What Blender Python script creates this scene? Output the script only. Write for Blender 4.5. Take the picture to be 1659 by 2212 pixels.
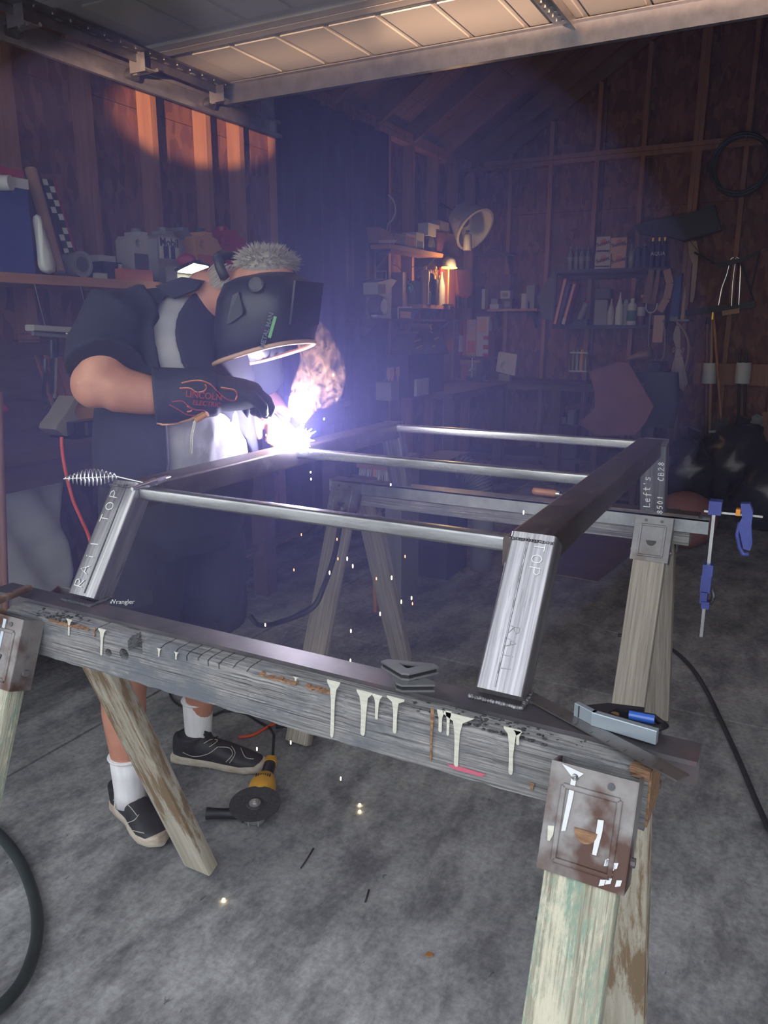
import bpy, bmesh, math, random
import numpy as np
from mathutils import Vector, Matrix, Quaternion
random.seed(7)
scn = bpy.context.scene
for _o in list(bpy.data.objects): bpy.data.objects.remove(_o, do_unlink=True)
COL = scn.collection
R = math.radians

# ------------------------------------------------------------------ camera
W, HH, F = 1659.0, 2212.0, 1665.0
CAM_H, PITCH, YAW = 1.42, R(13.7), R(28.2)
cd = bpy.data.cameras.new('camera'); cam = bpy.data.objects.new('camera', cd); COL.objects.link(cam)
cam.location = (0, 0, CAM_H); cam.rotation_euler = (R(90) - PITCH, 0, YAW)
cd.sensor_fit = 'VERTICAL'; cd.sensor_height = 36.0; cd.lens = F / HH * 36.0
cd.clip_start = 0.02; cd.clip_end = 200
scn.camera = cam

# ------------------------------------------------------------------ world, daylight, exposure
SKY = 1.70
world = bpy.data.worlds.new('sky'); scn.world = world; world.use_nodes = True
bgn = world.node_tree.nodes['Background']
bgn.inputs[0].default_value = (0.90, 0.95, 1.0, 1); bgn.inputs[1].default_value = SKY
vs = scn.view_settings
vs.view_transform = 'Standard'; vs.look = 'None'; vs.exposure = 0.6; vs.gamma = 1.0; vs.use_curve_mapping = False
cy = scn.cycles
cy.max_bounces = 4; cy.diffuse_bounces = 2; cy.glossy_bounces = 2; cy.transmission_bounces = 3; cy.volume_bounces = 0; cy.transparent_max_bounces = 12
cy.caustics_reflective = False; cy.caustics_refractive = False; cy.sample_clamp_indirect = 4.0; cy.use_light_tree = False; cy.volume_step_rate = 3.0; cy.volume_max_steps = 128
# low evening sun glancing off a parked car's windscreen on the drive, thrown up under the open door and onto the left wall
def glint(name, aim, half_w, half_h, power, roll=0.0):
    l = bpy.data.lights.new(name, 'SPOT'); o = bpy.data.objects.new(name, l); COL.objects.link(o)
    l.energy = power; l.color = (1.0, 0.60, 0.38); l.spot_size = R(2 * half_w); l.spot_blend = 0.04; l.shadow_soft_size = 0.04
    o.location = (2.6, -6.5, 0.55); q = (Vector(aim) - o.location).to_track_quat('-Z', 'Y'); o.rotation_euler = (q @ Quaternion((0, 0, 1), roll)).to_euler()
    o.scale = (1.0, math.tan(R(half_h)) / math.tan(R(half_w)), 1.0)
glint('windscreen_glint', (0.06, 2.60, 2.46), 8.3, 0.52, 17000, R(4.2))
glint('door_strip_glint', (-1.72, 2.845, 2.46), 4.6, 0.17, 17000, R(4.2))  # second spot added to shape the narrow lit strip and shadow edge on the door
glint('wall_patch_glint', (-2.95, 3.40, 2.44), 1.6, 0.95, 7500, R(-14))  # separate spot added to shape the lit patch on the left wall
ARC = Vector((-1.165, 1.690, 1.120))
al = bpy.data.lights.new('welding_arc_light', 'POINT'); alo = bpy.data.objects.new('welding_arc_light', al); COL.objects.link(alo)
al.energy = 24; al.color = (0.78, 0.72, 1.0); al.shadow_soft_size = 0.02; alo.location = ARC + Vector((0.0, -0.005, 0.03))

# ------------------------------------------------------------------ pixel of the photograph -> point in the garage
_cp, _sp = math.cos(PITCH), math.sin(PITCH)
FW = Vector((-math.sin(YAW) * _cp, math.cos(YAW) * _cp, -_sp)); RT = Vector((math.cos(YAW), math.sin(YAW), 0)); UP = RT.cross(FW)
C0 = Vector((0, 0, CAM_H))
def ray(x, y): return FW + RT * ((x - W / 2) / F) - UP * ((y - HH / 2) / F)
def PZ(x, y, z): d = ray(x, y); return C0 + d * ((z - CAM_H) / d.z)
def PY(x, y, Y): d = ray(x, y); return C0 + d * (Y / d.y)
def PX(x, y, X): d = ray(x, y); return C0 + d * (X / d.x)

# ------------------------------------------------------------------ materials
MATS = {}
def M(name, c1, c2=None, rough=0.6, metal=0.0, scale=12.0, bump=0.0, stretch=(1, 1, 1), detail=6.0, lo=0.35, hi=0.65,
      c3=None, s3=40.0, t3=(0.6, 0.7), emit=0.0, alpha=1.0, trans=0.0, rvar=0.0, spec=0.5, bscale=None, dist=0.0, coat=0.0):
    """noise-driven colour between c1 and c2, optional speckle colour c3, optional fine relief"""
    if name in MATS: return MATS[name]
    m = bpy.data.materials.new(name); m.use_nodes = True; nt = m.node_tree; N = nt.nodes; L = nt.links
    b = N['Principled BSDF']
    b.inputs['Roughness'].default_value = rough; b.inputs['Metallic'].default_value = metal
    b.inputs['Specular IOR Level'].default_value = spec
    if trans: b.inputs['Transmission Weight'].default_value = trans
    if coat: b.inputs['Coat Weight'].default_value = coat
    if alpha < 1: b.inputs['Alpha'].default_value = alpha
    c1 = tuple(c1) + (1,); b.inputs['Base Color'].default_value = c1
    if emit: b.inputs['Emission Color'].default_value = c1; b.inputs['Emission Strength'].default_value = emit
    if c2 is not None or bump or c3 is not None or rvar:
        tc = N.new('ShaderNodeTexCoord'); mp = N.new('ShaderNodeMapping'); mp.inputs['Scale'].default_value = stretch
        L.new(tc.outputs['Object'], mp.inputs[0])
        no = N.new('ShaderNodeTexNoise'); no.inputs['Scale'].default_value = scale; no.inputs['Detail'].default_value = detail
        no.inputs['Roughness'].default_value = 0.62; no.inputs['Distortion'].default_value = dist
        L.new(mp.outputs[0], no.inputs['Vector'])
        col = None
        if c2 is not None:
            rp = N.new('ShaderNodeValToRGB'); e = rp.color_ramp.elements
            e[0].position = lo; e[0].color = c1; e[1].position = hi; e[1].color = tuple(c2) + (1,)
            L.new(no.outputs['Fac'], rp.inputs[0]); col = rp.outputs[0]
        if c3 is not None:
            n3 = N.new('ShaderNodeTexNoise'); n3.inputs['Scale'].default_value = s3; n3.inputs['Detail'].default_value = 4
            L.new(mp.outputs[0], n3.inputs['Vector'])
            r3 = N.new('ShaderNodeValToRGB'); r3.color_ramp.elements[0].position = t3[0]; r3.color_ramp.elements[1].position = t3[1]
            L.new(n3.outputs['Fac'], r3.inputs[0])
            mx = N.new('ShaderNodeMix'); mx.data_type = 'RGBA'; L.new(r3.outputs[0], mx.inputs['Factor'])
            if col: L.new(col, mx.inputs[6])
            else: mx.inputs[6].default_value = c1
            mx.inputs[7].default_value = tuple(c3) + (1,); col = mx.outputs[2]
        if col: L.new(col, b.inputs['Base Color'])
        if rvar:
            mr = N.new('ShaderNodeMapRange'); mr.inputs[3].default_value = max(0.03, rough - rvar); mr.inputs[4].default_value = min(1, rough + rvar)
            L.new(no.outputs['Fac'], mr.inputs[0]); L.new(mr.outputs[0], b.inputs['Roughness'])
        if bump:
            bp = N.new('ShaderNodeBump'); bp.inputs['Strength'].default_value = bump; bp.inputs['Distance'].default_value = 0.01
            src = no
            if bscale:
                src = N.new('ShaderNodeTexNoise'); src.inputs['Scale'].default_value = bscale; src.inputs['Detail'].default_value = 5
                L.new(mp.outputs[0], src.inputs['Vector'])
            L.new(src.outputs['Fac'], bp.inputs['Height']); L.new(bp.outputs[0], b.inputs['Normal'])
    MATS[name] = m; return m

def osb_mat(name, a, b_, c):
    m = bpy.data.materials.new(name); m.use_nodes = True; nt = m.node_tree; N = nt.nodes; L = nt.links
    bs = N['Principled BSDF']; bs.inputs['Roughness'].default_value = 0.8
    tc = N.new('ShaderNodeTexCoord'); mp = N.new('ShaderNodeMapping'); mp.inputs['Scale'].default_value = (26, 26, 11)
    L.new(tc.outputs['Object'], mp.inputs[0])
    n0 = N.new('ShaderNodeTexNoise'); n0.inputs['Scale'].default_value = 0.9; n0.inputs['Detail'].default_value = 2
    L.new(mp.outputs[0], n0.inputs['Vector'])
    ad = N.new('ShaderNodeMix'); ad.data_type = 'RGBA'; ad.inputs['Factor'].default_value = 0.5
    L.new(mp.outputs[0], ad.inputs[6]); L.new(n0.outputs['Color'], ad.inputs[7])
    v = N.new('ShaderNodeTexVoronoi'); v.inputs['Scale'].default_value = 2.2; v.inputs['Randomness'].default_value = 1
    L.new(ad.outputs[2], v.inputs['Vector'])
    sx = N.new('ShaderNodeSeparateColor'); L.new(v.outputs['Color'], sx.inputs[0])
    rp = N.new('ShaderNodeValToRGB'); e = rp.color_ramp.elements
    e[0].color = tuple(a) + (1,); e[1].color = tuple(c) + (1,); e2 = rp.color_ramp.elements.new(0.5); e2.color = tuple(b_) + (1,)
    L.new(sx.outputs[0], rp.inputs[0]); L.new(rp.outputs[0], bs.inputs['Base Color'])
    bp = N.new('ShaderNodeBump'); bp.inputs['Strength'].default_value = 0.25; L.new(sx.outputs[1], bp.inputs['Height']); L.new(bp.outputs[0], bs.inputs['Normal'])
    MATS[name] = m; return m

def weathered(name, base, dark, flake, flake_t=(0.50, 0.58), grain=(1.5, 60, 60), axis_scale=1.0, flake2=None, f2t=(0.55, 0.62), bump=0.6, fscale=7.0, fstretch=(1, 1, 1)):
    """grey weathered lumber: long grain along X, patches of worn paint"""
    m = bpy.data.materials.new(name); m.use_nodes = True; nt = m.node_tree; N = nt.nodes; L = nt.links
    bs = N['Principled BSDF']; bs.inputs['Roughness'].default_value = 0.85; bs.inputs['Specular IOR Level'].default_value = 0.25
    tc = N.new('ShaderNodeTexCoord'); mp = N.new('ShaderNodeMapping'); mp.inputs['Scale'].default_value = grain
    L.new(tc.outputs['Object'], mp.inputs[0])
    g = N.new('ShaderNodeTexNoise'); g.inputs['Scale'].default_value = 2.0 * axis_scale; g.inputs['Detail'].default_value = 8; g.inputs['Roughness'].default_value = 0.7
    L.new(mp.outputs[0], g.inputs['Vector'])
    r1 = N.new('ShaderNodeValToRGB'); e = r1.color_ramp.elements; e[0].position = 0.36; e[0].color = tuple(dark) + (1,); e[1].position = 0.62; e[1].color = tuple(base) + (1,)
    L.new(g.outputs['Fac'], r1.inputs[0]); col = r1.outputs[0]
    mpf = N.new('ShaderNodeMapping'); mpf.inputs['Scale'].default_value = fstretch; L.new(tc.outputs['Object'], mpf.inputs[0])
    def patch(col, c, t, sc, seed):
        n = N.new('ShaderNodeTexNoise'); n.inputs['Scale'].default_value = sc; n.inputs['Detail'].default_value = 9; n.inputs['Roughness'].default_value = 0.72
        n.noise_dimensions = '4D'; n.inputs['W'].default_value = seed
        L.new(mpf.outputs[0], n.inputs['Vector'])
        am = N.new('ShaderNodeMath'); am.operation = 'MULTIPLY_ADD'; am.inputs[1].default_value = 0.35; L.new(g.outputs['Fac'], am.inputs[0])
        sb = N.new('ShaderNodeMath'); sb.operation = 'SUBTRACT'; sb.inputs[1].default_value = 0.175; L.new(n.outputs['Fac'], am.inputs[2]); L.new(am.outputs[0], sb.inputs[0])
        r = N.new('ShaderNodeValToRGB'); r.color_ramp.elements[0].position = t[0]; r.color_ramp.elements[1].position = t[1]; L.new(sb.outputs[0], r.inputs[0])
        mx = N.new('ShaderNodeMix'); mx.data_type = 'RGBA'; L.new(r.outputs[0], mx.inputs['Factor']); L.new(col, mx.inputs[6]); mx.inputs[7].default_value = tuple(c) + (1,)
        return mx.outputs[2]
    if flake is not None: col = patch(col, flake, flake_t, fscale, 1.0)
    if flake2 is not None: col = patch(col, flake2, f2t, fscale * 1.4, 9.0)
    L.new(col, bs.inputs['Base Color'])
    bp = N.new('ShaderNodeBump'); bp.inputs['Strength'].default_value = bump; bp.inputs['Distance'].default_value = 0.004
    L.new(g.outputs['Fac'], bp.inputs['Height']); L.new(bp.outputs[0], bs.inputs['Normal'])
    MATS[name] = m; return m

def concrete_mat(name, k=1.0):
    m = bpy.data.materials.new(name); m.use_nodes = True; nt = m.node_tree; N = nt.nodes; L = nt.links
    bs = N['Principled BSDF']; bs.inputs['Roughness'].default_value = 0.72; bs.inputs['Specular IOR Level'].default_value = 0.35
    tc = N.new('ShaderNodeTexCoord')
    def noise(sc, det, stretch=(1, 1, 1), rot=0.0, ro=0.65):
        mp = N.new('ShaderNodeMapping'); mp.inputs['Scale'].default_value = stretch; mp.inputs['Rotation'].default_value = (0, 0, rot)
        L.new(tc.outputs['Object'], mp.inputs[0])
        n = N.new('ShaderNodeTexNoise'); n.inputs['Scale'].default_value = sc; n.inputs['Detail'].default_value = det; n.inputs['Roughness'].default_value = ro
        L.new(mp.outputs[0], n.inputs['Vector']); return n.outputs['Fac']
    def ramp(f, p0, c0, p1, c1):
        r = N.new('ShaderNodeValToRGB'); e = r.color_ramp.elements; e[0].position = p0; e[0].color = c0 + (1,); e[1].position = p1; e[1].color = c1 + (1,)
        L.new(f, r.inputs[0]); return r.outputs[0]
    def mix(fac, a, b, mode='MIX'):
        x = N.new('ShaderNodeMix'); x.data_type = 'RGBA'; x.blend_type = mode
        if isinstance(fac, float): x.inputs['Factor'].default_value = fac
        else: L.new(fac, x.inputs['Factor'])
        L.new(a, x.inputs[6]); L.new(b, x.inputs[7]); return x.outputs[2]
    base = ramp(noise(2.2, 5, (1, 1, 1), 0.4, 0.7), 0.33, (0.115 * k, 0.118 * k, 0.122 * k), 0.67, (0.235 * k, 0.238 * k, 0.24 * k))
    stains = ramp(noise(7, 5, (1, 0.45, 1), 0.7, 0.75), 0.38, (0.42, 0.42, 0.44), 0.58, (1.0, 1.0, 1.0))
    c = mix(0.88, base, stains, 'MULTIPLY')
    fleck = ramp(noise(55, 3, (1, 1, 1), 0, 0.7), 0.36, (0.55, 0.55, 0.56), 0.60, (1.08, 1.08, 1.08))
    c = mix(0.55, c, fleck, 'MULTIPLY')
    pits = ramp(noise(26, 3, (1, 0.5, 1), 1.0), 0.27, (0.3, 0.29, 0.3), 0.31, (1, 1, 1))
    c = mix(0.8, c, pits, 'MULTIPLY')
    lime = ramp(noise(4.5, 5, (1, 1, 1), 0.2, 0.78), 0.60, (0, 0, 0), 0.70, (0.10, 0.10, 0.105))
    c = mix(1.0, c, lime, 'ADD')
    L.new(c, bs.inputs['Base Color'])
    bp = N.new('ShaderNodeBump'); bp.inputs['Strength'].default_value = 0.07; bp.inputs['Distance'].default_value = 0.01
    L.new(noise(45, 3), bp.inputs['Height']); L.new(bp.outputs[0], bs.inputs['Normal'])
    MATS[name] = m; return m

# ------------------------------------------------------------------ mesh building
class MB:
    def __init__(s): s.bm = bmesh.new()
    def verts_faces(s, vs_, fs):
        v = [s.bm.verts.new(p) for p in vs_]
        for f in fs:
            try: s.bm.faces.new([v[i] for i in f])
            except ValueError: pass
        return s
    def box(s, c, d, rot=None):
        c = Vector(c); x, y, z = d[0] / 2, d[1] / 2, d[2] / 2
        P = [Vector(q) for q in ((-x, -y, -z), (x, -y, -z), (x, y, -z), (-x, y, -z), (-x, -y, z), (x, -y, z), (x, y, z), (-x, y, z))]
        if rot is not None: P = [rot @ p for p in P]
        return s.verts_faces([p + c for p in P], [(3, 2, 1, 0), (4, 5, 6, 7), (0, 1, 5, 4), (1, 2, 6, 5), (2, 3, 7, 6), (3, 0, 4, 7)])
    def bb(s, lo, hi):
        lo = Vector(lo); hi = Vector(hi); return s.box((lo + hi) / 2, hi - lo)
    def bar(s, p0, p1, w, t, up=(0, 0, 1), r=0.0, n=3):
        """solid bar from p0 to p1: w across, t along 'up', corner radius r"""
        p0 = Vector(p0); p1 = Vector(p1); a = (p1 - p0).normalized(); u = Vector(up); sd = a.cross(u).normalized(); u = sd.cross(a).normalized()
        if r <= 0: prof = [(-w / 2, -t / 2), (w / 2, -t / 2), (w / 2, t / 2), (-w / 2, t / 2)]
        else:
            prof = []
            for cx, cy, a0 in ((w / 2 - r, -t / 2 + r, -90), (w / 2 - r, t / 2 - r, 0), (-w / 2 + r, t / 2 - r, 90), (-w / 2 + r, -t / 2 + r, 180)):
                for k in range(n + 1):
                    q = R(a0 + 90 * k / n); prof.append((cx + r * math.cos(q), cy + r * math.sin(q)))
        m = len(prof); A = [p0 + sd * x + u * y for x, y in prof]; B = [p1 + sd * x + u * y for x, y in prof]
        return s.verts_faces(A + B, [tuple(range(m))[::-1], tuple(range(m, 2 * m))] + [(i, (i + 1) % m, m + (i + 1) % m, m + i) for i in range(m)])
    def prism(s, pts, d):
        """flat polygon (3-D points) swept by the vector d"""
        d = Vector(d); A = [Vector(p) for p in pts]; m = len(A); B = [p + d for p in A]
        return s.verts_faces(A + B, [tuple(range(m))[::-1], tuple(range(m, 2 * m))] + [(i, (i + 1) % m, m + (i + 1) % m, m + i) for i in range(m)])
    def cyl(s, p0, p1, r0, r1=None, n=16):
        r1 = r0 if r1 is None else r1; p0 = Vector(p0); p1 = Vector(p1); a = (p1 - p0).normalized()
        sd = a.cross(Vector((0, 0, 1)) if abs(a.z) < 0.9 else Vector((1, 0, 0))).normalized(); u = sd.cross(a)
        A = []; B = []
        for i in range(n):
            q = 2 * math.pi * i / n; dv = sd * math.cos(q) + u * math.sin(q); A.append(p0 + dv * r0); B.append(p1 + dv * r1)
        return s.verts_faces(A + B, [tuple(range(n))[::-1], tuple(range(n, 2 * n))] + [(i, (i + 1) % n, n + (i + 1) % n, n + i) for i in range(n)])
    def tube(s, pts, r, n=8, closed=False):
        pts = [Vector(p) for p in pts]; m = len(pts); rr = r if isinstance(r, (list, tuple)) else [r] * m
        prev = None; rings = []
        for i, p in enumerate(pts):
            if closed: t = pts[(i + 1) % m] - pts[i - 1]
            else: t = pts[min(i + 1, m - 1)] - pts[max(i - 1, 0)]
            t.normalize()
            if prev is None: nn = t.cross(Vector((0, 0, 1)) if abs(t.z) < 0.9 else Vector((1, 0, 0))).normalized()
            else:
                nn = (prev - t * prev.dot(t))
                nn = nn.normalized() if nn.length > 1e-6 else t.orthogonal().normalized()
            prev = nn; b = t.cross(nn)
            rings.append([s.bm.verts.new(p + (nn * math.cos(2 * math.pi * k / n) + b * math.sin(2 * math.pi * k / n)) * rr[i]) for k in range(n)])
        for i in range(m if closed else m - 1):
            A = rings[i]; B = rings[(i + 1) % m]
            for k in range(n):
                try: s.bm.faces.new((A[k], A[(k + 1) % n], B[(k + 1) % n], B[k]))
                except ValueError: pass
        if not closed:
            s.bm.faces.new(rings[0][::-1]); s.bm.faces.new(rings[-1])
        return s
    def lathe(s, c, prof, n=20, axis=(0, 0, 1)):
        """prof: (radius, height) pairs up the axis from c"""
        c = Vector(c); ax = Vector(axis).normalized(); q = Vector((0, 0, 1)).rotation_difference(ax); rings = []
        for r, h in prof:
            if r < 1e-6: rings.append([s.bm.verts.new(c + q @ Vector((0, 0, h)))])
            else: rings.append([s.bm.verts.new(c + q @ Vector((r * math.cos(2 * math.pi * k / n), r * math.sin(2 * math.pi * k / n), h))) for k in range(n)])
        for A, B in zip(rings, rings[1:]):
            for k in range(n):
                a0, a1 = (A[0], A[0]) if len(A) == 1 else (A[k], A[(k + 1) % n]); b0, b1 = (B[0], B[0]) if len(B) == 1 else (B[k], B[(k + 1) % n])
                f = [a0]
                for v in (a1, b1, b0):
                    if v not in f: f.append(v)
                if len(f) > 2:
                    try: s.bm.faces.new(f)
                    except ValueError: pass
        for rg, rev in ((rings[0], True), (rings[-1], False)):
            if len(rg) > 2:
                try: s.bm.faces.new(rg[::-1] if rev else rg)
                except ValueError: pass
        return s
    def loft(s, secs, n=20, sup=2.0):
        """secs: (centre, side vector, up vector) rings, closed at both ends; sup>2 squares the section"""
        rings = []
        for c, a, b in secs:
            c = Vector(c); a = Vector(a); b = Vector(b); rg = []
            for k in range(n):
                q = 2 * math.pi * k / n; cx, cy = math.cos(q), math.sin(q)
                if sup != 2.0: cx = math.copysign(abs(cx) ** (2 / sup), cx); cy = math.copysign(abs(cy) ** (2 / sup), cy)
                rg.append(s.bm.verts.new(c + a * cx + b * cy))
            rings.append(rg)
        for A, B in zip(rings, rings[1:]):
            for k in range(n): s.bm.faces.new((A[k], A[(k + 1) % n], B[(k + 1) % n], B[k]))
        s.bm.faces.new(rings[0][::-1]); s.bm.faces.new(rings[-1]); return s
    def ell(s, c, r, rot=None, u=20, v=12):
        c = Vector(c); prof = [(math.sin(math.pi * i / v), -math.cos(math.pi * i / v)) for i in range(v + 1)]; rings = []
        for rad, h in prof:
            ring = []
            for k in range(u if rad > 1e-6 else 1):
                p = Vector((rad * math.cos(2 * math.pi * k / u) * r[0], rad * math.sin(2 * math.pi * k / u) * r[1], h * r[2]))
                if rot is not None: p = rot @ p
                ring.append(s.bm.verts.new(c + p))
            rings.append(ring)
        for A, B in zip(rings, rings[1:]):
            for k in range(u):
                f = [A[k % len(A)], A[(k + 1) % len(A)], B[(k + 1) % len(B)], B[k % len(B)]]; g = []
                for x in f:
                    if x not in g: g.append(x)
                if len(g) > 2: s.bm.faces.new(g)
        return s
    def jitter(s, a):
        for v in s.bm.verts: v.co += Vector((random.uniform(-a, a), random.uniform(-a, a), random.uniform(-a, a)))
        return s
    def bevel(s, w, seg=2, ang=30):
        es = [e for e in s.bm.edges if len(e.link_faces) == 2 and e.calc_face_angle(0) > R(ang)]
        bmesh.ops.bevel(s.bm, geom=es, offset=w, segments=seg, affect='EDGES', profile=0.5); return s
    def mesh(s, name, smooth=0):
        bmesh.ops.recalc_face_normals(s.bm, faces=s.bm.faces)
        me = bpy.data.meshes.new(name); s.bm.to_mesh(me); s.bm.free()
        if smooth:
            me.shade_smooth()
            if smooth < 180: me.set_sharp_from_angle(angle=R(smooth))
        return me
    def build(s, name, mat, parent=None, smooth=0, label=None, loc=None):
        return link(name, s.mesh(name, smooth), mat, parent, label, loc)

def local_bar(name, p0, p1, w, t, up, r, n, mat, parent, smooth=40):
    """a bar whose own Z axis runs along it, so grain and brushing follow its length"""
    p0 = Vector(p0); p1 = Vector(p1); a = (p1 - p0).normalized(); sd = a.cross(Vector(up)).normalized(); u = sd.cross(a).normalized()
    o = MB().bar((0, 0, 0), (0, 0, (p1 - p0).length), w, t, up=(0, 1, 0), r=r, n=n).build(name, mat, parent, smooth)
    X = -sd; o.location = p0; o.rotation_euler = Matrix(((X.x, u.x, a.x), (X.y, u.y, a.y), (X.z, u.z, a.z))).to_euler(); return o
def link(name, me, mat, parent=None, label=None, loc=None):
    o = bpy.data.objects.new(name, me); COL.objects.link(o)
    if mat is not None and not me.materials: me.materials.append(MATS[mat] if isinstance(mat, str) else mat)
    if parent is not None:
        o.parent = parent; o.matrix_parent_inverse = parent.matrix_basis.inverted()
    if loc is not None: o.location = loc
    if label: o['label'] = label
    return o
def thing(name, label, cat, loc=(0, 0, 0), group=None):
    o = bpy.data.objects.new(name, None); COL.objects.link(o); o.location = loc; o.empty_display_size = 0.05
    o['label'] = label; o['category'] = cat
    if group: o['group'] = group
    return o
def tag(o, label, cat, group=None):
    o['label'] = label; o['category'] = cat
    if group: o['group'] = group
    return o
def struct(o): o['kind'] = 'structure'; return o
def stuff(o): o['kind'] = 'stuff'; return o

def evaluate(me, mods):
    """run modifiers on a mesh and return the resulting mesh"""
    t = bpy.data.objects.new('tmp', me); COL.objects.link(t)
    for ty, kw in mods:
        md = t.modifiers.new('m', ty)
        for k, v in kw.items(): setattr(md, k, v)
    dg = bpy.context.evaluated_depsgraph_get(); ev = t.evaluated_get(dg)
    out = bpy.data.meshes.new_from_object(ev, depsgraph=dg)
    bpy.data.objects.remove(t, do_unlink=True); return out
def fuse(mb, voxel=0.008, smooth=6):
    """melt overlapping shapes into one continuous surface"""
    me = evaluate(mb.mesh('fuse'), [('REMESH', dict(mode='VOXEL', voxel_size=voxel)), ('SMOOTH', dict(iterations=smooth, factor=0.5))])
    me.shade_smooth(); return me
def cut(o, cutters):
    """cut holes"""
    tmp = []
    for mb in cutters:
        c = bpy.data.objects.new('cutter', mb.mesh('cutter')); COL.objects.link(c); tmp.append(c)
    for c in tmp:
        md = o.modifiers.new('cut', 'BOOLEAN'); md.operation = 'DIFFERENCE'; md.object = c; md.solver = 'EXACT'
    dg = bpy.context.evaluated_depsgraph_get(); ev = o.evaluated_get(dg); me = bpy.data.meshes.new_from_object(ev, depsgraph=dg)
    o.modifiers.clear(); o.data = me
    for c in tmp: bpy.data.objects.remove(c, do_unlink=True)
    return o
def text(name, s, p, size, x_dir, y_dir, mat, parent=None, ext=0.0006, bold=False, shear=0.0):
    """flat printed lettering standing on a surface"""
    cu = bpy.data.curves.new('t', 'FONT'); cu.body = s; cu.size = size; cu.extrude = ext; cu.align_x = 'CENTER'; cu.align_y = 'CENTER'; cu.shear = shear
    if bold: cu.offset = size * 0.02
    t = bpy.data.objects.new('t', cu); COL.objects.link(t)
    dg = bpy.context.evaluated_depsgraph_get(); me = bpy.data.meshes.new_from_object(t.evaluated_get(dg)); bpy.data.objects.remove(t, do_unlink=True)
    x = Vector(x_dir).normalized(); y = Vector(y_dir).normalized(); z = x.cross(y)
    mt = Matrix((( x.x, y.x, z.x, p[0]), (x.y, y.y, z.y, p[1]), (x.z, y.z, z.z, p[2]), (0, 0, 0, 1))); me.transform(mt); me.materials.clear()
    return link(name, me, mat, parent)
STROKES = {'T': [[(0, 1), (1, 1)], [(.5, 1), (.5, 0)]], 'O': [[(.5, 1), (.12, .8), (0, .45), (.2, .08), (.5, 0), (.85, .12), (1, .5), (.85, .85), (.5, 1)]],
           'P': [[(.05, 0), (.1, 1), (.7, 1), (.95, .75), (.7, .5), (.1, .45)]], 'R': [[(.05, 0), (.1, 1), (.7, 1), (.9, .75), (.65, .5), (.1, .45), (.95, 0)]],
           'A': [[(0, 0), (.5, 1), (1, 0)], [(.22, .4), (.8, .4)]], 'I': [[(.5, 1), (.5, 0)]], 'L': [[(.1, 1), (.1, 0), (.9, .05)]],
           'i': [[(.5, .6), (.5, 0)], [(.5, .85), (.55, .95)]], 'l': [[(.4, 1), (.5, 0)]], 'e': [[(0, .35), (.8, .4), (.6, .65), (.2, .6), (.05, .3), (.3, 0), (.8, .1)]],
           'f': [[(.9, .95), (.6, 1), (.45, .7), (.45, -.2)], [(.1, .5), (.85, .55)]], 't': [[(.5, 1), (.5, .1), (.8, 0)], [(.15, .65), (.85, .7)]],
           's': [[(.8, .6), (.3, .65), (.2, .45), (.75, .25), (.65, .02), (.1, .05)]], "'": [[(.5, 1), (.45, .75)]],
           '2': [[(.1, .8), (.5, 1), (.85, .75), (.1, 0), (.9, .02)]], '8': [[(.5, .52), (.15, .75), (.5, 1), (.85, .75), (.5, .52), (.1, .25), (.5, 0), (.9, .25), (.5, .52)]],
           '5': [[(.9, 1), (.25, 1), (.2, .55), (.7, .6), (.85, .3), (.5, 0), (.1, .1)]], '1': [[(.3, .8), (.55, 1), (.5, 0)]], 'C': [[(.9, .85), (.5, 1), (.1, .6), (.2, .1), (.6, 0), (.9, .15)]],
           'B': [[(.1, 0), (.1, 1), (.7, .9), (.75, .6), (.1, .5), (.85, .4), (.8, .08), (.1, 0)]], '0': [[(.5, 1), (.15, .6), (.3, .05), (.7, .1), (.85, .6), (.5, 1)]], ' ': []}
def chalk(s, p, xd, yd, size, parent, r=0.0012, adv=1.25, mat='chalk'):
    """hand-chalked letters, xd = reading direction, yd = letter up"""
    xd = Vector(xd).normalized(); yd = Vector(yd).normalized(); p = Vector(p); n = xd.cross(yd)
    for k, ch in enumerate(s):
        if not STROKES.get(ch): continue
        mb = MB()
        for st in STROKES[ch]:
            mb.tube([p + xd * (size * (k * adv + x * 0.8)) + yd * (size * y) + n * (0.0003) for x, y in st], r, 5)
        mb.build('chalk_letter', mat, parent)
def lerp(a, b, t): return a + (b - a) * t
# ================================================================== materials in use
osb_mat('osb', (0.105, 0.038, 0.021), (0.155, 0.060, 0.033), (0.215, 0.092, 0.050))
concrete_mat('concrete', 1.75)
M('joint_dirt', (0.02, 0.02, 0.022), rough=0.95)
M('stud_wood', (0.235, 0.105, 0.058), (0.32, 0.155, 0.085), scale=3, stretch=(9, 9, 0.9), bump=0.15, rough=0.75)
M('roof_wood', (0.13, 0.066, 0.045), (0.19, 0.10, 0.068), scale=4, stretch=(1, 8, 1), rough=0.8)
M('dark_tarp', (0.008, 0.008, 0.014), (0.014, 0.014, 0.022), scale=3, rough=0.7, bump=0.2)
M('plaster', (0.35, 0.33, 0.31), rough=0.9)
weathered('beam_wood', (0.40, 0.39, 0.385), (0.060, 0.062, 0.068), (0.145, 0.155, 0.175), (0.48, 0.62), (2.6, 90, 190), flake2=(0.56, 0.54, 0.49), f2t=(0.62, 0.74), bump=0.9, fscale=5.5, fstretch=(1, 2.2, 2.2))
weathered('mint_paint_wood', (0.56, 0.55, 0.44), (0.23, 0.205, 0.15), (0.235, 0.33, 0.26), (0.49, 0.57), (110, 110, 2.2), flake2=(0.60, 0.56, 0.44), f2t=(0.50, 0.60), bump=1.0, fscale=10, fstretch=(2.4, 2.4, 0.75))
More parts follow.
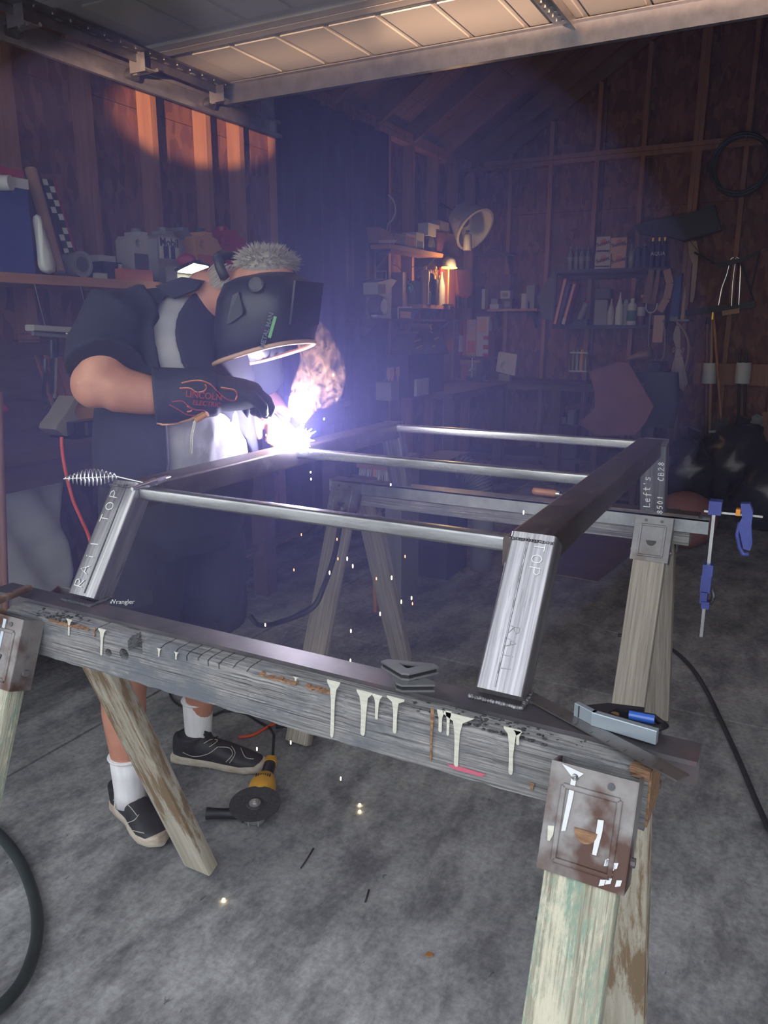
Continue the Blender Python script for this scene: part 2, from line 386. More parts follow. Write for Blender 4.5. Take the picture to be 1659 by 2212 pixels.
weathered('grey_leg_wood', (0.36, 0.325, 0.285), (0.20, 0.172, 0.145), None, grain=(60, 60, 1.6), bump=0.5)
weathered('pale_leg_wood', (0.47, 0.44, 0.37), (0.33, 0.29, 0.225), (0.20, 0.14, 0.085), (0.50, 0.57), (26, 26, 1.4), bump=0.3, fscale=4.5, fstretch=(3.4, 3.4, 0.45))
M('raw_split', (0.17, 0.085, 0.05), (0.34, 0.20, 0.11), scale=30, stretch=(1, 5, 5), bump=0.8, rough=0.9)
M('galv_bracket', (0.27, 0.275, 0.29), (0.17, 0.16, 0.165), scale=9, rough=0.5, metal=0.65, c3=(0.10, 0.055, 0.042), s3=6, t3=(0.50, 0.62), bump=0.08, rvar=0.1)
M('rust_bracket', (0.115, 0.085, 0.078), (0.26, 0.25, 0.25), scale=9, rough=0.62, metal=0.4, c3=(0.085, 0.045, 0.035), s3=14, t3=(0.48, 0.6), bump=0.2)
M('galv_clean', (0.38, 0.40, 0.43), (0.26, 0.275, 0.30), scale=18, rough=0.42, metal=0.75, rvar=0.12)
M('galv_track', (0.40, 0.40, 0.43), (0.29, 0.29, 0.31), scale=14, rough=0.36, metal=0.8, rvar=0.1)
M('mill_steel', (0.42, 0.41, 0.44), (0.19, 0.185, 0.20), scale=5, stretch=(34, 9, 0.8), rough=0.33, metal=0.8, c3=(0.08, 0.075, 0.085), s3=30, t3=(0.62, 0.74), rvar=0.12, bump=0.05, lo=0.3, hi=0.68)
M('mill_bar', (0.42, 0.425, 0.45), (0.19, 0.19, 0.20), scale=6, stretch=(1.0, 9, 9), rough=0.28, metal=0.85, rvar=0.1)
M('scale_steel', (0.085, 0.066, 0.064), (0.15, 0.125, 0.12), scale=8, stretch=(1.4, 1, 1), rough=0.42, metal=0.6, c3=(0.20, 0.185, 0.19), s3=18, t3=(0.62, 0.75), rvar=0.12)
M('angle_steel', (0.075, 0.072, 0.082), (0.135, 0.12, 0.13), scale=10, rough=0.5, metal=0.6, c3=(0.17, 0.09, 0.10), s3=5, t3=(0.62, 0.74), bump=0.1)
M('weld_bead', (0.30, 0.30, 0.32), (0.13, 0.125, 0.13), scale=90, rough=0.35, metal=0.8, bump=0.5)
M('soot', (0.02, 0.02, 0.023), (0.075, 0.075, 0.085), scale=60, rough=0.55, bump=0.9)
M('chalk', (0.78, 0.78, 0.80), rough=0.95)
M('chalk_faint', (0.45, 0.45, 0.48), rough=0.95)
M('cream_paint', (0.54, 0.53, 0.45), (0.42, 0.41, 0.35), scale=40, stretch=(1, 1, 6), rough=0.6)
M('white_paint', (0.56, 0.57, 0.58), rough=0.55)
M('blue_grey_paint', (0.42, 0.48, 0.54), rough=0.55)
M('pink_paint', (0.42, 0.09, 0.14), rough=0.7)
M('door_skin', (0.32, 0.318, 0.315), (0.285, 0.283, 0.28), scale=5, rough=0.55)
M('door_rib', (0.36, 0.357, 0.354), rough=0.5)
M('dark_steel', (0.06, 0.06, 0.068), (0.11, 0.11, 0.12), scale=20, rough=0.45, metal=0.7)
M('black_rubber', (0.017, 0.018, 0.020), (0.03, 0.032, 0.034), scale=30, rough=0.5)
M('bright_metal', (0.72, 0.72, 0.74), rough=0.22, metal=0.95)
M('black_plastic', (0.015, 0.015, 0.018), rough=0.38)
M('rust', (0.10, 0.055, 0.038), (0.19, 0.125, 0.095), scale=22, rough=0.75, metal=0.25, bump=0.4, c3=(0.30, 0.24, 0.21), s3=16, t3=(0.6, 0.7))

# ================================================================== the room
XL, YB = -2.93, 7.50           # inner stud faces of the left and the back wall
SH = 0.09                      # stud depth
EAVE, SLOPE = 2.89, 0.64
def roof_z(x): return EAVE + 0.10 + SLOPE * ((x - XL) if x < 0 else (-x - XL))
fl = thing('floor', 'grey stained concrete slab floor with sawn joints', 'floor'); del fl['category']; struct(fl)
JX, JY, g = -2.12, 2.87, 0.006
for x0, x1, y0, y1 in ((-3.2, JX - g, -0.6, JY - g), (JX + g, 2.75, -0.6, JY - g), (-3.2, JX - g, JY + g, 7.8), (JX + g, 2.75, JY + g, 7.8)):
    MB().bb((x0, y0, -0.15), (x1, y1, 0.0)).build('slab', 'concrete', fl)
MB().bb((-3.2, -0.6, -0.16), (2.75, 7.8, -0.018)).build('joint_bed', 'joint_dirt', fl)
struct(MB().bb((-14, -26, -0.17), (14, -0.605, -0.02)).build('driveway_slab', M('drive_concrete', (0.30, 0.30, 0.30), (0.36, 0.355, 0.35), scale=4, rough=0.85)))

wl = struct(MB().bb((XL - SH - 0.045, 0.25, 0), (XL - SH - 0.02, 7.65, EAVE)).build('wall_left', 'dark_steel'))
y = 0.3
while y < 7.5:
    MB().bb((XL - SH - 0.02, y + 0.002, 0.0), (XL - SH, min(y + 1.216, 7.6), 2.44)).build('osb_sheet', 'osb', wl)
    MB().bb((XL - SH - 0.02, y + 0.002, 2.444), (XL - SH, min(y + 1.216, 7.6), EAVE)).build('osb_sheet', 'osb', wl); y += 1.22
for yc in (0.7, 1.1, 1.5, 1.9, 2.29, 2.69, 3.09, 3.49, 3.77, 4.16, 4.6, 5.0, 5.40, 5.56, 5.97, 6.42, 6.85, 7.28):
    MB().bb((XL - SH, yc - 0.019, 0.04), (XL, yc + 0.019, 2.80)).build('stud', 'stud_wood', wl)
MB().bb((XL - SH, 0.3, 2.80), (XL, 7.5, 2.84)).build('top_plate', 'stud_wood', wl)
MB().bb((XL - SH, 0.3, 2.842), (XL, 7.5, 2.88)).build('top_plate', 'stud_wood', wl)
MB().bb((XL - SH, 0.3, 0.0), (XL, 7.5, 0.04)).build('bottom_plate', 'stud_wood', wl)

XR = 2.6
wb = struct(MB().bb((XL - SH - 0.02, YB + SH + 0.02, 0), (XR + 0.1, YB + SH + 0.045, 5.0)).build('wall_back', 'dark_steel'))
x = XL - SH
while x < XR:
    x1 = min(x + 1.216, XR)
    MB().bb((x, YB + SH, 0), (x1, YB + SH + 0.02, 2.44)).build('osb_sheet', 'osb', wb)
    MB().bb((x, YB + SH, 2.444), (x1, YB + SH + 0.02, 4.85)).build('osb_sheet', 'osb', wb); x += 1.22
studs_x = [PY(px, 480, YB).x + 0.019 for px in (1095, 1180, 1277, 1374, 1591)] + [PY(1482, 480, YB).x + 0.019, PY(1482, 480, YB).x + 0.059]
studs_x += [-0.22, 0.19, 0.6, 1.0, 1.4, 1.8, 2.2]
for xc in studs_x:
    MB().bb((xc - 0.019, YB, 0.04), (xc + 0.019, YB + SH, 2.85)).build('stud', 'stud_wood', wb)
    MB().bb((xc - 0.019, YB, 2.93), (xc + 0.019, YB + SH, roof_z(xc) - 0.19)).build('gable_stud', 'stud_wood', wb)
for z0 in (2.85, 2.892): MB().bb((XL, YB, z0), (XR, YB + SH, z0 + 0.038)).build('top_plate', 'stud_wood', wb)
MB().bb((XL, YB, 0), (XR, YB + SH, 0.04)).build('bottom_plate', 'stud_wood', wb)
MB().bar((XL, YB + 0.03, roof_z(XL) - 0.10), (0, YB + 0.03, roof_z(0) - 0.10), 0.05, 0.14).build('end_rafter', 'roof_wood', wb)

ce = thing('ceiling', 'underside of the gabled roof, boards on bare rafters', 'ceiling'); del ce['category']; struct(ce)
nb = 14
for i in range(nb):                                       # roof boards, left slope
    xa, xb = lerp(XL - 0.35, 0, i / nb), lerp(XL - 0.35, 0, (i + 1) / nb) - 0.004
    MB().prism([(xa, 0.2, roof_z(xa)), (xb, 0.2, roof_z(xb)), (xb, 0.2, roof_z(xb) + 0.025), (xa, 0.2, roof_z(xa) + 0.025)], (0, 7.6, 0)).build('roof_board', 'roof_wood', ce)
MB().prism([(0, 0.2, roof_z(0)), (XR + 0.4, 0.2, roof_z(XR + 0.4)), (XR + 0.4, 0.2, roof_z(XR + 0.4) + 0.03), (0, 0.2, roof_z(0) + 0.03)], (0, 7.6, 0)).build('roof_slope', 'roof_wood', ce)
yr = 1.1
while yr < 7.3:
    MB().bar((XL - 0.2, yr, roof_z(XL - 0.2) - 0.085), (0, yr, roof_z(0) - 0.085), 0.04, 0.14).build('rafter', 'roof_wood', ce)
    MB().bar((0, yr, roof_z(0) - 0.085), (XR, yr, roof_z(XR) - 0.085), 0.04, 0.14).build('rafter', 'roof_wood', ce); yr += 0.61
struct(MB().bb((XR, 0.25, 0), (XR + 0.05, 7.65, roof_z(XR) + 0.1)).build('wall_right', 'osb'))
wf = struct(MB().bb((-3.1, 0.22, 0), (-2.46, 0.32, 2.6)).bb((2.46, 0.22, 0), (XR + 0.05, 0.32, 2.6)).bb((-3.1, 0.22, 2.6), (XR + 0.05, 0.32, 4.95)).build('wall_front', 'plaster'))

# dark tarp hung over the bay of the left wall
mb = MB(); n = 60; top = []; bot = []
for i in range(n + 1):
    t = i / n; yy = lerp(4.03, 5.46, t); xx = XL + 0.035 + 0.018 * math.sin(t * 26) + 0.012 * math.sin(t * 61 + 1)
    top.append((xx, yy, 2.78)); bot.append((xx + 0.01 * math.sin(t * 17), yy, 0.05))
q = top + bot
mb.verts_faces(q, [(i, i + 1, n + 2 + i, n + 1 + i) for i in range(n)])
me = evaluate(mb.mesh('tarp', 180), [('SOLIDIFY', dict(thickness=0.004))]); 
tag(link('hanging_tarp', me, 'dark_tarp'), 'dark blue-black tarp hung over the left wall between the studs', 'tarp')

# ================================================================== overhead garage door, open
DZ = 2.46
gd = thing('garage_door', 'grey sectional garage door rolled up overhead with galvanised strut and stiles', 'garage door', (-2.4, 3.07, DZ))
DX0, DX1 = -2.43, 2.46
edges = [3.07, 2.53, 1.99, 1.45, 0.91, 0.40]
rib_mesh = None
for k in range(5):
    y1, y0 = edges[k] - 0.004, edges[k + 1] + 0.004
    sec = MB().bb((DX0, y0, DZ), (DX1, y1, DZ + 0.045)).build('door_section', 'door_skin', gd)
    MB().bb((DX0, y0, DZ - 0.012), (DX1, y0 + 0.045, DZ)).build('section_lip', 'door_skin', sec)
    MB().bb((DX0, y1 - 0.045, DZ - 0.012), (DX1, y1, DZ)).build('section_lip', 'door_skin', sec)
    for j in range(22):                                    # stamped panel ridges
        xa = DX0 + 0.16 + j * 0.212
        if xa + 0.2 > DX1 - 0.08: break
        o = MB().box((0, 0, 0), (0.188, y1 - y0 - 0.19, 0.006)).bevel(0.0028, 1).build('stamped_panel', 'door_rib', sec) if rib_mesh is None else link('stamped_panel', rib_mesh, None, sec)
        if rib_mesh is None: rib_mesh = o.data
        o.location = (xa + 0.094, (y0 + y1) / 2, DZ - 0.003)
    for j in (0, 7, 14, 21):
        pass
# strut along the top section
SY = 2.99
st = MB().bb((DX0 + 0.02, SY - 0.004, DZ - 0.085), (DX1, SY, DZ - 0.012)).bb((DX0 + 0.02, SY - 0.03, DZ - 0.016), (DX1, SY - 0.004, DZ - 0.012)).bb((DX0 + 0.02, SY - 0.004, DZ - 0.089), (DX1, SY + 0.026, DZ - 0.085)).bb((DX0 + 0.02, SY + 0.022, DZ - 0.089), (DX1, SY + 0.026, DZ - 0.012)).bevel(0.001, 1).build('strut', 'galv_track', gd)
for xx in (-0.87, 0.75, 2.36):
    s_ = MB().bb((xx - 0.04, 0.42, DZ - 0.016), (xx + 0.04, 2.96, DZ - 0.0125)).bb((xx + 0.036, 0.42, DZ - 0.045), (xx + 0.04, 2.96, DZ - 0.012)).build('centre_stile', 'galv_track', gd)
    for j in range(18):
        MB().cyl((xx - 0.022 + 0.022 * (j % 3), 2.93 - 0.028 * (j // 3) * 1.6, DZ - 0.016), (xx - 0.022 + 0.022 * (j % 3), 2.93 - 0.028 * (j // 3) * 1.6, DZ - 0.020), 0.005, n=8).build('bolt', 'bright_metal', s_)
for xx, sd in ((DX0 + 0.005, 1),):
    es = MB().bb((xx, 0.42, DZ - 0.020), (xx + 0.075, 3.04, DZ - 0.0125)).bb((xx, 0.42, DZ - 0.05), (xx + 0.004, 3.04, DZ - 0.012)).build('edge_stile', 'dark_steel', gd)
    for j in range(26):
        yy = 3.0 - j * 0.075
        MB().bb((xx + 0.02, yy - 0.012, DZ - 0.022), (xx + 0.032, yy + 0.012, DZ - 0.0195)).build('slot', 'bright_metal' if j % 3 else 'galv_track', es)
        MB().cyl((xx + 0.052, yy + 0.03, DZ - 0.0225), (xx + 0.052, yy + 0.03, DZ - 0.019), 0.004, n=6).build('rivet', 'bright_metal', es)
for yy in (2.53, 3.0, 1.99, 1.45):
    hg = MB().bb((DX0 - 0.03, yy - 0.05, DZ - 0.075), (DX0 + 0.05, yy + 0.01, DZ - 0.072)).bb((DX0 - 0.03, yy - 0.05, DZ - 0.075), (DX0 - 0.027, yy + 0.01, DZ - 0.02)).bb((DX0 - 0.03, yy - 0.052, DZ - 0.085), (DX0 + 0.05, yy - 0.049, DZ - 0.02)).bevel(0.001, 1).build('hinge', 'galv_track', gd)
    MB().cyl((DX0 - 0.075, yy + 0.015, DZ - 0.066), (DX0 + 0.05, yy + 0.015, DZ - 0.066), 0.007, n=10).build('roller_stem', 'bright_metal', hg, 60)
    MB().cyl((DX0 - 0.10, yy + 0.015, DZ - 0.066), (DX0 - 0.07, yy + 0.015, DZ - 0.066), 0.026, n=20).build('roller_wheel', 'black_rubber', hg, 60)
    for j in (-1, 1): MB().cyl((DX0 + 0.01 + j * 0.02, yy - 0.02, DZ - 0.079), (DX0 + 0.01 + j * 0.02, yy - 0.02, DZ - 0.074), 0.007, n=6).build('bolt', 'bright_metal', hg)
# door track
TX = -2.535
tr = thing('door_track', 'galvanised roller track running back below the left edge of the garage door', 'track', (TX, 3.5, 2.36))
MB().bb((TX - 0.004, 0.45, 2.358), (TX, 3.56, 2.432)).bb((TX, 0.45, 2.430), (TX + 0.024, 3.56, 2.433)).bb((TX + 0.021, 0.45, 2.418), (TX + 0.024, 3.56, 2.433)).bb((TX, 0.45, 2.355), (TX + 0.03, 3.56, 2.358)).bb((TX + 0.027, 0.45, 2.350), (TX + 0.032, 3.56, 2.368)).build('rail', 'galv_track', tr)
hgr = MB().bb((TX - 0.012, 3.44, 2.37), (TX - 0.008, 3.50, 3.02)).bb((TX - 0.012, 3.497, 2.37), (TX + 0.03, 3.50, 3.02)).build('hanger_strap', 'galv_track', tr)
for zz in (2.395, 2.55, 2.62, 2.7): MB().cyl((TX - 0.007, 3.47, zz), (TX + 0.006, 3.47, zz), 0.008, n=6).build('bolt', 'bright_metal', hgr)

# ================================================================== sawhorses
def sawhorse(label, xs, yc, beam, top_z, leg_h, spread, mats, bracket_mat, tall=0.085, leg_over=None):
    """xs: bracket centres, beam: (x0,x1,y0,y1)"""
    t = thing('sawhorse', label, 'sawhorse', (sum(xs) / 2, yc, 0), None)
    bx0, bx1, by0, by1 = beam
    legs = []
    for ei, xc in enumerate(xs):
        for sd in (-1, 1):
            yt = (by0 - 0.022) if sd < 0 else (by1 + 0.022)
            foot = Vector((xc, yc + sd * spread, 0.0)); topp = Vector((xc, yt + sd * 0.012, top_z - 0.045))
            a = (topp - foot).normalized(); f2 = foot + a * 0.022
            mat = mats[(ei, sd)] if isinstance(mats, dict) else mats
            lg = local_bar('leg', f2, topp, 0.089, 0.038, (0, sd, 0.45), 0.004, 2, mat, t); legs.append(lg)
            # folded sheet-metal bracket over the top of the leg
            nrm = Vector((0, 1, 0)) * sd; nrm = (nrm - a * nrm.dot(a)).normalized()
            sdv = Vector((1, 0, 0))
            pt = topp + a * 0.046 + nrm * 0.021; pb = topp - a * 0.086 + nrm * 0.021
            br = MB().bar(pb, pt, 0.104, 0.003, up=nrm)
            for q in (-1, 1): br.bar(pb + sdv * q * 0.0515 - nrm * 0.022, pt + sdv * q * 0.0515 - nrm * 0.022, 0.003, 0.046, up=nrm)
            br = br.build('bracket', bracket_mat[(ei, sd)] if isinstance(bracket_mat, dict) else bracket_mat, t)
            e0, e1 = lerp(pb, pt, 0.12), lerp(pb, pt, 0.80)
            for q in (-1, 1): MB().bar(e0 + sdv * q * 0.034 + nrm * 0.002, e1 + sdv * q * 0.034 + nrm * 0.002, 0.007, 0.004, up=nrm, r=0.0018, n=2).build('embossed_rib', br.data.materials[0], br, 50)
            MB().bar(e0 - sdv * 0.034 + nrm * 0.002, e0 + sdv * 0.034 + nrm * 0.002, 0.007, 0.004, up=nrm, r=0.0018, n=2).build('embossed_rib', br.data.materials[0], br, 50)
            MB().bar(e1 - sdv * 0.034 + nrm * 0.002, e1 + sdv * 0.034 + nrm * 0.002, 0.007, 0.004, up=nrm, r=0.0018, n=2).build('embossed_rib', br.data.materials[0], br, 50)
            cc = lerp(pb, pt, 0.46) + nrm * 0.002
            pts = [cc + sdv * (0.014 * math.cos(R(180 + 180 * k / 10))) + a * (0.016 * math.sin(R(180 + 180 * k / 10))) for k in range(11)]
            MB().prism(pts, nrm * 0.0012).build('half_moon_slot', 'raw_split' if (ei == 1 and sd < 0 and yc < 1.5) else 'black_rubber', br)
            for q in (-1, 1):
                hp = lerp(pb, pt, 0.90) + sdv * q * 0.022
                MB().cyl(hp - nrm * 0.001, hp + nrm * 0.003, 0.0045, n=10).build('nail', 'dark_steel', br)
                MB().cyl(lerp(pb, pt, 0.25) + sdv * q * 0.053 - nrm * 0.024, lerp(pb, pt, 0.25) + sdv * q * 0.058 - nrm * 0.024, 0.006, n=8).build('rivet', 'galv_bracket', br)
    return t, legs

mats = {(0, -1): 'mint_paint_wood', (0, 1): 'pale_leg_wood', (1, -1): 'mint_paint_wood', (1, 1): 'pale_leg_wood'}
BY0, BY1, BT = 0.900, 0.985, 0.884
sh1, legs1 = sawhorse('weathered sawhorse with mint-painted legs and drip-stained beam nearest the camera', (-1.268, -0.170), 0.945, (-1.33, -0.112, BY0, BY1), 0.884, 0.8, 0.395, mats,
                      {(0, -1): 'rust_bracket', (0, 1): 'rust_bracket', (1, -1): 'rust_bracket', (1, 1): 'rust_bracket'})
mb = MB(); nseg = 56; x0, x1 = -1.318, -0.112
rows = []
for i in range(nseg + 1):
    xx = lerp(x0, x1, i / nseg); w = random.uniform(-0.002, 0.002)
    zt = BT + random.uniform(-0.003, 0.001); zb = BT - 0.082 + random.uniform(-0.0015, 0.0015)
    rows.append([(xx, BY0, zb), (xx, BY1, zb), (xx, BY1, BT - 0.0005), (xx, BY0 + 0.012, BT - 0.0008 + 0.4 * w), (xx, BY0 + random.uniform(0, 0.003), zt - 0.004)])
V = [p for r_ in rows for p in r_]; Fc = [(0, 1, 2, 3, 4)[::-1], tuple(nseg * 5 + k for k in range(5))]
for i in range(nseg):
    for k in range(5): Fc.append((i * 5 + k, i * 5 + (k + 1) % 5, (i + 1) * 5 + (k + 1) % 5, (i + 1) * 5 + k))
beam1 = mb.verts_faces(V, Fc).build('beam', 'beam_wood', sh1)
hole_c = [PY(234, 1410, BY0), PY(267, 1414, BY0)]
cutters = [MB().cyl((hole_c[0].x, BY0 - 0.01, hole_c[0].z), (hole_c[0].x, BY0 + 0.05, hole_c[0].z), 0.0075, n=20), MB().cyl((hole_c[1].x, BY0 - 0.01, hole_c[1].z), (hole_c[1].x, BY0 + 0.06, hole_c[1].z), 0.011, n=24)]
nx = PY(290, 1385, BY0).x
cutters.append(MB().bb((nx - 0.018, BY0 - 0.01, BT - 0.024), (nx + 0.016, BY0 + 0.034, BT + 0.02)))
for px in (205, 345, 375, 400, 425, 447, 470, 500, 530):
    xx = PY(px, 1400, BY0).x; cutters.append(MB().bb((xx - 0.0014, BY0 - 0.01, BT - random.uniform(0.004, 0.016)), (xx + 0.0014, BY0 + 0.06, BT + 0.02)))
cut(beam1, cutters)
# bare split edge and end grain
mb = MB(); pts = []
for i in range(22):
    xx = lerp(-0.214, -0.108, i / 21); pts.append((xx, BY0 + 0.002, BT - 0.010 + random.uniform(-0.005, 0.004)))
MB().prism([(-0.112, BY0, BT - 0.078), (-0.112, BY1, BT - 0.078), (-0.112, BY1, BT - 0.003), (-0.112, BY0 + 0.006, BT - 0.002)], (0.003, 0, 0)).jitter(0.0015).build('split_end_grain', 'raw_split', sh1)
MB().bb((-0.135, BY0 - 0.0015, BT - 0.012), (-0.112, BY0 + 0.02, BT + 0.0012)).jitter(0.002).build('split_edge', 'raw_split', sh1)
for px0, px1 in ((105, 190), (560, 640), (660, 720)):
    a, b = PY(px0, 1330 + 0.242 * (px0 - 100), BY0).x, PY(px1, 1330 + 0.242 * (px1 - 100), BY0).x
    mb = MB()
    for i in range(8): mb.box((lerp(a, b, (i + 0.5) / 8), BY0 + 0.003, BT - 0.0035 - random.uniform(0, 0.002)), ((b - a) / 8.5, 0.009, random.uniform(0.002, 0.005)))
    mb.jitter(0.0012).build('split_edge', 'raw_split', sh1)
# paint drips down the beam's near face: (px x, top y, bottom y, width, shoulder)
def drip(px, yt, yb, w, sh=1.0, mat='cream_paint'):
    a = PY(px, yt, BY0); b = PY(px - (yb - yt) * 0.035, yb, BY0); L_ = a.z - b.z; w_ = w * a.y / F * 1.5
    P = []
    prof = [(0, 2.0 * sh), (0.05, 1.9 * sh), (0.14, 1.2), (0.35, 0.75), (0.6, 0.6), (0.9, 0.62), (0.97, 0.55), (1.0, 0.2)]
    for t_, k in prof: P.append((lerp(a.x, b.x, t_) - w_ * k, BY0 - 0.0006, a.z - L_ * t_))
    for t_, k in prof[::-1]: P.append((lerp(a.x, b.x, t_) + w_ * k * random.uniform(0.8, 1.1), BY0 - 0.0006, a.z - L_ * t_))
    MB().prism(P, (0, -0.0012, 0)).build('paint_drip', mat, sh1)
for d in ((151, 1337, 1372, 4, 1.1), (222, 1358, 1415, 5, 1.2), (722, 1470, 1592, 6, 1.2), (788, 1492, 1588, 8, 1.0), (816, 1500, 1553, 5, 1.1), (856, 1506, 1583, 6, 1.5), (953, 1533, 1580, 5, .7), (970, 1535, 1588, 4, .7),
          (990, 1543, 1655, 7, 2.0), (1107, 1572, 1672, 6, 1.2), (1120, 1578, 1608, 4, .9), (345, 1400, 1418, 3, 1), (382, 1408, 1424, 3, 1), (640, 1462, 1470, 3, 1)): drip(*d)
drip(935, 1530, 1642, 3, .5, 'raw_split'); drip(1150, 1690, 1706, 4, .5, 'raw_split'); drip(205, 1355, 1375, 3, .8, 'raw_split')
pz = [PY(x_, y_, BY0) for x_, y_ in ((965, 1650), (985, 1652), (1010, 1660), (1050, 1672), (1042, 1677), (985, 1662))]
MB().prism([(p.x, BY0 - 0.0005, p.z) for p in pz], (0, -0.001, 0)).build('paint_smear', 'pink_paint', sh1)
# drips on the near brackets
def bracket_paint(pts, mat, k):
    lg = legs1[k]; sdv = Vector((1, 0, 0)); foot = Vector(((-1.268, -0.170)[k // 2], 0.945 - 0.395, 0)); topp = Vector((foot.x, BY0 - 0.034, 0.839)); a = (topp - foot).normalized(); n_ = Vector((0, -1, 0)); n_ = (n_ - a * n_.dot(a)).normalized()
    c = topp + n_ * 0.0228
    P = [c + sdv * u + a * (v * 0.88 + 0.022) for u, v in pts]; MB().prism(P, n_ * 0.0012).build('paint_drip', mat, sh1)
bracket_paint([(-0.040, 0.026), (-0.012, 0.020), (-0.020, 0.010), (-0.021, -0.02), (-0.024, -0.062), (-0.029, -0.064), (-0.027, -0.02), (-0.026, 0.012)], 'white_paint', 2)
bracket_paint([(0.012, -0.035), (0.019, -0.034), (0.019, -0.050), (0.016, -0.082), (0.011, -0.082), (0.012, -0.05)], 'white_paint', 2)
bracket_paint([(-0.046, -0.062), (-0.038, -0.060), (-0.038, -0.072), (-0.041, -0.082), (-0.044, -0.082)], 'cream_paint', 2)
for _ in range(9): 
    u, v = random.uniform(0.026, 0.047), random.uniform(-0.115, -0.07); bracket_paint([(u - 0.003, v - 0.005), (u + 0.003, v - 0.002), (u + 0.004, v + 0.006), (u - 0.002, v + 0.004)], 'white_paint', 2)
for u in (-0.03, -0.018, 0.004): bracket_paint([(u - 0.004, 0.02), (u + 0.004, 0.02), (u + 0.002, -0.06 - u), (u - 0.003, -0.09)], 'blue_grey_paint', 0)

sh2, legs2 = sawhorse('grey timber sawhorse on the far side of the steel frame', (-1.39, -0.335), 2.36, (-1.45, -0.28, 2.335, 2.40), 0.868, 0.8, 0.40, 'grey_leg_wood', 'galv_bracket')
MB().bb((-1.47, 2.335, 0.788), (-0.24, 2.40, 0.868)).build('beam', 'beam_wood', sh2)
# ================================================================== welded steel frame on the sawhorses
fr = thing('steel_rack', 'half-welded bare steel rack frame bridging the two sawhorses', 'steel rack', (-0.78, 1.65, 0.884))
Z0, ZT = 0.8915, 1.100
HW, HH2 = 0.066, 0.050
XRc, XLc = -0.345, -1.197
NY0, NY1, FY0, FY1 = 0.997, 1.135, 2.362, 2.285      # near/far post foot and head (Y)
# rails
MB().bb((-1.42, 0.940, BT), (-0.062, 0.990, BT + 0.0065)).bb((-1.42, 0.9835, BT - 0.048), (-0.062, 0.990, BT + 0.001)).bevel(0.0012, 2).build('near_rail', 'angle_steel', fr, 40, label='dark angle iron rail lying along the near sawhorse beam')
fr_rail = MB().bb((-1.47, 2.322, 0.869), (-0.19, 2.385, 0.875)).bb((-1.47, 2.322, 0.832), (-0.19, 2.327, 0.8745)).bevel(0.001, 1).build('far_rail', 'galv_clean', fr, 40, label='grey galvanised angle rail along the far sawhorse')
MB().bb((-0.47, 2.335, 0.875), (-0.22, 2.395, 0.880)).build('base_strip', 'scale_steel', fr)
def post(x, yb, zb, yt, zt, name='post'):
    a = Vector((x, yb, zb)); b = Vector((x, yt, zt)); return local_bar(name, a, b, HW + 0.006, 0.050, (0, 1, 0.3), 0.007, 4, 'mill_steel', fr)
pNR = post(XRc + 0.008, NY0, Z0 - 0.001, NY1, ZT - 0.006); pNL = post(XLc - 0.002, NY0, Z0 - 0.001, NY1, ZT - 0.006)
pFR = post(XRc - 0.005, FY0, 0.879, FY1, ZT - 0.006); pFL = post(XLc, FY0, 0.876, FY1, ZT - 0.006)
for x in (XRc, XLc):
    h = MB().bar((x - 0.003, NY1 - 0.028, ZT - 0.025), (x - 0.020 if x == XRc else x, FY1 + 0.028, ZT - 0.025), HW + 0.004, 0.050, r=0.006, n=4).build('header', 'scale_steel', fr, 40)
xa, xb = XLc + 0.035, XRc - 0.035
for yy, zz in ((1.128, ZT - 0.016), (1.690, ZT - 0.014), (2.268, ZT - 0.014)):
    MB().bar((xa, yy, zz), (xb - (yy - 1.1) * 0.014, yy, zz), 0.0255, 0.0255, r=0.005, n=4).build('cross_bar', 'mill_bar', fr, 40)
# weld seam lines on posts and weld beads
def bead(p0, p1, r=0.0035, mat='weld_bead'):
    p0 = Vector(p0); p1 = Vector(p1); n_ = max(4, int((p1 - p0).length / 0.004)); mb = MB()
    for i in range(n_ + 1):
        q = p0.lerp(p1, i / n_) + Vector((random.uniform(-.0006, .0006), random.uniform(-.0006, .0006), random.uniform(-.0006, .0006)))
        mb.ell(q, (r * random.uniform(.85, 1.2), r, r * 0.9), u=8, v=5)
    return mb.build('weld_bead', mat, fr, 180)
for x, mat in ((XRc + 0.008, 'weld_bead'), (XLc - 0.002, 'soot')):
    f0 = NY0 - 0.031
    bead((x - 0.038, f0, Z0 + 0.001), (x + 0.038, f0, Z0 + 0.001), 0.004, mat)
    bead((x + 0.039, f0, Z0 + 0.001), (x + 0.039, f0 + 0.05, Z0 + 0.001), 0.004, mat)
    bead((x - 0.034, NY1 - 0.0295, ZT - 0.001), (x + 0.034, NY1 - 0.0295, ZT - 0.001), 0.0022)
nv = (Vector((0, NY1, ZT - 0.006)) - Vector((0, NY0, Z0 - 0.001))).normalized(); nn = Vector((0, -nv.z, nv.y)).normalized()
def on_post(x, t, u, off=0.0256):                      # point on a near post's front face: t up the post, u across
    return Vector((x + u, lerp(NY0, NY1, t), lerp(Z0, ZT - 0.006, t))) + nn * off
for x, u in ((XRc + 0.008, -0.006), (XLc - 0.002, 0.010)):
    MB().tube([on_post(x, t_, u, 0.0252) for t_ in (0.02, 0.5, 0.97)], 0.0013, 8).build('tube_seam', 'dark_steel' if x < -1 else 'mill_bar', fr)
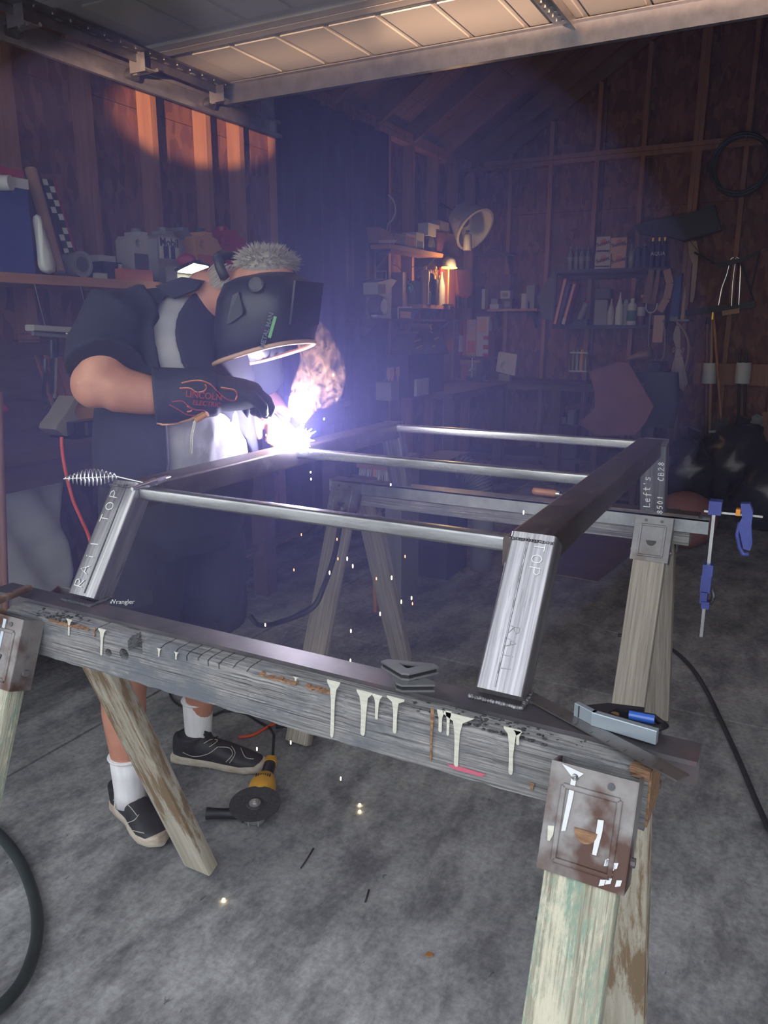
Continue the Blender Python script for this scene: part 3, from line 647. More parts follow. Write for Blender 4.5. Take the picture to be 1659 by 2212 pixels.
# chalk marks
chalk('TOP', on_post(XLc, 0.62, -0.006), nv, (-1, 0, 0), 0.020, pNL, 0.0010, 1.35)
chalk('RAil', on_post(XLc, 0.06, -0.004), nv, (-1, 0, 0), 0.021, pNL, 0.0010, 1.3)
chalk('TOP', on_post(XRc, 0.94, 0.014), -nv, (1, 0, 0), 0.016, pNR, 0.0008, 1.2)
chalk('RAil', on_post(XRc, 0.40, 0.004), -nv, (1, 0, 0), 0.015, pNR, 0.0005, 1.3, 'chalk_faint')
fv = (Vector((0, FY1, ZT - 0.006)) - Vector((0, FY0, 0.879))).normalized(); fn = Vector((0, -fv.z, fv.y)).normalized()
def on_far(t, u): return Vector((XRc - 0.005 + u, lerp(FY0, FY1, t), lerp(0.879, ZT, t))) + fn * 0.0256
chalk("Left's", on_far(0.10, -0.006), fv, (-1, 0, 0), 0.019, pFR, 0.0012, 0.95)
chalk('8501', on_far(0.02, 0.030), fv, (-1, 0, 0), 0.015, pFR, 0.0012, 1.1); chalk('CB28', on_far(0.50, 0.030), fv, (-1, 0, 0), 0.015, pFR, 0.0012, 1.1)
# soot crust on the beam edge beside the welds
for xa_, xb_ in ((-0.46, -0.20), (-1.25, -1.12)):
    mb = MB()
    for i in range(150):
        xx = lerp(xa_, xb_, min(max(random.gauss(.5, .25), 0), 1)); mb.ell((xx, random.uniform(BY0 + 0.001, 0.944), BT + random.uniform(-0.003, 0.0004)), (random.uniform(.0015, .0045), random.uniform(.0015, .004), random.uniform(.0006, .0014)), u=6, v=4)
    stuff(mb.build('weld_soot', 'soot', sh1, 180))

# ================================================================== things lying on the frame
# chipping hammer with a spring handle
hm = thing('chipping_hammer', 'chipping hammer with coiled spring handle resting across the frame corner', 'hammer', (-1.19, 1.09, 1.10))
h0, h1, h2 = Vector((-1.270, 1.028, 1.121)), Vector((-1.198, 1.093, 1.121)), Vector((-1.128, 1.108, 1.110))
ax = (h1 - h0).normalized(); sdv = ax.cross(Vector((0, 0, 1))).normalized(); upv = sdv.cross(ax)
pts = []; turns = 13
for i in range(turns * 14 + 1):
    t = i / (turns * 14); r_ = 0.0045 + 0.0125 * math.sin(math.pi * t) ** 1.15; q = 2 * math.pi * turns * t
    pts.append(h0.lerp(h1, t) + (sdv * math.cos(q) + upv * math.sin(q)) * r_)
MB().tube(pts, 0.0015, 6).build('spring_grip', 'bright_metal', hm, 180)
MB().tube([h0 - ax * 0.004, h1, h2], 0.0020, 8).build('shank', 'bright_metal', hm, 180)
k0, k1 = Vector((-1.098, 1.062, 1.110)), Vector((-1.112, 1.176, 1.112)); kd = (k1 - k0).normalized()
k0 = h2 - kd * 0.05; k1 = h2 + kd * 0.07
MB().cyl(k0, h2 + kd * 0.02, 0.0035, 0.0085, 12).cyl(h2 + kd * 0.02, k1 - kd * 0.02, 0.0085, 0.007, 12).cyl(k1 - kd * 0.02, k1, 0.007, 0.003, 12).build('head', 'bright_metal', hm, 60)
# welding magnets
M('magnet_face', (0.14, 0.145, 0.155), (0.18, 0.185, 0.19), scale=30, rough=0.5, metal=0.4)
def magnet(label, z, cx, cy, rot, s=1.0):
    t = thing('welding_magnet', label, 'magnet', (cx, cy, z), 'triangular welding magnets on the near rail')
    q = Matrix.Rotation(R(rot), 3, 'Z')
    def tri(k): return [Vector((cx, cy, 0)) + q @ Vector(p) * k * s for p in ((-0.045, -0.004, 0), (-0.036, -0.013, 0), (0.036, -0.013, 0), (0.045, -0.004, 0), (0.006, 0.030, 0), (-0.006, 0.030, 0))]
    def lay(z0, h, k, nm, mat):
        o_ = MB().prism([p + Vector((0, 0, z0)) for p in tri(k) ], (0, 0, h)).build(nm, mat, t)
        cut(o_, [MB().prism([Vector((cx, cy, z0 - 0.01)) + q @ Vector(p) * s for p in ((-0.017, -0.003, 0), (0.017, -0.003, 0), (0.002, 0.012, 0), (-0.002, 0.012, 0))], (0, 0, h + 0.02))])
    lay(z, 0.003, 1.0, 'plate', 'magnet_face'); lay(z + 0.003, 0.006, 0.93, 'core', 'black_plastic'); lay(z + 0.009, 0.003, 1.0, 'plate', 'magnet_face')
zr = BT + 0.0067
magnet('lower black triangular welding magnet lying flat on the near rail', zr, -0.470, 0.962, 168, 0.95)
magnet('upper black triangular welding magnet stacked on another magnet', zr + 0.0125, -0.480, 0.976, 195, 1.0)
# combination square
M('blade_steel', (0.16, 0.15, 0.15), (0.22, 0.20, 0.195), scale=20, rough=0.4, metal=0.8)
M('square_head', (0.36, 0.42, 0.47), rough=0.35, metal=0.6); M('vial_blue', (0.03, 0.10, 0.42), rough=0.15, coat=0.5); M('brass', (0.55, 0.38, 0.14), rough=0.3, metal=0.9)
sq = thing('combination_square', 'combination square with blue vial lying across the beam end', 'square', (-0.17, 0.95, zr))
b0, b1 = Vector((-0.312, 1.012, zr + 0.0035)), Vector((-0.072, 0.889, zr + 0.0035)); bd = (b1 - b0).normalized(); bs_ = bd.cross(Vector((0, 0, 1))).normalized()
MB().bar(b0, b1, 0.024, 0.0022).build('blade', 'blade_steel', sq, label='dark steel ruler blade')
for i in range(40):
    if i % 4 == 0: MB().box(b0.lerp(b1, i / 40 + 0.01) + bs_ * 0.0085 + Vector((0, 0, 0.0013)), (0.0006, 0.006, 0.0004), Matrix.Rotation(math.atan2(bd.y, bd.x), 3, 'Z')).build('graduation', 'dark_steel', sq)
hc0, hc1 = Vector((-0.220, 0.967, zr + 0.014)), Vector((-0.113, 0.954, zr + 0.014)); hd = (hc1 - hc0).normalized()
MB().bar(hc0 + hd * 0.022, hc1, 0.010, 0.020, r=0.001, n=1).bar(hc0 + Vector((-0.004, 0.012, 0)), hc0 + hd * 0.026, 0.009, 0.020, r=0.001, n=1).build('head_face', 'square_head', sq, 40)
hn = Vector((-hd.y, hd.x, 0))
P = [hc0 + hn * 0.004, hc0 + hd * 0.03 + hn * 0.036, hc0 + hd * 0.075 + hn * 0.052, hc0 + hd * 0.076 + hn * 0.046, hc0 + hd * 0.045 + hn * 0.032, hc0 + hd * 0.040 + hn * 0.010, hc0 + hd * 0.085 + hn * 0.006, hc0 + hd * 0.086 + hn * 0.002]
MB().prism([p - Vector((0, 0, 0.008)) for p in P], (0, 0, 0.017)).bevel(0.002, 2).build('head_casting', 'black_plastic', sq, 40)
MB().cyl(hc0 + hd * 0.062 + hn * 0.028 + Vector((0, 0, 0.004)), hc0 + hd * 0.094 + hn * 0.034 + Vector((0, 0, 0.004)), 0.0065, n=14).build('level_vial', 'vial_blue', sq, 60)
MB().tube([hc0 + hd * 0.058 + hn * 0.04, hc0 + hd * 0.09 + hn * 0.048, hc0 + hd * 0.108 + hn * 0.034, hc0 + hd * 0.10 + hn * 0.016, hc0 + hd * 0.065 + hn * 0.012], 0.005, 10).build('casting_loop', 'black_plastic', sq, 180)
MB().cyl(hc0 + hd * 0.048 + hn * 0.012 - Vector((0, 0, 0.004)), hc0 + hd * 0.048 + hn * 0.012 + Vector((0, 0, 0.009)), 0.0055, n=14).build('lock_nut', 'brass', sq, 60)
# rusty locking strip over the left end of the rail
rc = thing('rusty_clamp_bar', 'rusty steel bar laid across the rail at the photo edge', 'steel bar', (-1.33, 0.93, zr))
r0, r1 = PZ(-40, 1312, 0.905), PZ(63, 1270, 0.905)
MB().bar(r0, r1, 0.016, 0.012, r=0.003, n=2).build('bar', 'rust', rc, 40); MB().cyl(r0.lerp(r1, .62) + Vector((0, 0, .0055)), r0.lerp(r1, .62) + Vector((0, 0, .0066)), 0.0035, n=12).build('hole', 'black_rubber', rc)
r2 = PZ(-60, 1345, 0.885); r3 = PZ(5, 1322, 0.885)
MB().bar(r2, r3, 0.018, 0.014, r=0.003, n=2).build('jaw', 'rust', rc, 40)
# wooden-handled chisel on the far rail
ch = thing('wood_handled_chisel', 'chisel with a worn wooden handle lying on the far rail', 'chisel', (-0.72, 2.36, 0.876))
M('handle_wood', (0.30, 0.12, 0.055), (0.42, 0.20, 0.10), scale=14, rough=0.5)
c0 = PZ(1150, 1060, 0.888); c1 = PZ(1200, 1066, 0.888); cdv = (c1 - c0).normalized()
MB().lathe(c0, [(0.004, 0), (0.011, 0.004), (0.0125, 0.02), (0.0115, 0.05), (0.0125, 0.075), (0.010, 0.082)], 14, cdv).build('handle', 'handle_wood', ch, 60)
MB().lathe(c0 + cdv * 0.082, [(0.0095, 0), (0.0095, 0.012), (0.006, 0.014)], 14, cdv).build('ferrule', 'bright_metal', ch, 60)
MB().bar(c0 + cdv * 0.095, c0 + cdv * 0.19 - Vector((0, 0, 0.008)), 0.012, 0.005).build('blade', 'blade_steel', ch)
# bar clamps
M('clamp_blue', (0.045, 0.06, 0.26), (0.06, 0.08, 0.33), scale=15, rough=0.45); M('clamp_orange', (0.75, 0.28, 0.03), rough=0.4)
c1_ = thing('bar_clamp', 'blue bar clamp hanging upright from the end of the far rail', 'clamp', (-0.178, 2.36, 0.88), 'blue bar clamps on the far rail')
MB().bar((-0.182, 2.36, 0.926), (-0.182, 2.36, 0.505), 0.009, 0.005, up=(0, 1, 0)).build('bar', 'bright_metal', c1_)
MB().bb((-0.197, 2.345, 0.886), (-0.163, 2.385, 0.926)).bevel(0.004, 2).build('fixed_jaw', 'clamp_blue', c1_, 40)
MB().bb((-0.196, 2.345, 0.70), (-0.168, 2.375, 0.735)).bevel(0.003, 2).build('sliding_jaw', 'clamp_blue', c1_, 40)
MB().bb((-0.198, 2.35, 0.648), (-0.170, 2.375, 0.70)).bb((-0.196, 2.35, 0.612), (-0.176, 2.375, 0.65)).bevel(0.003, 2).build('grip', 'clamp_blue', c1_, 40)
MB().tube([(-0.165, 2.355, 0.665), (-0.158, 2.35, 0.64), (-0.166, 2.35, 0.615)], 0.006, 8).build('trigger', 'dark_steel', c1_, 180)
MB().bb((-0.190, 2.343, 0.60), (-0.168, 2.37, 0.622)).bevel(0.003, 2).build('end_pad', 'clamp_blue', c1_, 40)
c2_ = thing('bar_clamp', 'blue pistol-grip bar clamp with orange trigger sticking out past the far rail', 'clamp', (-0.10, 2.36, 0.88), 'blue bar clamps on the far rail')
MB().bar((-0.21, 2.375, 0.889), (-0.055, 2.37, 0.891), 0.008, 0.006).build('bar', 'bright_metal', c2_)
gx = -0.103
P = [(gx - 0.012, 0.925), (gx + 0.012, 0.928), (gx + 0.022, 0.905), (gx + 0.022, 0.862), (gx + 0.030, 0.812), (gx + 0.026, 0.792), (gx + 0.008, 0.795), (gx - 0.004, 0.835), (gx - 0.012, 0.862), (gx - 0.004, 0.885)]
MB().prism([(x, 2.352, z) for x, z in P], (0, 0.03, 0)).bevel(0.004, 2).build('pistol_grip', 'clamp_blue', c2_, 40)
MB().tube([(gx - 0.008, 2.367, 0.868), (gx - 0.012, 2.367, 0.832), (gx - 0.002, 2.367, 0.795), (gx + 0.008, 2.367, 0.776), (gx + 0.024, 2.367, 0.778)], 0.0065, 8).build('squeeze_lever', 'clamp_blue', c2_, 180)
MB().bb((gx - 0.022, 2.355, 0.889), (gx - 0.010, 2.378, 0.908)).bevel(0.003, 2).build('release_trigger', 'clamp_orange', c2_, 40)

# ================================================================== on the floor
# angle grinder
M('grinder_yellow', (0.62, 0.33, 0.03), (0.50, 0.26, 0.025), scale=20, rough=0.4); M('disc_black', (0.028, 0.028, 0.030), (0.045, 0.045, 0.047), scale=60, rough=0.75, bump=0.3)
M('alu', (0.45, 0.45, 0.46), rough=0.4, metal=0.8)
ag = thing('angle_grinder', 'yellow and black angle grinder lying disc-up on the concrete', 'angle grinder', (-1.28, 1.58, 0))
gc = PZ(551, 1738, 0.060); ga = PZ(592, 1612, 0.062); gdv = Vector((ga.x - gc.x, ga.y - gc.y, 0)).normalized(); gs = Vector((-gdv.y, gdv.x, 0))
tilt = Quaternion(gs, R(-6)) @ Vector((0, 0, 1)); gc.z = 0.062
MB().lathe(gc, [(0.0, 0), (0.074, 0.0), (0.0745, 0.003), (0.050, 0.004), (0.026, 0.0015), (0.024, 0.003), (0, 0.003)], 48, tilt).build('cutting_disc', 'disc_black', ag, 40)
MB().lathe(gc + tilt * 0.003, [(0.017, 0), (0.017, 0.003), (0.010, 0.004), (0.010, 0.008), (0.0045, 0.008), (0.0045, 0.012), (0, 0.012)], 20, tilt).build('flange_nut', 'alu', ag, 40)
MB().lathe(gc + tilt * 0.012, [(0.004, 0), (0.004, 0.004), (0, 0.005)], 12, tilt).build('spindle', 'bright_metal', ag, 40)
gb = gc - Vector((0, 0, 0.030)); gb2 = gb + gdv * 0.022 + Vector((0, 0, 0.010))
MB().loft([(gb - gdv * 0.032, gs * 0.020, Vector((0, 0, .016))), (gb - gdv * 0.02, gs * 0.031, Vector((0, 0, .027))), (gb + gdv * 0.02, gs * 0.034, Vector((0, 0, .029))), (gb + gdv * 0.045, gs * 0.031, Vector((0, 0, .029)))], 20, 2.8).build('gear_case', 'alu', ag, 50)
for k in (-1, 1): MB().bar(gb - gdv * 0.031 + gs * 0.014 * k - Vector((0, 0, .02)), gb - gdv * 0.031 + gs * 0.014 * k + Vector((0, 0, .018)), 0.004, 0.006, up=gdv).build('fin', 'alu', ag)
zz = Vector((0, 0, 1))
MB().loft([(gb2 + gdv * 0.044, gs * 0.036, zz * .030), (gb2 + gdv * 0.066, gs * 0.041, zz * .036), (gb2 + gdv * 0.10, gs * 0.040, zz * .036), (gb2 + gdv * 0.128, gs * 0.034, zz * .031), (gb2 + gdv * 0.145, gs * 0.024, zz * .024)], 24, 2.4).build('motor_body', 'grinder_yellow', ag, 50)
for k in range(7): MB().bar(gb2 + gdv * 0.098 + gs * (-0.021 + 0.007 * k) + zz * 0.0300, gb2 + gdv * 0.112 + gs * (-0.021 + 0.007 * k) + zz * 0.0300, 0.0035, 0.010).build('vent_slot', 'black_plastic', ag)
MB().loft([(gb2 + gdv * 0.125, gs * 0.020, zz * .022), (gb2 + gdv * 0.16, gs * 0.019, zz * .020), (gb2 + gdv * 0.215, gs * 0.019, zz * .019), (gb2 + gdv * 0.235, gs * 0.017, zz * .017)], 20, 2.6).build('rear_handle', 'black_plastic', ag, 50)
MB().loft([(gb2 + gdv * 0.214, gs * 0.0205, zz * .021), (gb2 + gdv * 0.240, gs * 0.0195, zz * .020)], 20, 3).build('end_cap', 'grinder_yellow', ag, 50)
MB().bar(gb2 + gdv * 0.14 + zz * 0.021, gb2 + gdv * 0.19 + zz * 0.023, 0.012, 0.006, r=0.002, n=2).build('paddle_switch', 'dark_steel', ag, 40)
hs = gb - gdv * 0.004; h_end = PZ(430, 1757, 0.032); hdv = Vector((h_end.x - hs.x, h_end.y - hs.y, 0)).normalized()
MB().lathe(hs + hdv * 0.030, [(0.008, 0), (0.008, 0.012), (0.015, 0.014), (0.0165, 0.025), (0.0155, 0.06), (0.0165, 0.10), (0.018, 0.104), (0.018, 0.112), (0.010, 0.114)], 20, hdv).build('side_handle', 'black_plastic', ag, 40)
MB().bar(hs + hdv * 0.036 - zz * 0.022, hs + hdv * 0.036 + zz * 0.018, 0.022, 0.006, up=hdv, r=0.002, n=2).build('guard_lever', 'black_plastic', ag, 40)
MB().tube([gb2 + gdv * 0.238, gb2 + gdv * 0.265 + zz * 0.0, PZ(592, 1588, 0.03), PZ(583, 1572, 0.012)], 0.005, 8).build('cord_boot', 'black_rubber', ag, 180)
def spline(pts, n=10):
    pts = [Vector(p) for p in pts]; out = []
    for i in range(len(pts) - 1):
        p0, p1, p2, p3 = pts[max(i - 1, 0)], pts[i], pts[i + 1], pts[min(i + 2, len(pts) - 1)]
        for k in range(n):
            t = k / n; out.append(0.5 * ((2 * p1) + (p2 - p0) * t + (2 * p0 - 5 * p1 + 4 * p2 - p3) * t * t + (3 * p1 - p0 - 3 * p2 + p3) * t ** 3))
    return out + [pts[-1]]
tag(MB().tube(spline([PZ(583, 1572, 0.008), PZ(560, 1560, .008), PZ(530, 1542, .008), PZ(490, 1535, .008), PZ(450, 1545, .008), PZ(400, 1530, .008), PZ(372, 1510, .008), PZ(370, 1485, .008), PZ(400, 1450, 0.008), PZ(520, 1440, .008)]), 0.0045, 8).build('power_cord', 'black_rubber', None, 180), 'black grinder power cord trailing behind the white-socked foot', 'cord')
M('orange_cord', (0.75, 0.09, 0.03), rough=0.45)
tag(MB().tube(spline([PZ(515, 1593, .008), PZ(545, 1588, .008), PZ(575, 1572, .008), PZ(600, 1560, .008), PZ(640, 1545, .008)]), 0.0052, 8).build('extension_cord', 'orange_cord', None, 180), 'short run of orange extension cord beside the shoe toe', 'cord')
cp = MB().bb((-0.02, -0.035, 0), (0.02, 0.035, 0.03)).bevel(0.006, 2).build('cord_plug', 'black_plastic', None, 40); cp.location = PZ(607, 1563, 0.0); cp.rotation_euler = (0, 0, 0.7)
tag(cp, 'black plug joining the orange and black cords on the floor', 'plug')
hose = spline([PZ(-60, 1760, 0.02), PZ(0, 1805, 0.02), PZ(45, 1865, 0.02), PZ(75, 1945, 0.02), PZ(80, 2020, 0.02), PZ(60, 2095, 0.02), PZ(25, 2150, 0.02), PZ(-30, 2195, .02), PZ(-120, 2230, .02)])
tag(MB().tube(hose, 0.0145, 14).build('rubber_hose', M('hose_green', (0.018, 0.026, 0.025), (0.028, 0.038, 0.036), scale=20, rough=0.42), None, 180), 'thick dark green-black rubber hose curving over the floor at the lower left', 'hose')
cab = spline([PZ(1335, 1372, .009), PZ(1400, 1380, .009), PZ(1450, 1402, 0.009), PZ(1490, 1438, .009), PZ(1525, 1490, .009), PZ(1560, 1562, .009), PZ(1600, 1650, .009), PZ(1640, 1745, .009), PZ(1680, 1830, .009)])
tag(MB().tube(cab, 0.0085, 10).build('welding_cable', 'black_rubber', None, 180), 'black welding cable running over the floor behind the right-hand legs', 'cable')
tag(MB().tube(spline([PZ(1358, 1374, .003), PZ(1250, 1345, .003), PZ(1167, 1315, .003), PZ(1060, 1276, .003), PZ(1018, 1249, .003), PZ(960, 1212, .003), PZ(901, 1155, .003)]), 0.0022, 6).build('thin_wire', 'galv_clean', None, 180), 'thin pale wire lying across the floor under the frame', 'wire')
# stinger lead draped down past the man's knee
tag(MB().tube(spline([PZ(740, 1100, 0.9), PY(735, 1130, 2.2), PY(722, 1200, 2.1), PY(700, 1265, 2.0), PY(672, 1315, 1.95), PY(600, 1345, 1.95), PY(560, 1350, 2.0), PY(540, 1330, 2.0)]), 0.009, 10).build('electrode_lead', 'black_rubber', None, 180), 'black electrode lead looping down beside the far sawhorse leg', 'cable')
# litter on the slab
M('slag', (0.03, 0.028, 0.027), rough=0.8); M('leaf_brown', (0.32, 0.13, 0.035), rough=0.8)
lf = [PZ(x, y, 0.003) for x, y in ((918, 2063), (925, 2067), (936, 2066), (934, 2059), (925, 2056))]
tag(MB().prism(lf, (0, 0, 0.002)).build('dry_leaf', 'leaf_brown'), 'tiny brown dry leaf on the bare concrete', 'leaf')
for (x0_, y0_, x1_, y1_), lb in (((650, 1875, 677, 1833), 'thin burnt electrode stub near the dark floor stain'), ((789, 1948, 797, 1922), 'short black twig of wire on the pale floor'), ):
    tag(MB().tube([PZ(x0_, y0_, .003), PZ((x0_ + x1_) / 2, (y0_ + y1_) / 2 + 1, .003), PZ(x1_, y1_, .003)], 0.0025, 6).build('wire_stub', 'slag', None, 180), lb, 'wire')
# flat brown sheet on the floor beyond the far sawhorse
M('cardboard', (0.20, 0.115, 0.078), (0.25, 0.145, 0.10), scale=5, rough=0.85)
sheet = [PZ(x, y, 0.004) for x, y in ((1110, 1226), (1290, 1258), (1395, 1170), (1330, 1120), (1180, 1110), (1080, 1150))]
tag(MB().prism(sheet, (0, 0, 0.006)).build('floor_sheet', 'cardboard'), 'brown sheet of fibreboard lying flat on the floor behind the frame', 'board')
# ================================================================== the welder
from mathutils.bvhtree import BVHTree
M('skin', (0.42, 0.185, 0.125), (0.50, 0.235, 0.165), scale=14, rough=0.55, bump=0.05, bscale=160)
M('shirt_navy', (0.012, 0.013, 0.026), (0.020, 0.021, 0.038), scale=6, rough=0.85, bump=0.25, bscale=9)
M('shorts_black', (0.014, 0.014, 0.022), (0.020, 0.020, 0.030), scale=8, rough=0.88, bump=0.2, bscale=12)
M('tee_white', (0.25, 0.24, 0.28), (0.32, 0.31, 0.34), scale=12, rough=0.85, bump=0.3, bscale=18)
M('sock_white', (0.74, 0.73, 0.75), (0.66, 0.65, 0.68), scale=60, stretch=(1, 1, 0.2), rough=0.9, bump=0.2)
M('shoe_black', (0.016, 0.016, 0.018), (0.026, 0.026, 0.028), scale=25, rough=0.6)
M('sole_white', (0.52, 0.47, 0.41), (0.36, 0.28, 0.21), scale=18, stretch=(1, 1, 3), rough=0.75)
M('shoe_line', (0.50, 0.47, 0.43), rough=0.6)
M('glove_navy', (0.018, 0.020, 0.036), (0.030, 0.032, 0.052), scale=12, rough=0.8, bump=0.25, bscale=22)
M('glove_tan', (0.42, 0.20, 0.085), (0.33, 0.15, 0.06), scale=12, rough=0.75, bump=0.25, bscale=24)
M('flame_red', (0.33, 0.05, 0.05), rough=0.6); M('flame_yellow', (0.75, 0.42, 0.12), rough=0.6); M('logo_red', (0.26, 0.045, 0.05), rough=0.7)
M('helmet_black', (0.013, 0.014, 0.018), (0.020, 0.021, 0.026), scale=10, rough=0.42); M('helmet_rim', (0.45, 0.28, 0.20), rough=0.5)  # rim's orange stands in for light on the black helmet's lower edge
M('hair_grey', (0.42, 0.38, 0.35), (0.30, 0.27, 0.25), scale=30, rough=0.7)
M('tag_green', (0.18, 0.42, 0.16), rough=0.5); M('tag_grey', (0.12, 0.14, 0.17), rough=0.5); M('label_white', (0.7, 0.7, 0.72), rough=0.6)

man = thing('person', 'man in navy shirt, dark shorts and black welding helmet bending over the arc', 'person', (-1.58, 1.57, 0))
X3, Y3, Z3 = Vector((1, 0, 0)), Vector((0, 1, 0)), Vector((0, 0, 1))
def limb(mb, pts, n=16):
    """tapering round limb: (point, radius)"""
    P = [Vector(p) for p, _ in pts]; secs = []
    for i, (p, r_) in enumerate(pts):
        t = (P[min(i + 1, len(P) - 1)] - P[max(i - 1, 0)]).normalized(); a = t.cross(Vector((0.3, 1, 0.2))).normalized(); b = t.cross(a)
        rr = r_ if isinstance(r_, tuple) else (r_, r_); secs.append((P[i], a * rr[0], b * rr[1]))
    return mb.loft(secs, n)
elbR, wriR, hanR = PY(208, 832, 1.29), PY(345, 858, 1.39), PY(520, 858, 1.535)
shR, shL = Vector((-1.475, 1.375, 1.43)), Vector((-1.40, 1.775, 1.42))
elbL, wriL, hanL = Vector((-1.47, 1.93, 1.20)), Vector((-1.335, 1.845, 1.150)), Vector((-1.255, 1.790, 1.135))
headc = PY(566, 640, 1.60)
b = MB()
b.loft([((-1.50, 1.57, .86), Y3 * .17, X3 * .15), ((-1.49, 1.57, 1.0), Y3 * .185, X3 * .165), ((-1.48, 1.57, 1.12), Y3 * .19, X3 * .17), ((-1.465, 1.57, 1.26), Y3 * .185, X3 * .15), ((-1.45, 1.57, 1.38), Y3 * .18, X3 * .125), ((-1.435, 1.57, 1.45), Y3 * .13, X3 * .095), ((-1.42, 1.58, 1.49), Y3 * .07, X3 * .07)], 24)
limb(b, [((-1.43, 1.58, 1.44), .075), (PY(455, 640, 1.59), .068), (PY(500, 640, 1.6), .066), (PY(530, 630, 1.6), .07)])
b.ell(headc, (.092, .076, .108), Matrix.Rotation(R(28), 3, 'Y'))
b.ell(headc + Vector((.055, 0, -.055)), (.05, .045, .055)); b.ell(headc + Vector((.098, 0, -.02)), (.02, .014, .022))       # jaw, nose
for s_ in (-1, 1): b.ell(headc + Vector((-.012, s_ * .078, -.005)), (.018, .01, .03))                                          # ears
limb(b, [(shR, .062), (shR.lerp(elbR, .5), .058), (elbR, .054), (elbR.lerp(wriR, .3), .056), (elbR.lerp(wriR, .7), .050), (wriR, .044)])
b.ell(elbR + Vector((-.012, 0, 0)), (.052, .05, .056))
limb(b, [(shL, .062), (shL.lerp(elbL, .5), .056), (elbL, .050), (elbL.lerp(wriL, .4), .050), (wriL, .038)])
limb(b, [((-1.53, 1.47, .92), .105), ((-1.56, 1.455, .72), .085), ((-1.59, 1.44, .53), .062), ((-1.605, 1.425, .42), .064), ((-1.602, 1.415, .34), .062), ((-1.595, 1.405, .20), .044), ((-1.592, 1.405, .09), .038)])
b.ell((-1.582, 1.435, .54), (.062, .058, .06))
limb(b, [((-1.51, 1.67, .92), .105), ((-1.54, 1.71, .72), .085), ((-1.575, 1.735, .50), .060), ((-1.605, 1.75, .38), .060), ((-1.61, 1.75, .30), .056), ((-1.632, 1.752, .17), .042), ((-1.64, 1.752, .09), .038)])
body = link('body', fuse(b, 0.007, 6), 'skin', man)

# white tee under the open shirt
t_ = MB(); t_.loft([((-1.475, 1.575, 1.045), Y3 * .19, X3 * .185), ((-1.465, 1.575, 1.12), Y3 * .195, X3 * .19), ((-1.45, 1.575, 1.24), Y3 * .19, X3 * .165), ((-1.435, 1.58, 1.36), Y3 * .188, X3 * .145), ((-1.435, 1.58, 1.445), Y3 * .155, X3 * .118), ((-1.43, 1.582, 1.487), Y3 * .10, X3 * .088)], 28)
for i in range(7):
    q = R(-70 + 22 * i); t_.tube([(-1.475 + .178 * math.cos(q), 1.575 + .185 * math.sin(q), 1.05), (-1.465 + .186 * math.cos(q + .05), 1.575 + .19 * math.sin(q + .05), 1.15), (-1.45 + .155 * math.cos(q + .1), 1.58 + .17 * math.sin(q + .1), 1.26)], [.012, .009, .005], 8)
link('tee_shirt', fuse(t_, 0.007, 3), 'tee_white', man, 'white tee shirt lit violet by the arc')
# open dark shirt: wraps the back and both sides, front left open
s = MB(); nA = 26
def shell(rows):
    """open wrap of cloth: rows (centre, ry, rx, far edge angle, near edge angle) round the body, 0 = front"""
    V = []; fs = []
    for c, ry, rx, a0, a1 in rows:
        for k in range(nA + 1):
            q = R(lerp(a0, a1, k / nA)); V.append(Vector(c) + Vector((rx * math.cos(q), ry * math.sin(q), 0)))
    for i in range(len(rows) - 1):
        for k in range(nA): fs.append((i * (nA + 1) + k, i * (nA + 1) + k + 1, (i + 1) * (nA + 1) + k + 1, (i + 1) * (nA + 1) + k))
    return MB().verts_faces(V, fs)
rows = [((-1.488, 1.575, 1.015), .212, .208, -335, -52), ((-1.480, 1.575, 1.12), .216, .212, -345, -52), ((-1.470, 1.575, 1.24), .212, .190, -392, -52), ((-1.455, 1.575, 1.34), .212, .162, -402, -54), ((-1.450, 1.575, 1.42), .205, .130, -402, -58), ((-1.440, 1.58, 1.475), .140, .105, -398, -62), ((-1.430, 1.582, 1.50), .088, .085, -390, -66)]
sm = evaluate(shell(rows).mesh('s'), [('SUBSURF', dict(levels=1)), ('SOLIDIFY', dict(thickness=0.012, offset=1.0))])
m2 = MB(); m2.bm.from_mesh(sm)
limb(m2, [(shR + Vector((.04, .08, .03)), .062), (shR + Vector((.005, .01, .005)), .088), (shR.lerp(elbR, .5), .090), (shR.lerp(elbR, .80) + Vector((.02, 0, .01)), .092)], 20)
limb(m2, [(shL + Vector((.02, -.06, .02)), .062), (shL, .085), (shL.lerp(elbL, .5), .086), (shL.lerp(elbL, .75), .088)], 20)
sm = fuse(m2, 0.007, 4)
shirt = link('shirt', sm, 'shirt_navy', man)
cl = MB().prism([PY(436, 606, 1.52), PY(392, 598, 1.52), PY(335, 618, 1.47), PY(372, 645, 1.47), PY(422, 626, 1.49)], (0, 0.012, 0)).bevel(0.003, 2).build('collar', 'shirt_navy', shirt, 40)
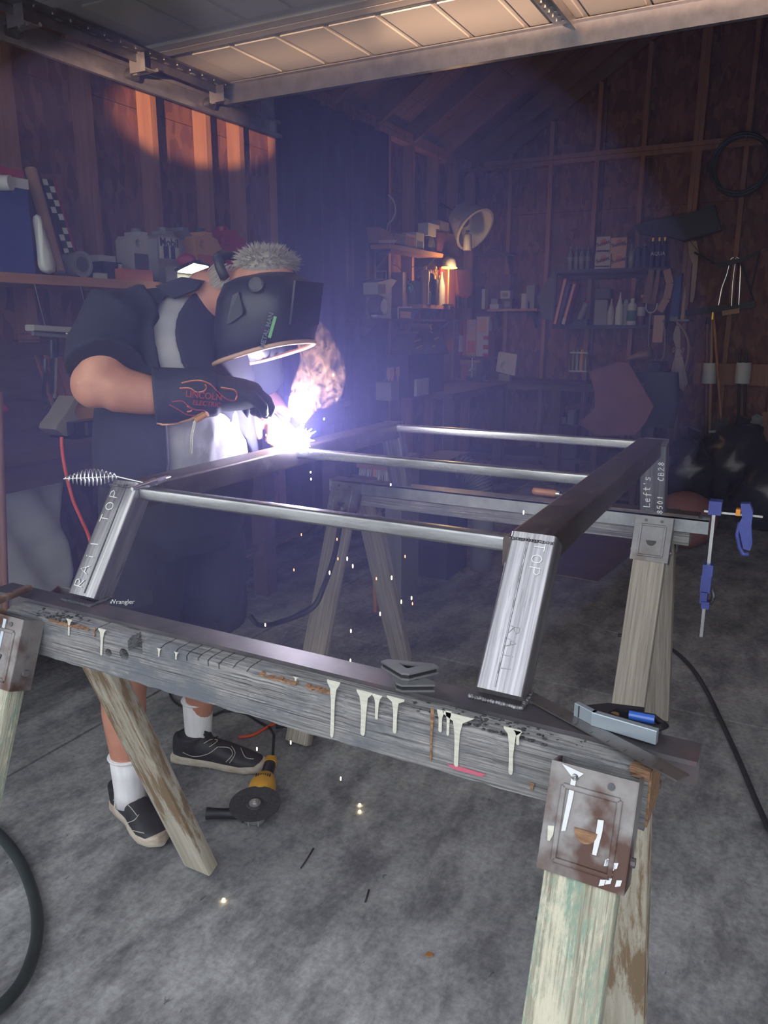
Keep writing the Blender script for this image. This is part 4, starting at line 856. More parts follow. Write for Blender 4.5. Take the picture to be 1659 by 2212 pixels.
# shorts
b = MB(); b.loft([((-1.485, 1.573, 1.06), Y3 * .205, X3 * .20), ((-1.49, 1.573, .98), Y3 * .215, X3 * .205), ((-1.51, 1.573, .88), Y3 * .215, X3 * .19), ((-1.52, 1.573, .82), Y3 * .19, X3 * .16)], 24)
limb(b, [((-1.52, 1.475, .92), .115), ((-1.545, 1.462, .76), .122), ((-1.565, 1.452, .60), .118), ((-1.575, 1.448, .53), .120)], 20)
limb(b, [((-1.50, 1.67, .92), .115), ((-1.52, 1.70, .76), .122), ((-1.54, 1.72, .60), .118), ((-1.55, 1.73, .53), .120)], 20)
for k in range(9):
    q = random.uniform(0, 6.28); c = Vector((-1.555, 1.455, .6)) if k % 2 else Vector((-1.53, 1.715, .62)); b.tube([c + Vector((.112 * math.cos(q), .112 * math.sin(q), -.06)), c + Vector((.116 * math.cos(q + .25), .116 * math.sin(q + .25), .12)), c + Vector((.10 * math.cos(q + .5), .10 * math.sin(q + .5), .26))], [.010, .008, .003], 6)
shm = fuse(b, 0.008, 3); shorts = link('shorts', shm, 'shorts_black', man)
def snapper(me):
    bv = BVHTree.FromPolygons([v.co.copy() for v in me.vertices], [tuple(p.vertices) for p in me.polygons])
    def f(px, py, off=0.001):
        d = ray(px, py).normalized(); h, nrm, _, _ = bv.ray_cast(C0, d)
        if h is None: return None
        return h + nrm * off, nrm
    return f
def decal_line(f, pts, r, name, mat, parent, closed=False, sub=6):
    P = []
    for i in range(len(pts) - 1):
        for k in range(sub): P.append((lerp(pts[i][0], pts[i + 1][0], k / sub), lerp(pts[i][1], pts[i + 1][1], k / sub)))
    P.append(pts[-1]); Q = [f(*p) for p in P]; Q = [q[0] for q in Q if q]
    if len(Q) > 2: MB().tube(Q, r, 6).build(name, mat, parent, 180)
def smooth2(pts, n=5):
    v = spline([Vector((p[0], p[1], 0)) for p in pts], n); return [(q.x, q.y) for q in v]
fS = snapper(shm)
flap = [(214, 1258), (250, 1268), (328, 1272), (330, 1300), (318, 1312), (290, 1312), (216, 1296)]
Q = [fS(*p, 0.004) for p in flap]
if all(Q):
    avg = sum((q[1] for q in Q), Vector()) / len(Q)
    fl_ = MB().prism([q[0] for q in Q], avg * 0.004).build('pocket_flap', 'shorts_black', shorts)
    c = fS(266, 1297, 0.010)
    if c: text('pocket_label', 'Wrangler', c[0], 0.017, RT, UP, 'label_white', shorts)
# helmet
hx0, hz0 = headc.x, headc.z
def hsec(pb, pf, w): # back pixel, front pixel, half width
    B = PY(*pb, 1.60); Fp = PY(*pf, 1.60); c = (B + Fp) / 2; return (c, Y3 * w, (Fp - B) / 2)
hb = MB(); secs = [hsec((532, 600), (628, 588), .06), hsec((514, 618), (650, 606), .105), hsec((506, 650), (662, 650), .125), hsec((500, 700), (660, 694), .126), hsec((496, 745), (654, 720), .120), hsec((491, 790), (655, 738), .110)]
hb.loft(secs, 32, 2.7)
hb.bm.faces.ensure_lookup_table(); bot = hb.bm.faces[-1]; hb.bm.faces.remove(bot)
hme = evaluate(hb.mesh('h', 60), [('SOLIDIFY', dict(thickness=0.005, offset=-1))])
helm = link('welding_helmet', hme, 'helmet_black', man, 'black welding helmet with lowered visor')
def ring(sec, n=40, sup=2.7, k=1.0):
    c, a, b_ = sec; out = []
    for i in range(n):
        q = 2 * math.pi * i / n; cx, cy = math.cos(q), math.sin(q); cx = math.copysign(abs(cx) ** (2 / sup), cx); cy = math.copysign(abs(cy) ** (2 / sup), cy); out.append(c + a * cx * k + b_ * cy * k)
    return out
MB().tube(ring(secs[-1]), 0.006, 8, closed=True).build('helmet_rim', 'helmet_rim', helm, 180)
lens = PY(640, 655, 1.60)
MB().box(lens + Vector((0.030, 0, 0.0)), (0.006, 0.12, 0.10), Matrix.Rotation(R(10), 3, 'Y')).bevel(0.002, 2).build('visor_window', 'black_plastic', helm, 40)
fH = snapper(hme)
kp = fH(556, 618, 0.004)
if kp: MB().lathe(kp[0] - kp[1] * .004, [(0.020, 0), (0.020, 0.010), (0.016, 0.014), (0, 0.014)], 18, kp[1]).build('headgear_knob', 'dark_steel', helm, 40)
chk = [(507, 640), (520, 632), (530, 670), (528, 680), (502, 698), (494, 700)]
Q = [fH(*p, 0.003) for p in chk]
if all(Q): MB().prism([q[0] for q in Q], Q[2][1] * 0.006).build('cheek_pad', 'black_rubber', helm)
c = fH(576, 712, 0.002)
if c:
    up_ = (PY(584, 680, 1.5) - PY(566, 745, 1.5)).normalized(); sd_ = up_.cross(c[1]).normalized()
    text('helmet_lettering', 'METAL MAN', c[0] + c[1] * .004, 0.0155, up_, -sd_, 'tag_grey', helm, 0.0006, True)
    c2 = fH(588, 706, 0.002)
    if c2: MB().bar(c2[0] - up_ * 0.026, c2[0] + up_ * 0.026, 0.007, 0.0016, up=c2[1]).build('green_tag', 'tag_green', helm)
hbn = [PY(x_, y_, 1.60) for x_, y_ in ((512, 560), (518, 582), (528, 604))]
MB().tube([p + Vector((0, -.075, 0)) for p in hbn], 0.012, 8).tube([hbn[0] + Vector((0, -.075, 0)), hbn[0] + Vector((-.025, -.03, .01)), hbn[0] + Vector((-.025, .03, .01)), hbn[0] + Vector((0, .075, 0))], 0.011, 8).build('headband', 'black_rubber', helm, 180)
# hair
hc = PY(576, 572, 1.60); mb = MB().ell(hc, (.068, .070, .038))
for i in range(1500):
    q = random.uniform(0, 2 * math.pi); e = random.uniform(-.25, 1.3); d = Vector((math.cos(q) * math.cos(e), math.sin(q) * math.cos(e), math.sin(e))); p = hc + Vector((d.x * .066, d.y * .068, d.z * .036)); tip = p + Vector((d.x, d.y, d.z + .1)) * random.uniform(.008, .019) + Vector((random.uniform(-.009, .009), random.uniform(-.009, .009), random.uniform(-.008, .003)))
    mb.cyl(p, tip, 0.0013, 0.0004, 3)
stuff(mb.build('hair', 'hair_grey', man))
hc2 = PY(512, 592, 1.60); mb = MB()
for i in range(160):
    p = hc2 + Vector((random.uniform(-.02, .03), random.uniform(-.06, .06), random.uniform(-.03, .02))); p.y = 1.60 - math.sqrt(max(0, .07 ** 2 - (p.x - hc2.x) ** 2)) * random.choice((1, 1, 0.6)); mb.cyl(p, p + Vector((-.016, -.004, -.012)), 0.0016, 0.0004, 4)
stuff(mb.build('nape_hair', 'hair_grey', man))

# gloves
def glove(name, w, h, dirv, palm_n, mat, cuff_from, cuff_r, parent, curl):
    """gauntlet cuff, palm and five curled fingers; w wrist, h palm centre"""
    g = MB(); d = (h - w).normalized(); n_ = Vector(palm_n).normalized(); n_ = (n_ - d * n_.dot(d)).normalized(); s_ = d.cross(n_)
    limb(g, [(cuff_from, cuff_r), (cuff_from.lerp(w, .5), cuff_r * .92), (w, .055)], 20)
    g.loft([(w - d * .01, s_ * .054, n_ * .046), (w.lerp(h, .5), s_ * .058, n_ * .044), (h, s_ * .060, n_ * .040), (h + d * .035, s_ * .056, n_ * .032)], 20)
    for k, (off, L_) in enumerate(((-.036, .9), (-.012, 1.0), (.013, .95), (.036, .8))):
        k0 = h + d * .030 + s_ * off; p1 = k0 + d * .026 * L_ + n_ * .016; p2 = p1 + (d * math.cos(curl) + n_ * math.sin(curl)) * .026 * L_; p3 = p2 + (d * math.cos(curl * 1.9) + n_ * math.sin(curl * 1.9)) * .022 * L_
        g.tube([k0 - d * .02, k0, p1, p2, p3], [.014, .0155, .0152, .014, .0105], 10)
    th0 = w.lerp(h, .55) - s_ * .045; th1 = th0 - s_ * .018 + d * .03 + n_ * .012; th2 = th1 + d * .03 + n_ * .022 + s_ * .006; th3 = th2 + d * .012 + n_ * .02 + s_ * .012
    g.tube([th0, th1, th2, th3], [.016, .0155, .0142, .010], 10)
    me = fuse(g, 0.0045, 2); return link(name, me, mat, parent), me, (d, n_, s_)
fistR = PY(540, 868, 1.575)
gl_r, gme, (gd_, gn_, gs_) = glove('right_glove', PY(468, 850, 1.485), PY(520, 852, 1.545), None, (.35, .5, -1), 'glove_navy', PY(333, 856, 1.385), .070, man, 1.05)
gl_r['label'] = 'dark welding glove with red flames'
fG = snapper(gme)
flames = [[(392, 829), (415, 824), (436, 824), (456, 832), (470, 846), (490, 862), (508, 864), (512, 852), (504, 843), (488, 840), (478, 838)],
          [(388, 840), (410, 840), (424, 848), (440, 846), (446, 838), (443, 832)],
          [(372, 868), (392, 866), (404, 874), (420, 884), (440, 886), (446, 894), (430, 897), (404, 895), (385, 884), (366, 874)],
          [(404, 890), (413, 888), (414, 882), (404, 878)]]
for fpts in flames: decal_line(fG, smooth2(fpts), 0.0016, 'flame', 'flame_red', gl_r, sub=2)
for fpts in (flames[0][:4], flames[1], flames[3], flames[0][6:]): decal_line(fG, [(x_, y_ - 1.5) for x_, y_ in smooth2(fpts)], 0.0010, 'flame_edge', 'flame_yellow', gl_r, sub=2)
for s_, px, py, sz in (('LINCOLN', 440, 855, .021), ('ELECTRIC', 446, 871, .016)):
    c = fG(px, py, 0.003)
    if c:
        xd = (PY(px + 10, py + 1, c[0].y + .012) - PY(px - 10, py - 1, c[0].y - .008)).normalized(); text('glove_lettering', s_, c[0] + c[1] * .002, sz, xd, c[1].cross(xd), 'logo_red', gl_r, 0.0008, True)
for fr_ in (((334, 912), (350, 916), (380, 914), (410, 905), (440, 890)),):
    decal_line(fG, fr_, 0.003, 'cuff_hem', 'glove_tan', gl_r)
gl_l, _, _ = glove('left_glove', PY(556, 905, 1.80), PY(588, 918, 1.775), None, (.2, -.6, -1), 'glove_tan', PY(520, 890, 1.84), .056, man, .95)
gl_l['label'] = 'tan leather glove lit orange'
# apron string
MB().tube([PY(412, 980, 1.37), PY(414, 940, 1.37), PY(420, 912, 1.37), PY(432, 900, 1.375)], 0.0028, 8).build('pull_string', 'cream_paint', man, 180)
MB().cyl(PY(424, 908, 1.372), PY(448, 894, 1.378), 0.0065, 0.0065, 12).build('string_toggle', 'glove_tan', man, 60)

# socks and shoes
def sock(ank, top, r0, r1, name='sock'):
    ank = Vector(ank); top = Vector(top); mb = MB(); limb(mb, [(ank - Z3 * .04, r0 * 1.05), (ank, r0), (ank.lerp(top, .5), (r0 + r1) / 2), (top, r1)], 24)
    o = mb.build(name, 'sock_white', man, 180); MB().tube([top + Vector((math.cos(R(a)) * (r1 + .001), math.sin(R(a)) * (r1 + .001), -.004)) for a in range(0, 360, 15)], 0.004, 6, closed=True).build('sock_cuff', 'sock_white', o, 180)
sock((-1.597, 1.407, .10), (-1.597, 1.408, .215), .044, .050); sock((-1.640, 1.752, .10), (-1.634, 1.752, .225), .044, .050)
def shoe(heel, toe, letters=None):
    heel = Vector(heel); toe = Vector(toe); d = (toe - heel).normalized(); s_ = Z3.cross(d); L_ = (toe - heel).length
    prof = [(0.0, .030, .0), (.06, .037, .0), (.22, .039, .0), (.42, .036, .0), (.62, .047, .0), (.80, .048, .0), (.93, .036, .004), (1.0, .012, .008)]
    so = MB(); so.loft([(heel + d * (L_ * t) + Z3 * (.018 + lift), s_ * w, Z3 * .018) for t, w, lift in prof], 24, 3.2)
    sole = so.bevel(0.002, 1, 60).build('shoe_sole', 'sole_white', man, 60)
    for k in range(8):
        t = .12 + k * .10; MB().bar(heel + d * (L_ * t) - s_ * .030 + Z3 * .004, heel + d * (L_ * t) + s_ * .030 + Z3 * .004, 0.006, 0.006).build('tread', 'sole_white', sole)
    up = MB(); hts = [(.02, .024, .055, .045), (.10, .034, .060, .052), (.25, .037, .058, .048), (.42, .036, .052, .042), (.58, .042, .044, .036), (.75, .045, .034, .028), (.90, .036, .028, .020), (.98, .016, .024, .010)]
    up.loft([(heel + d * (L_ * t) + Z3 * zc, s_ * w, Z3 * hh) for t, w, zc, hh in hts], 24, 2.4)
    limb(up, [(heel + d * (L_ * .20) + Z3 * .05, .045), (heel + d * (L_ * .20) + Z3 * .105, .048)], 18)
    up.loft([(heel + d * (L_ * .40) + Z3 * .08, s_ * .028, Z3 * .02), (heel + d * (L_ * .36) + Z3 * .125, s_ * .026, Z3 * .006)], 12)
    ume = fuse(up, 0.004, 3); u = link('shoe_upper', ume, 'shoe_black', man)
    for k in range(5):
        t = .44 + k * .045; zc = .100 - k * .010
        MB().tube([heel + d * (L_ * t) - s_ * .026 + Z3 * (zc - .012), heel + d * (L_ * (t + .01)) + Z3 * (zc - .002), heel + d * (L_ * t) + s_ * .026 + Z3 * (zc - .012)], 0.0028, 6).build('lace', 'black_rubber', u, 180)
    return u, ume
uR, umeR = shoe((-1.685, 1.438, 0), (-1.425, 1.352, 0)); uL, umeL = shoe((-1.715, 1.712, 0), (-1.395, 1.800, 0))
fR, fL = snapper(umeR), snapper(umeL)
for ln in ([(395, 1625), (420, 1634), (450, 1628), (470, 1614)], [(470, 1614), (495, 1616), (502, 1630), (488, 1646)], [(500, 1612), (508, 1628), (496, 1648)], [(520, 1616), (530, 1636), (548, 1640)], [(440, 1606), (455, 1598), (470, 1600), (452, 1614)]): decal_line(fL, smooth2(ln), 0.0011, 'piping', 'shoe_line', uL, sub=2)
for ln in ([(245, 1728), (262, 1730), (280, 1742), (296, 1762)], [(258, 1710), (270, 1712), (264, 1724), (250, 1726)], [(300, 1760), (290, 1772), (272, 1778)], [(276, 1790), (296, 1796), (312, 1800)]): decal_line(fR, smooth2(ln), 0.0011, 'piping', 'shoe_line', uR, sub=2)
c = fR(264, 1741, 0.002)
if c: text('shoe_lettering', 'FILA', c[0] + c[1] * .001, 0.024, RT + UP * -.15, UP, 'shoe_line', uR, 0.0006)

# electrode holder and rod in the right glove
eh = thing('electrode_holder', 'electrode holder with a thin rod gripped in the flame-printed glove', 'electrode holder', fistR)
tip = ARC + Vector((-0.004, 0.0, 0.014)); e0 = PY(566, 866, 1.60)
MB().cyl(e0 - (tip - e0).normalized() * -0.0 + Vector((-.03, -.02, .01)), e0 + Vector((.006, .004, -.004)), .011, .012, 14).build('grip', 'black_rubber', eh, 60)
MB().cyl(e0, tip, .0026, .0024, 8).build('electrode_rod', 'dark_steel', eh, 60)
MB().tube(spline([e0 + Vector((-.03, -.02, .01)), e0 + Vector((-.06, .02, -.03)), PY(520, 930, 1.68), PY(505, 1000, 1.75)]), 0.007, 8).build('lead_cable', 'black_rubber', eh, 180)

# ================================================================== arc, sparks, smoke, haze
em = bpy.data.materials.new('arc_glow'); em.use_nodes = True; nt = em.node_tree; nt.nodes.remove(nt.nodes['Principled BSDF']); e = nt.nodes.new('ShaderNodeEmission'); e.inputs[0].default_value = (0.86, 0.88, 1.0, 1); e.inputs[1].default_value = 60; nt.links.new(e.outputs[0], nt.nodes['Material Output'].inputs[0]); MATS['arc_glow'] = em
mb = MB(); rng = random.Random(3); mb.ell(ARC, (.031, .031, .029), u=20, v=14)
for i in range(46):
    q = rng.uniform(0, 6.28); e_ = rng.uniform(-1.2, 1.3); d = Vector((math.cos(q) * math.cos(e_), math.sin(q) * math.cos(e_), math.sin(e_))); mb.cyl(ARC + d * .018, ARC + d * rng.uniform(.036, .056), .006, .0004, 5)  # ball size and glowing spikes stand in for bloom round the arc
tag(mb.build('welding_arc', 'arc_glow'), 'blinding white welding arc with spiky glare at the rod tip', 'arc')
M('spark_hot', (1.0, 0.78, 0.42), emit=14.0, rough=0.5); M('spark_red', (1.0, 0.22, 0.08), emit=7.0, rough=0.5)
sp = [(844, 1047), (785, 1142), (750, 1207), (762, 1223), (712, 1237), (846, 1248), (867, 1300), (889, 1292), (821, 1326), (758, 1363), (757, 1427), (573, 1350), (1131, 1107), (1160, 1330), (671, 1020), (672, 1035), (560, 1012), (758, 1602), (736, 1682), (628, 1604), (560, 925), (588, 878), (596, 892), (590, 905), (575, 940), (560, 930), (720, 810), (662, 838), (500, 978), (556, 772), (540, 965), (700, 905), (555, 1618)]
for i, (px, py) in enumerate(sp):
    Y = 1.69 if py < 1150 else (1.75 if py < 1500 else 1.5)
    if i in (7, 12, 13): Y = 1.9
    p = PY(px, py, Y)
    if p.z < 0.012: p.z = 0.012
    L_ = 0.0055 if py > 1100 else 0.003
    tag(MB().ell(p, (.0018, .0018, L_), u=8, v=6).build('falling_spark', 'spark_hot'), 'tiny glowing spark falling from the weld', 'spark', 'sparks falling from the weld')
for px, py in ((651, 1155), (728, 1165), (730, 1207), (635, 1231), (891, 1304), (875, 1202), (813, 1250)):
    tag(MB().ell(PY(px, py, 1.72), (.0014, .0014, .004), u=6, v=5).build('red_spark', 'spark_red'), 'faint dull red spark drifting below the weld', 'spark', 'dull red sparks')
for px, py in ((777, 1738), (777, 1752), (483, 1943)):
    tag(MB().ell(PZ(px, py, .004), (.004, .004, .003), u=8, v=5).build('floor_spark', 'spark_hot'), 'glowing spark that has landed on the concrete', 'spark', 'sparks on the floor')

def volume_mat(name, build):
    m = bpy.data.materials.new(name); m.use_nodes = True; nt = m.node_tree; nt.nodes.remove(nt.nodes['Principled BSDF']); v = build(nt); nt.links.new(v, nt.nodes['Material Output'].inputs['Volume']); MATS[name] = m; return m
def smoke_nodes(nt):
    N = nt.nodes; L = nt.links; pv = N.new('ShaderNodeVolumePrincipled'); pv.inputs['Color'].default_value = (0.80, 0.48, 0.30, 1); pv.inputs['Anisotropy'].default_value = 0.2  # orange light on the smoke is put into its volume colour
    tc = N.new('ShaderNodeTexCoord'); mp = N.new('ShaderNodeMapping'); L.new(tc.outputs['Object'], mp.inputs[0]); mp.inputs['Scale'].default_value = (1, 1, 0.75)
    no = N.new('ShaderNodeTexNoise'); no.inputs['Scale'].default_value = 26; no.inputs['Detail'].default_value = 4; no.inputs['Distortion'].default_value = 3.2; L.new(mp.outputs[0], no.inputs['Vector'])
    rp = N.new('ShaderNodeValToRGB'); rp.color_ramp.elements[0].position = 0.50; rp.color_ramp.elements[1].position = 0.66; L.new(no.outputs['Fac'], rp.inputs[0])
    mu = N.new('ShaderNodeMath'); mu.operation = 'MULTIPLY'; mu.inputs[1].default_value = 19.0; L.new(rp.outputs[0], mu.inputs[0]); L.new(mu.outputs[0], pv.inputs['Density']); return pv.outputs[0]
volume_mat('smoke_vol', smoke_nodes)
mb = MB(); path = [(640, 905, .030), (655, 870, .042), (672, 830, .050), (690, 795, .052), (690, 760, .050), (675, 728, .048), (655, 705, .040), (650, 690, .024)]
limb(mb, [(PY(x_, y_, 1.70), r_) for x_, y_, r_ in path], 16)
limb(mb, [(PY(690, 880, 1.70), .02), (PY(712, 850, 1.71), .036), (PY(722, 805, 1.71), .036), (PY(715, 765, 1.71), .03)], 12)
limb(mb, [(PY(650, 715, 1.70), .018), (PY(620, 712, 1.69), .028), (PY(590, 725, 1.68), .02)], 12)
stuff(tag(link('weld_smoke', fuse(mb, 0.012, 6), 'smoke_vol'), 'curling plume of smoke off the weld, orange light tinted in', 'smoke'))
def haze_nodes(nt):
    v = nt.nodes.new('ShaderNodeVolumeScatter'); v.inputs['Color'].default_value = (0.60, 0.57, 1.0, 1); v.inputs['Density'].default_value = 0.014; v.inputs['Anisotropy'].default_value = 0.1; return v.outputs[0]  # violet of the arc's glow is put into the scatter colour
volume_mat('haze_vol', haze_nodes)
stuff(tag(MB().bb((XL + 0.01, 0.34, 0.01), (XR - 0.02, YB - 0.01, 2.33)).build('smoke_haze', 'haze_vol'), 'thin welding haze filling the garage, violet arc glow tinted in', 'haze'))
for k, (rad, den) in enumerate(((1.05, .17),)):
    def fume_nodes(nt, den=den):
        v = nt.nodes.new('ShaderNodeVolumeScatter'); v.inputs['Color'].default_value = (0.36, 0.36, 1.0, 1); v.inputs['Density'].default_value = den; return v.outputs[0]  # blue-violet arc glow is carried by this volume's own colour
    volume_mat('weld_fume_vol_%d' % k, fume_nodes)
    o_ = MB().ell(ARC + Vector((-.04, 0, .16 * rad)), (rad, .9 * rad, .78 * rad), u=28, v=18).build('weld_fume' if k == 0 else 'fume_core', 'weld_fume_vol_%d' % k, None if k == 0 else fume_)
    if k == 0: fume_ = stuff(tag(o_, 'cloud of welding fume round the arc, its blue-violet glow tinted in', 'fume'))
# ================================================================== colours of the clutter
def C(name, c, rough=0.6, metal=0.0, **k): return M(name, c, rough=rough, metal=metal, **k)
C('cooler_blue', (0.035, 0.05, 0.20)); C('c_red', (0.30, 0.025, 0.045)); C('c_white', (0.50, 0.49, 0.50)); C('c_offwhite', (0.36, 0.34, 0.35)); C('c_grey', (0.17, 0.165, 0.18)); C('c_dgrey', (0.055, 0.055, 0.062))
C('c_black', (0.014, 0.014, 0.017)); C('c_orange', (0.42, 0.115, 0.055)); C('c_yellow', (0.50, 0.25, 0.055)); C('c_brown', (0.17, 0.085, 0.05)); C('c_tan', (0.33, 0.19, 0.10)); C('c_maroon', (0.085, 0.028, 0.030)); C('c_green', (0.03, 0.13, 0.08))
C('c_blue', (0.03, 0.05, 0.22)); C('c_gas_red', (0.33, 0.018, 0.040), 0.45); C('c_teal', (0.05, 0.24, 0.20), 0.3); C('c_bronze', (0.16, 0.13, 0.035), 0.35, 0.8); C('c_gold', (0.75, 0.48, 0.12), 0.3, 0.7); C('c_navyprint', (0.02, 0.025, 0.09))
C('c_silver', (0.42, 0.42, 0.45), 0.4, 0.6); C('c_rope', (0.42, 0.31, 0.29), 0.9); C('c_bottle', (0.30, 0.32, 0.36), 0.15, trans=0.5); C('c_peach', (0.42, 0.26, 0.17))
M('bag_plastic', (0.62, 0.62, 0.64), (0.52, 0.52, 0.55), scale=6, rough=0.35, bump=0.4, bscale=8)
M('clear_plastic', (0.55, 0.56, 0.58), rough=0.18, alpha=0.55, bump=0.5, bscale=9, spec=0.8)
M('shelf_pine', (0.36, 0.17, 0.075), (0.28, 0.125, 0.055), scale=5, stretch=(6, 0.8, 6), rough=0.7)
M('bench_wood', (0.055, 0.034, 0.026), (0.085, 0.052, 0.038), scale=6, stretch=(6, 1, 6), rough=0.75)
M('kraft_tube', (0.36, 0.22, 0.13), (0.31, 0.185, 0.105), scale=9, rough=0.8)
M('red_wood', (0.24, 0.085, 0.055), (0.17, 0.06, 0.04), scale=12, stretch=(4, 4, 0.7), rough=0.65)

def rect(pl, v, x0, y0, x1, y1):
    """pixel rectangle on the plane X=v or Y=v -> (a0,a1,z0,z1)"""
    f = PX if pl == 'X' else PY
    xm, ym = (x0 + x1) / 2, (y0 + y1) / 2
    l, r_, t, b_ = f(x0, ym, v), f(x1, ym, v), f(xm, y0, v), f(xm, y1, v)
    return (l.y, r_.y, b_.z, t.z) if pl == 'X' else (l.x, r_.x, b_.z, t.z)
def rbox(mb, pl, v, px, d, z0=None, z1=None, out=0.0):
    a0, a1, zb, zt = rect(pl, v, *px); zb = zb if z0 is None else z0; zt = zt if z1 is None else z1
    if pl == 'X': return mb.bb((v - d, a0, zb), (v + out, a1, zt))
    return mb.bb((a0, v - out, zb), (a1, v + d, zt))
def carton(label, pl, v, px, d, mat, cat='box', name='carton', z0=None, z1=None, bands=(), group=None, bev=0.003):
    """box with printed bands: (u0,v0,u1,v1,mat) as fractions of the front face"""
    a0, a1, zb, zt = rect(pl, v, *px); zb = zb if z0 is None else z0; zt = zt if z1 is None else z1
    if not bands:
        mb = rbox(MB(), pl, v, px, d, zb, zt); o = mb.bevel(bev, 1).build(name, mat); return tag(o, label, cat, group)
    base = (v - d / 2, (a0 + a1) / 2, zb) if pl == 'X' else ((a0 + a1) / 2, v + d / 2, zb)
    t = thing(name, label, cat, base, group); rbox(MB(), pl, v, px, d, zb, zt).bevel(bev, 1).build('body', mat, t)
    for u0, w0, u1, w1, m_ in bands:
        A0, A1, Z0_, Z1_ = lerp(a0, a1, u0), lerp(a0, a1, u1), lerp(zb, zt, w0), lerp(zb, zt, w1)
        if pl == 'X': MB().bb((v + 0.0003, A0, Z0_), (v + 0.0018, A1, Z1_)).build('printed_panel', m_, t)
        else: MB().bb((A0, v - 0.0018, Z0_), (A1, v - 0.0003, Z1_)).build('printed_panel', m_, t)
    return t
def bottle(label, p, h, r_, prof, mat, cap='c_white', cat='bottle', group=None, extra=None, name='bottle', capfrac=0.9):
    """standing bottle from a (radius,height) profile in units of r and h"""
    t = thing(name, label, cat, p, group); P = [(a * r_, b * h) for a, b in prof if b <= capfrac + 1e-6]
    MB().lathe(p, P + [(0, P[-1][1])], 16).build('body', mat, t, 50)
    top = [(a * r_ * 1.12, b * h) for a, b in prof if b >= capfrac - 1e-6]; MB().lathe(p, [(0, top[0][1])] + top + [(0, top[-1][1])], 14).build('cap', cap, t, 50)
    if extra: MB().lathe(p, [(r_ * 1.015, extra[0] * h), (r_ * 1.015, extra[1] * h)], 16).build('printed_label', extra[2], t, 50)
    return t
SPRAY = [(1, 0), (1, .5), (.75, .62), (.35, .78), (.22, .9), (.22, .9), (.14, 1.0)]
ROUND = [(1, 0), (1, .72), (.8, .80), (.4, .86), (.38, .9), (.38, .9), (.38, 1.0)]
def jug(label, v, px, d, mat, shelf_z, name='oil_jug', cat='jug', cap='c_black', tilt=0.0):
    """plastic jug on the left shelf with a moulded handle and cap; returns (thing, rect)"""
    a0, a1, zb, zt = rect('X', v, *px); zb = shelf_z; w = a1 - a0; h = zt - zb
    t = thing(name, label, cat, (v - d / 2, (a0 + a1) / 2, zb))
    prof = [(0, 0), (1, 0), (1, .66), (.80, .86), (.62, .90), (.62, .97), (.34, .97), (.34, .90), (.10, .88), (0, .80)]
    pts = [(v, a0 + u * w, zb + k * h) for u, k in prof]
    o = MB().prism(pts, (-d, 0, 0)).bevel(0.006, 2).build('body', mat, t, 40)
    cut(o, [MB().loft([((v - d - .02, a0 + .24 * w, zb + .74 * h), Vector((0, .10 * w, .0)), Vector((0, .0, .085 * h))), ((v + .02, a0 + .24 * w, zb + .74 * h), Vector((0, .10 * w, .0)), Vector((0, .0, .085 * h)))], 14)])
    MB().cyl((v - d / 2, a0 + .48 * w, zb + .965 * h), (v - d / 2, a0 + .48 * w, zb + 1.04 * h), .13 * w, n=14).build('cap', cap, t, 40)
    return t, (a0, a1, zb, zt)

# ================================================================== left wall: shelf and what stands on it
SX, SZ = -2.60, 1.604
sh = thing('wall_shelf', 'long pine shelf board on the left stud wall', 'shelf', (XL + .15, 2.7, SZ))
MB().bb((XL + 0.002, 1.3, SZ - 0.036), (SX, 3.98, SZ)).bevel(0.002, 1).build('board', 'shelf_pine', sh)
for yy in (1.9, 2.69, 3.49): MB().prism([(XL, yy - .015, SZ - .037), (SX + .05 - .1, yy - .015, SZ - .037), (XL, yy - .015, SZ - .25)], (0, .03, 0)).build('bracket', 'stud_wood', sh)
# cooler
a0, a1, zb, zt = rect('X', -2.61, -120, 372, 68, 590)
co = thing('cooler', 'blue drinks cooler with white lid rim and white spout', 'cooler', (-2.75, (a0 + a1) / 2, SZ))
MB().bb((-2.91, a0, SZ), (-2.615, a1, zt - .035)).bevel(0.02, 3).build('body', 'cooler_blue', co, 40)
MB().bb((-2.915, a0 - .004, zt - .035), (-2.61, a1 + .004, zt)).bevel(0.008, 2).build('lid_rim', 'c_white', co, 40)
MB().bb((-2.905, a0 + .004, zt), (-2.62, a1 - .004, zt + .03)).bevel(0.01, 2).build('lid', 'c_red', co, 40)
sp_ = PX(14, 396, -2.60); MB().cyl((-2.62, sp_.y - .02, sp_.z), (-2.575, sp_.y, sp_.z), .026, n=24).build('spout_cap', 'c_white', co, 40)
# cardboard tube, checkered board, bag
tu0, tu1 = PX(128, 585, -2.66), PX(66, 366, -2.80); tu0.z = SZ + .003
tag(MB().cyl(tu0 + Vector((0, 0, .012)), tu1, .023, n=20).build('cardboard_tube', 'kraft_tube', None, 60), 'brown cardboard tube leaning beside the blue cooler', 'tube')
ck = thing('checkered_sign', 'narrow black and white checkered board leaning on the shelf', 'sign', (-2.74, 2.45, SZ))
k0, k1 = PX(150, 552, -2.70), PX(100, 388, -2.80); k0.z = max(k0.z, SZ + .08); kd = (k1 - k0).normalized(); kw = Vector((0.15, 1, 0.3)); kw = (kw - kd * kw.dot(kd)).normalized(); kn = kd.cross(kw).normalized(); kn = kn if kn.x > 0 else -kn
MB().bar(k0, k1, .045, .012, up=kn).build('board', 'c_black', ck); MB().bar(k0 + kw * .026, k1 + kw * .026, .006, .014, up=kn).build('red_edge', 'c_red', ck)
Lk = (k1 - k0).length
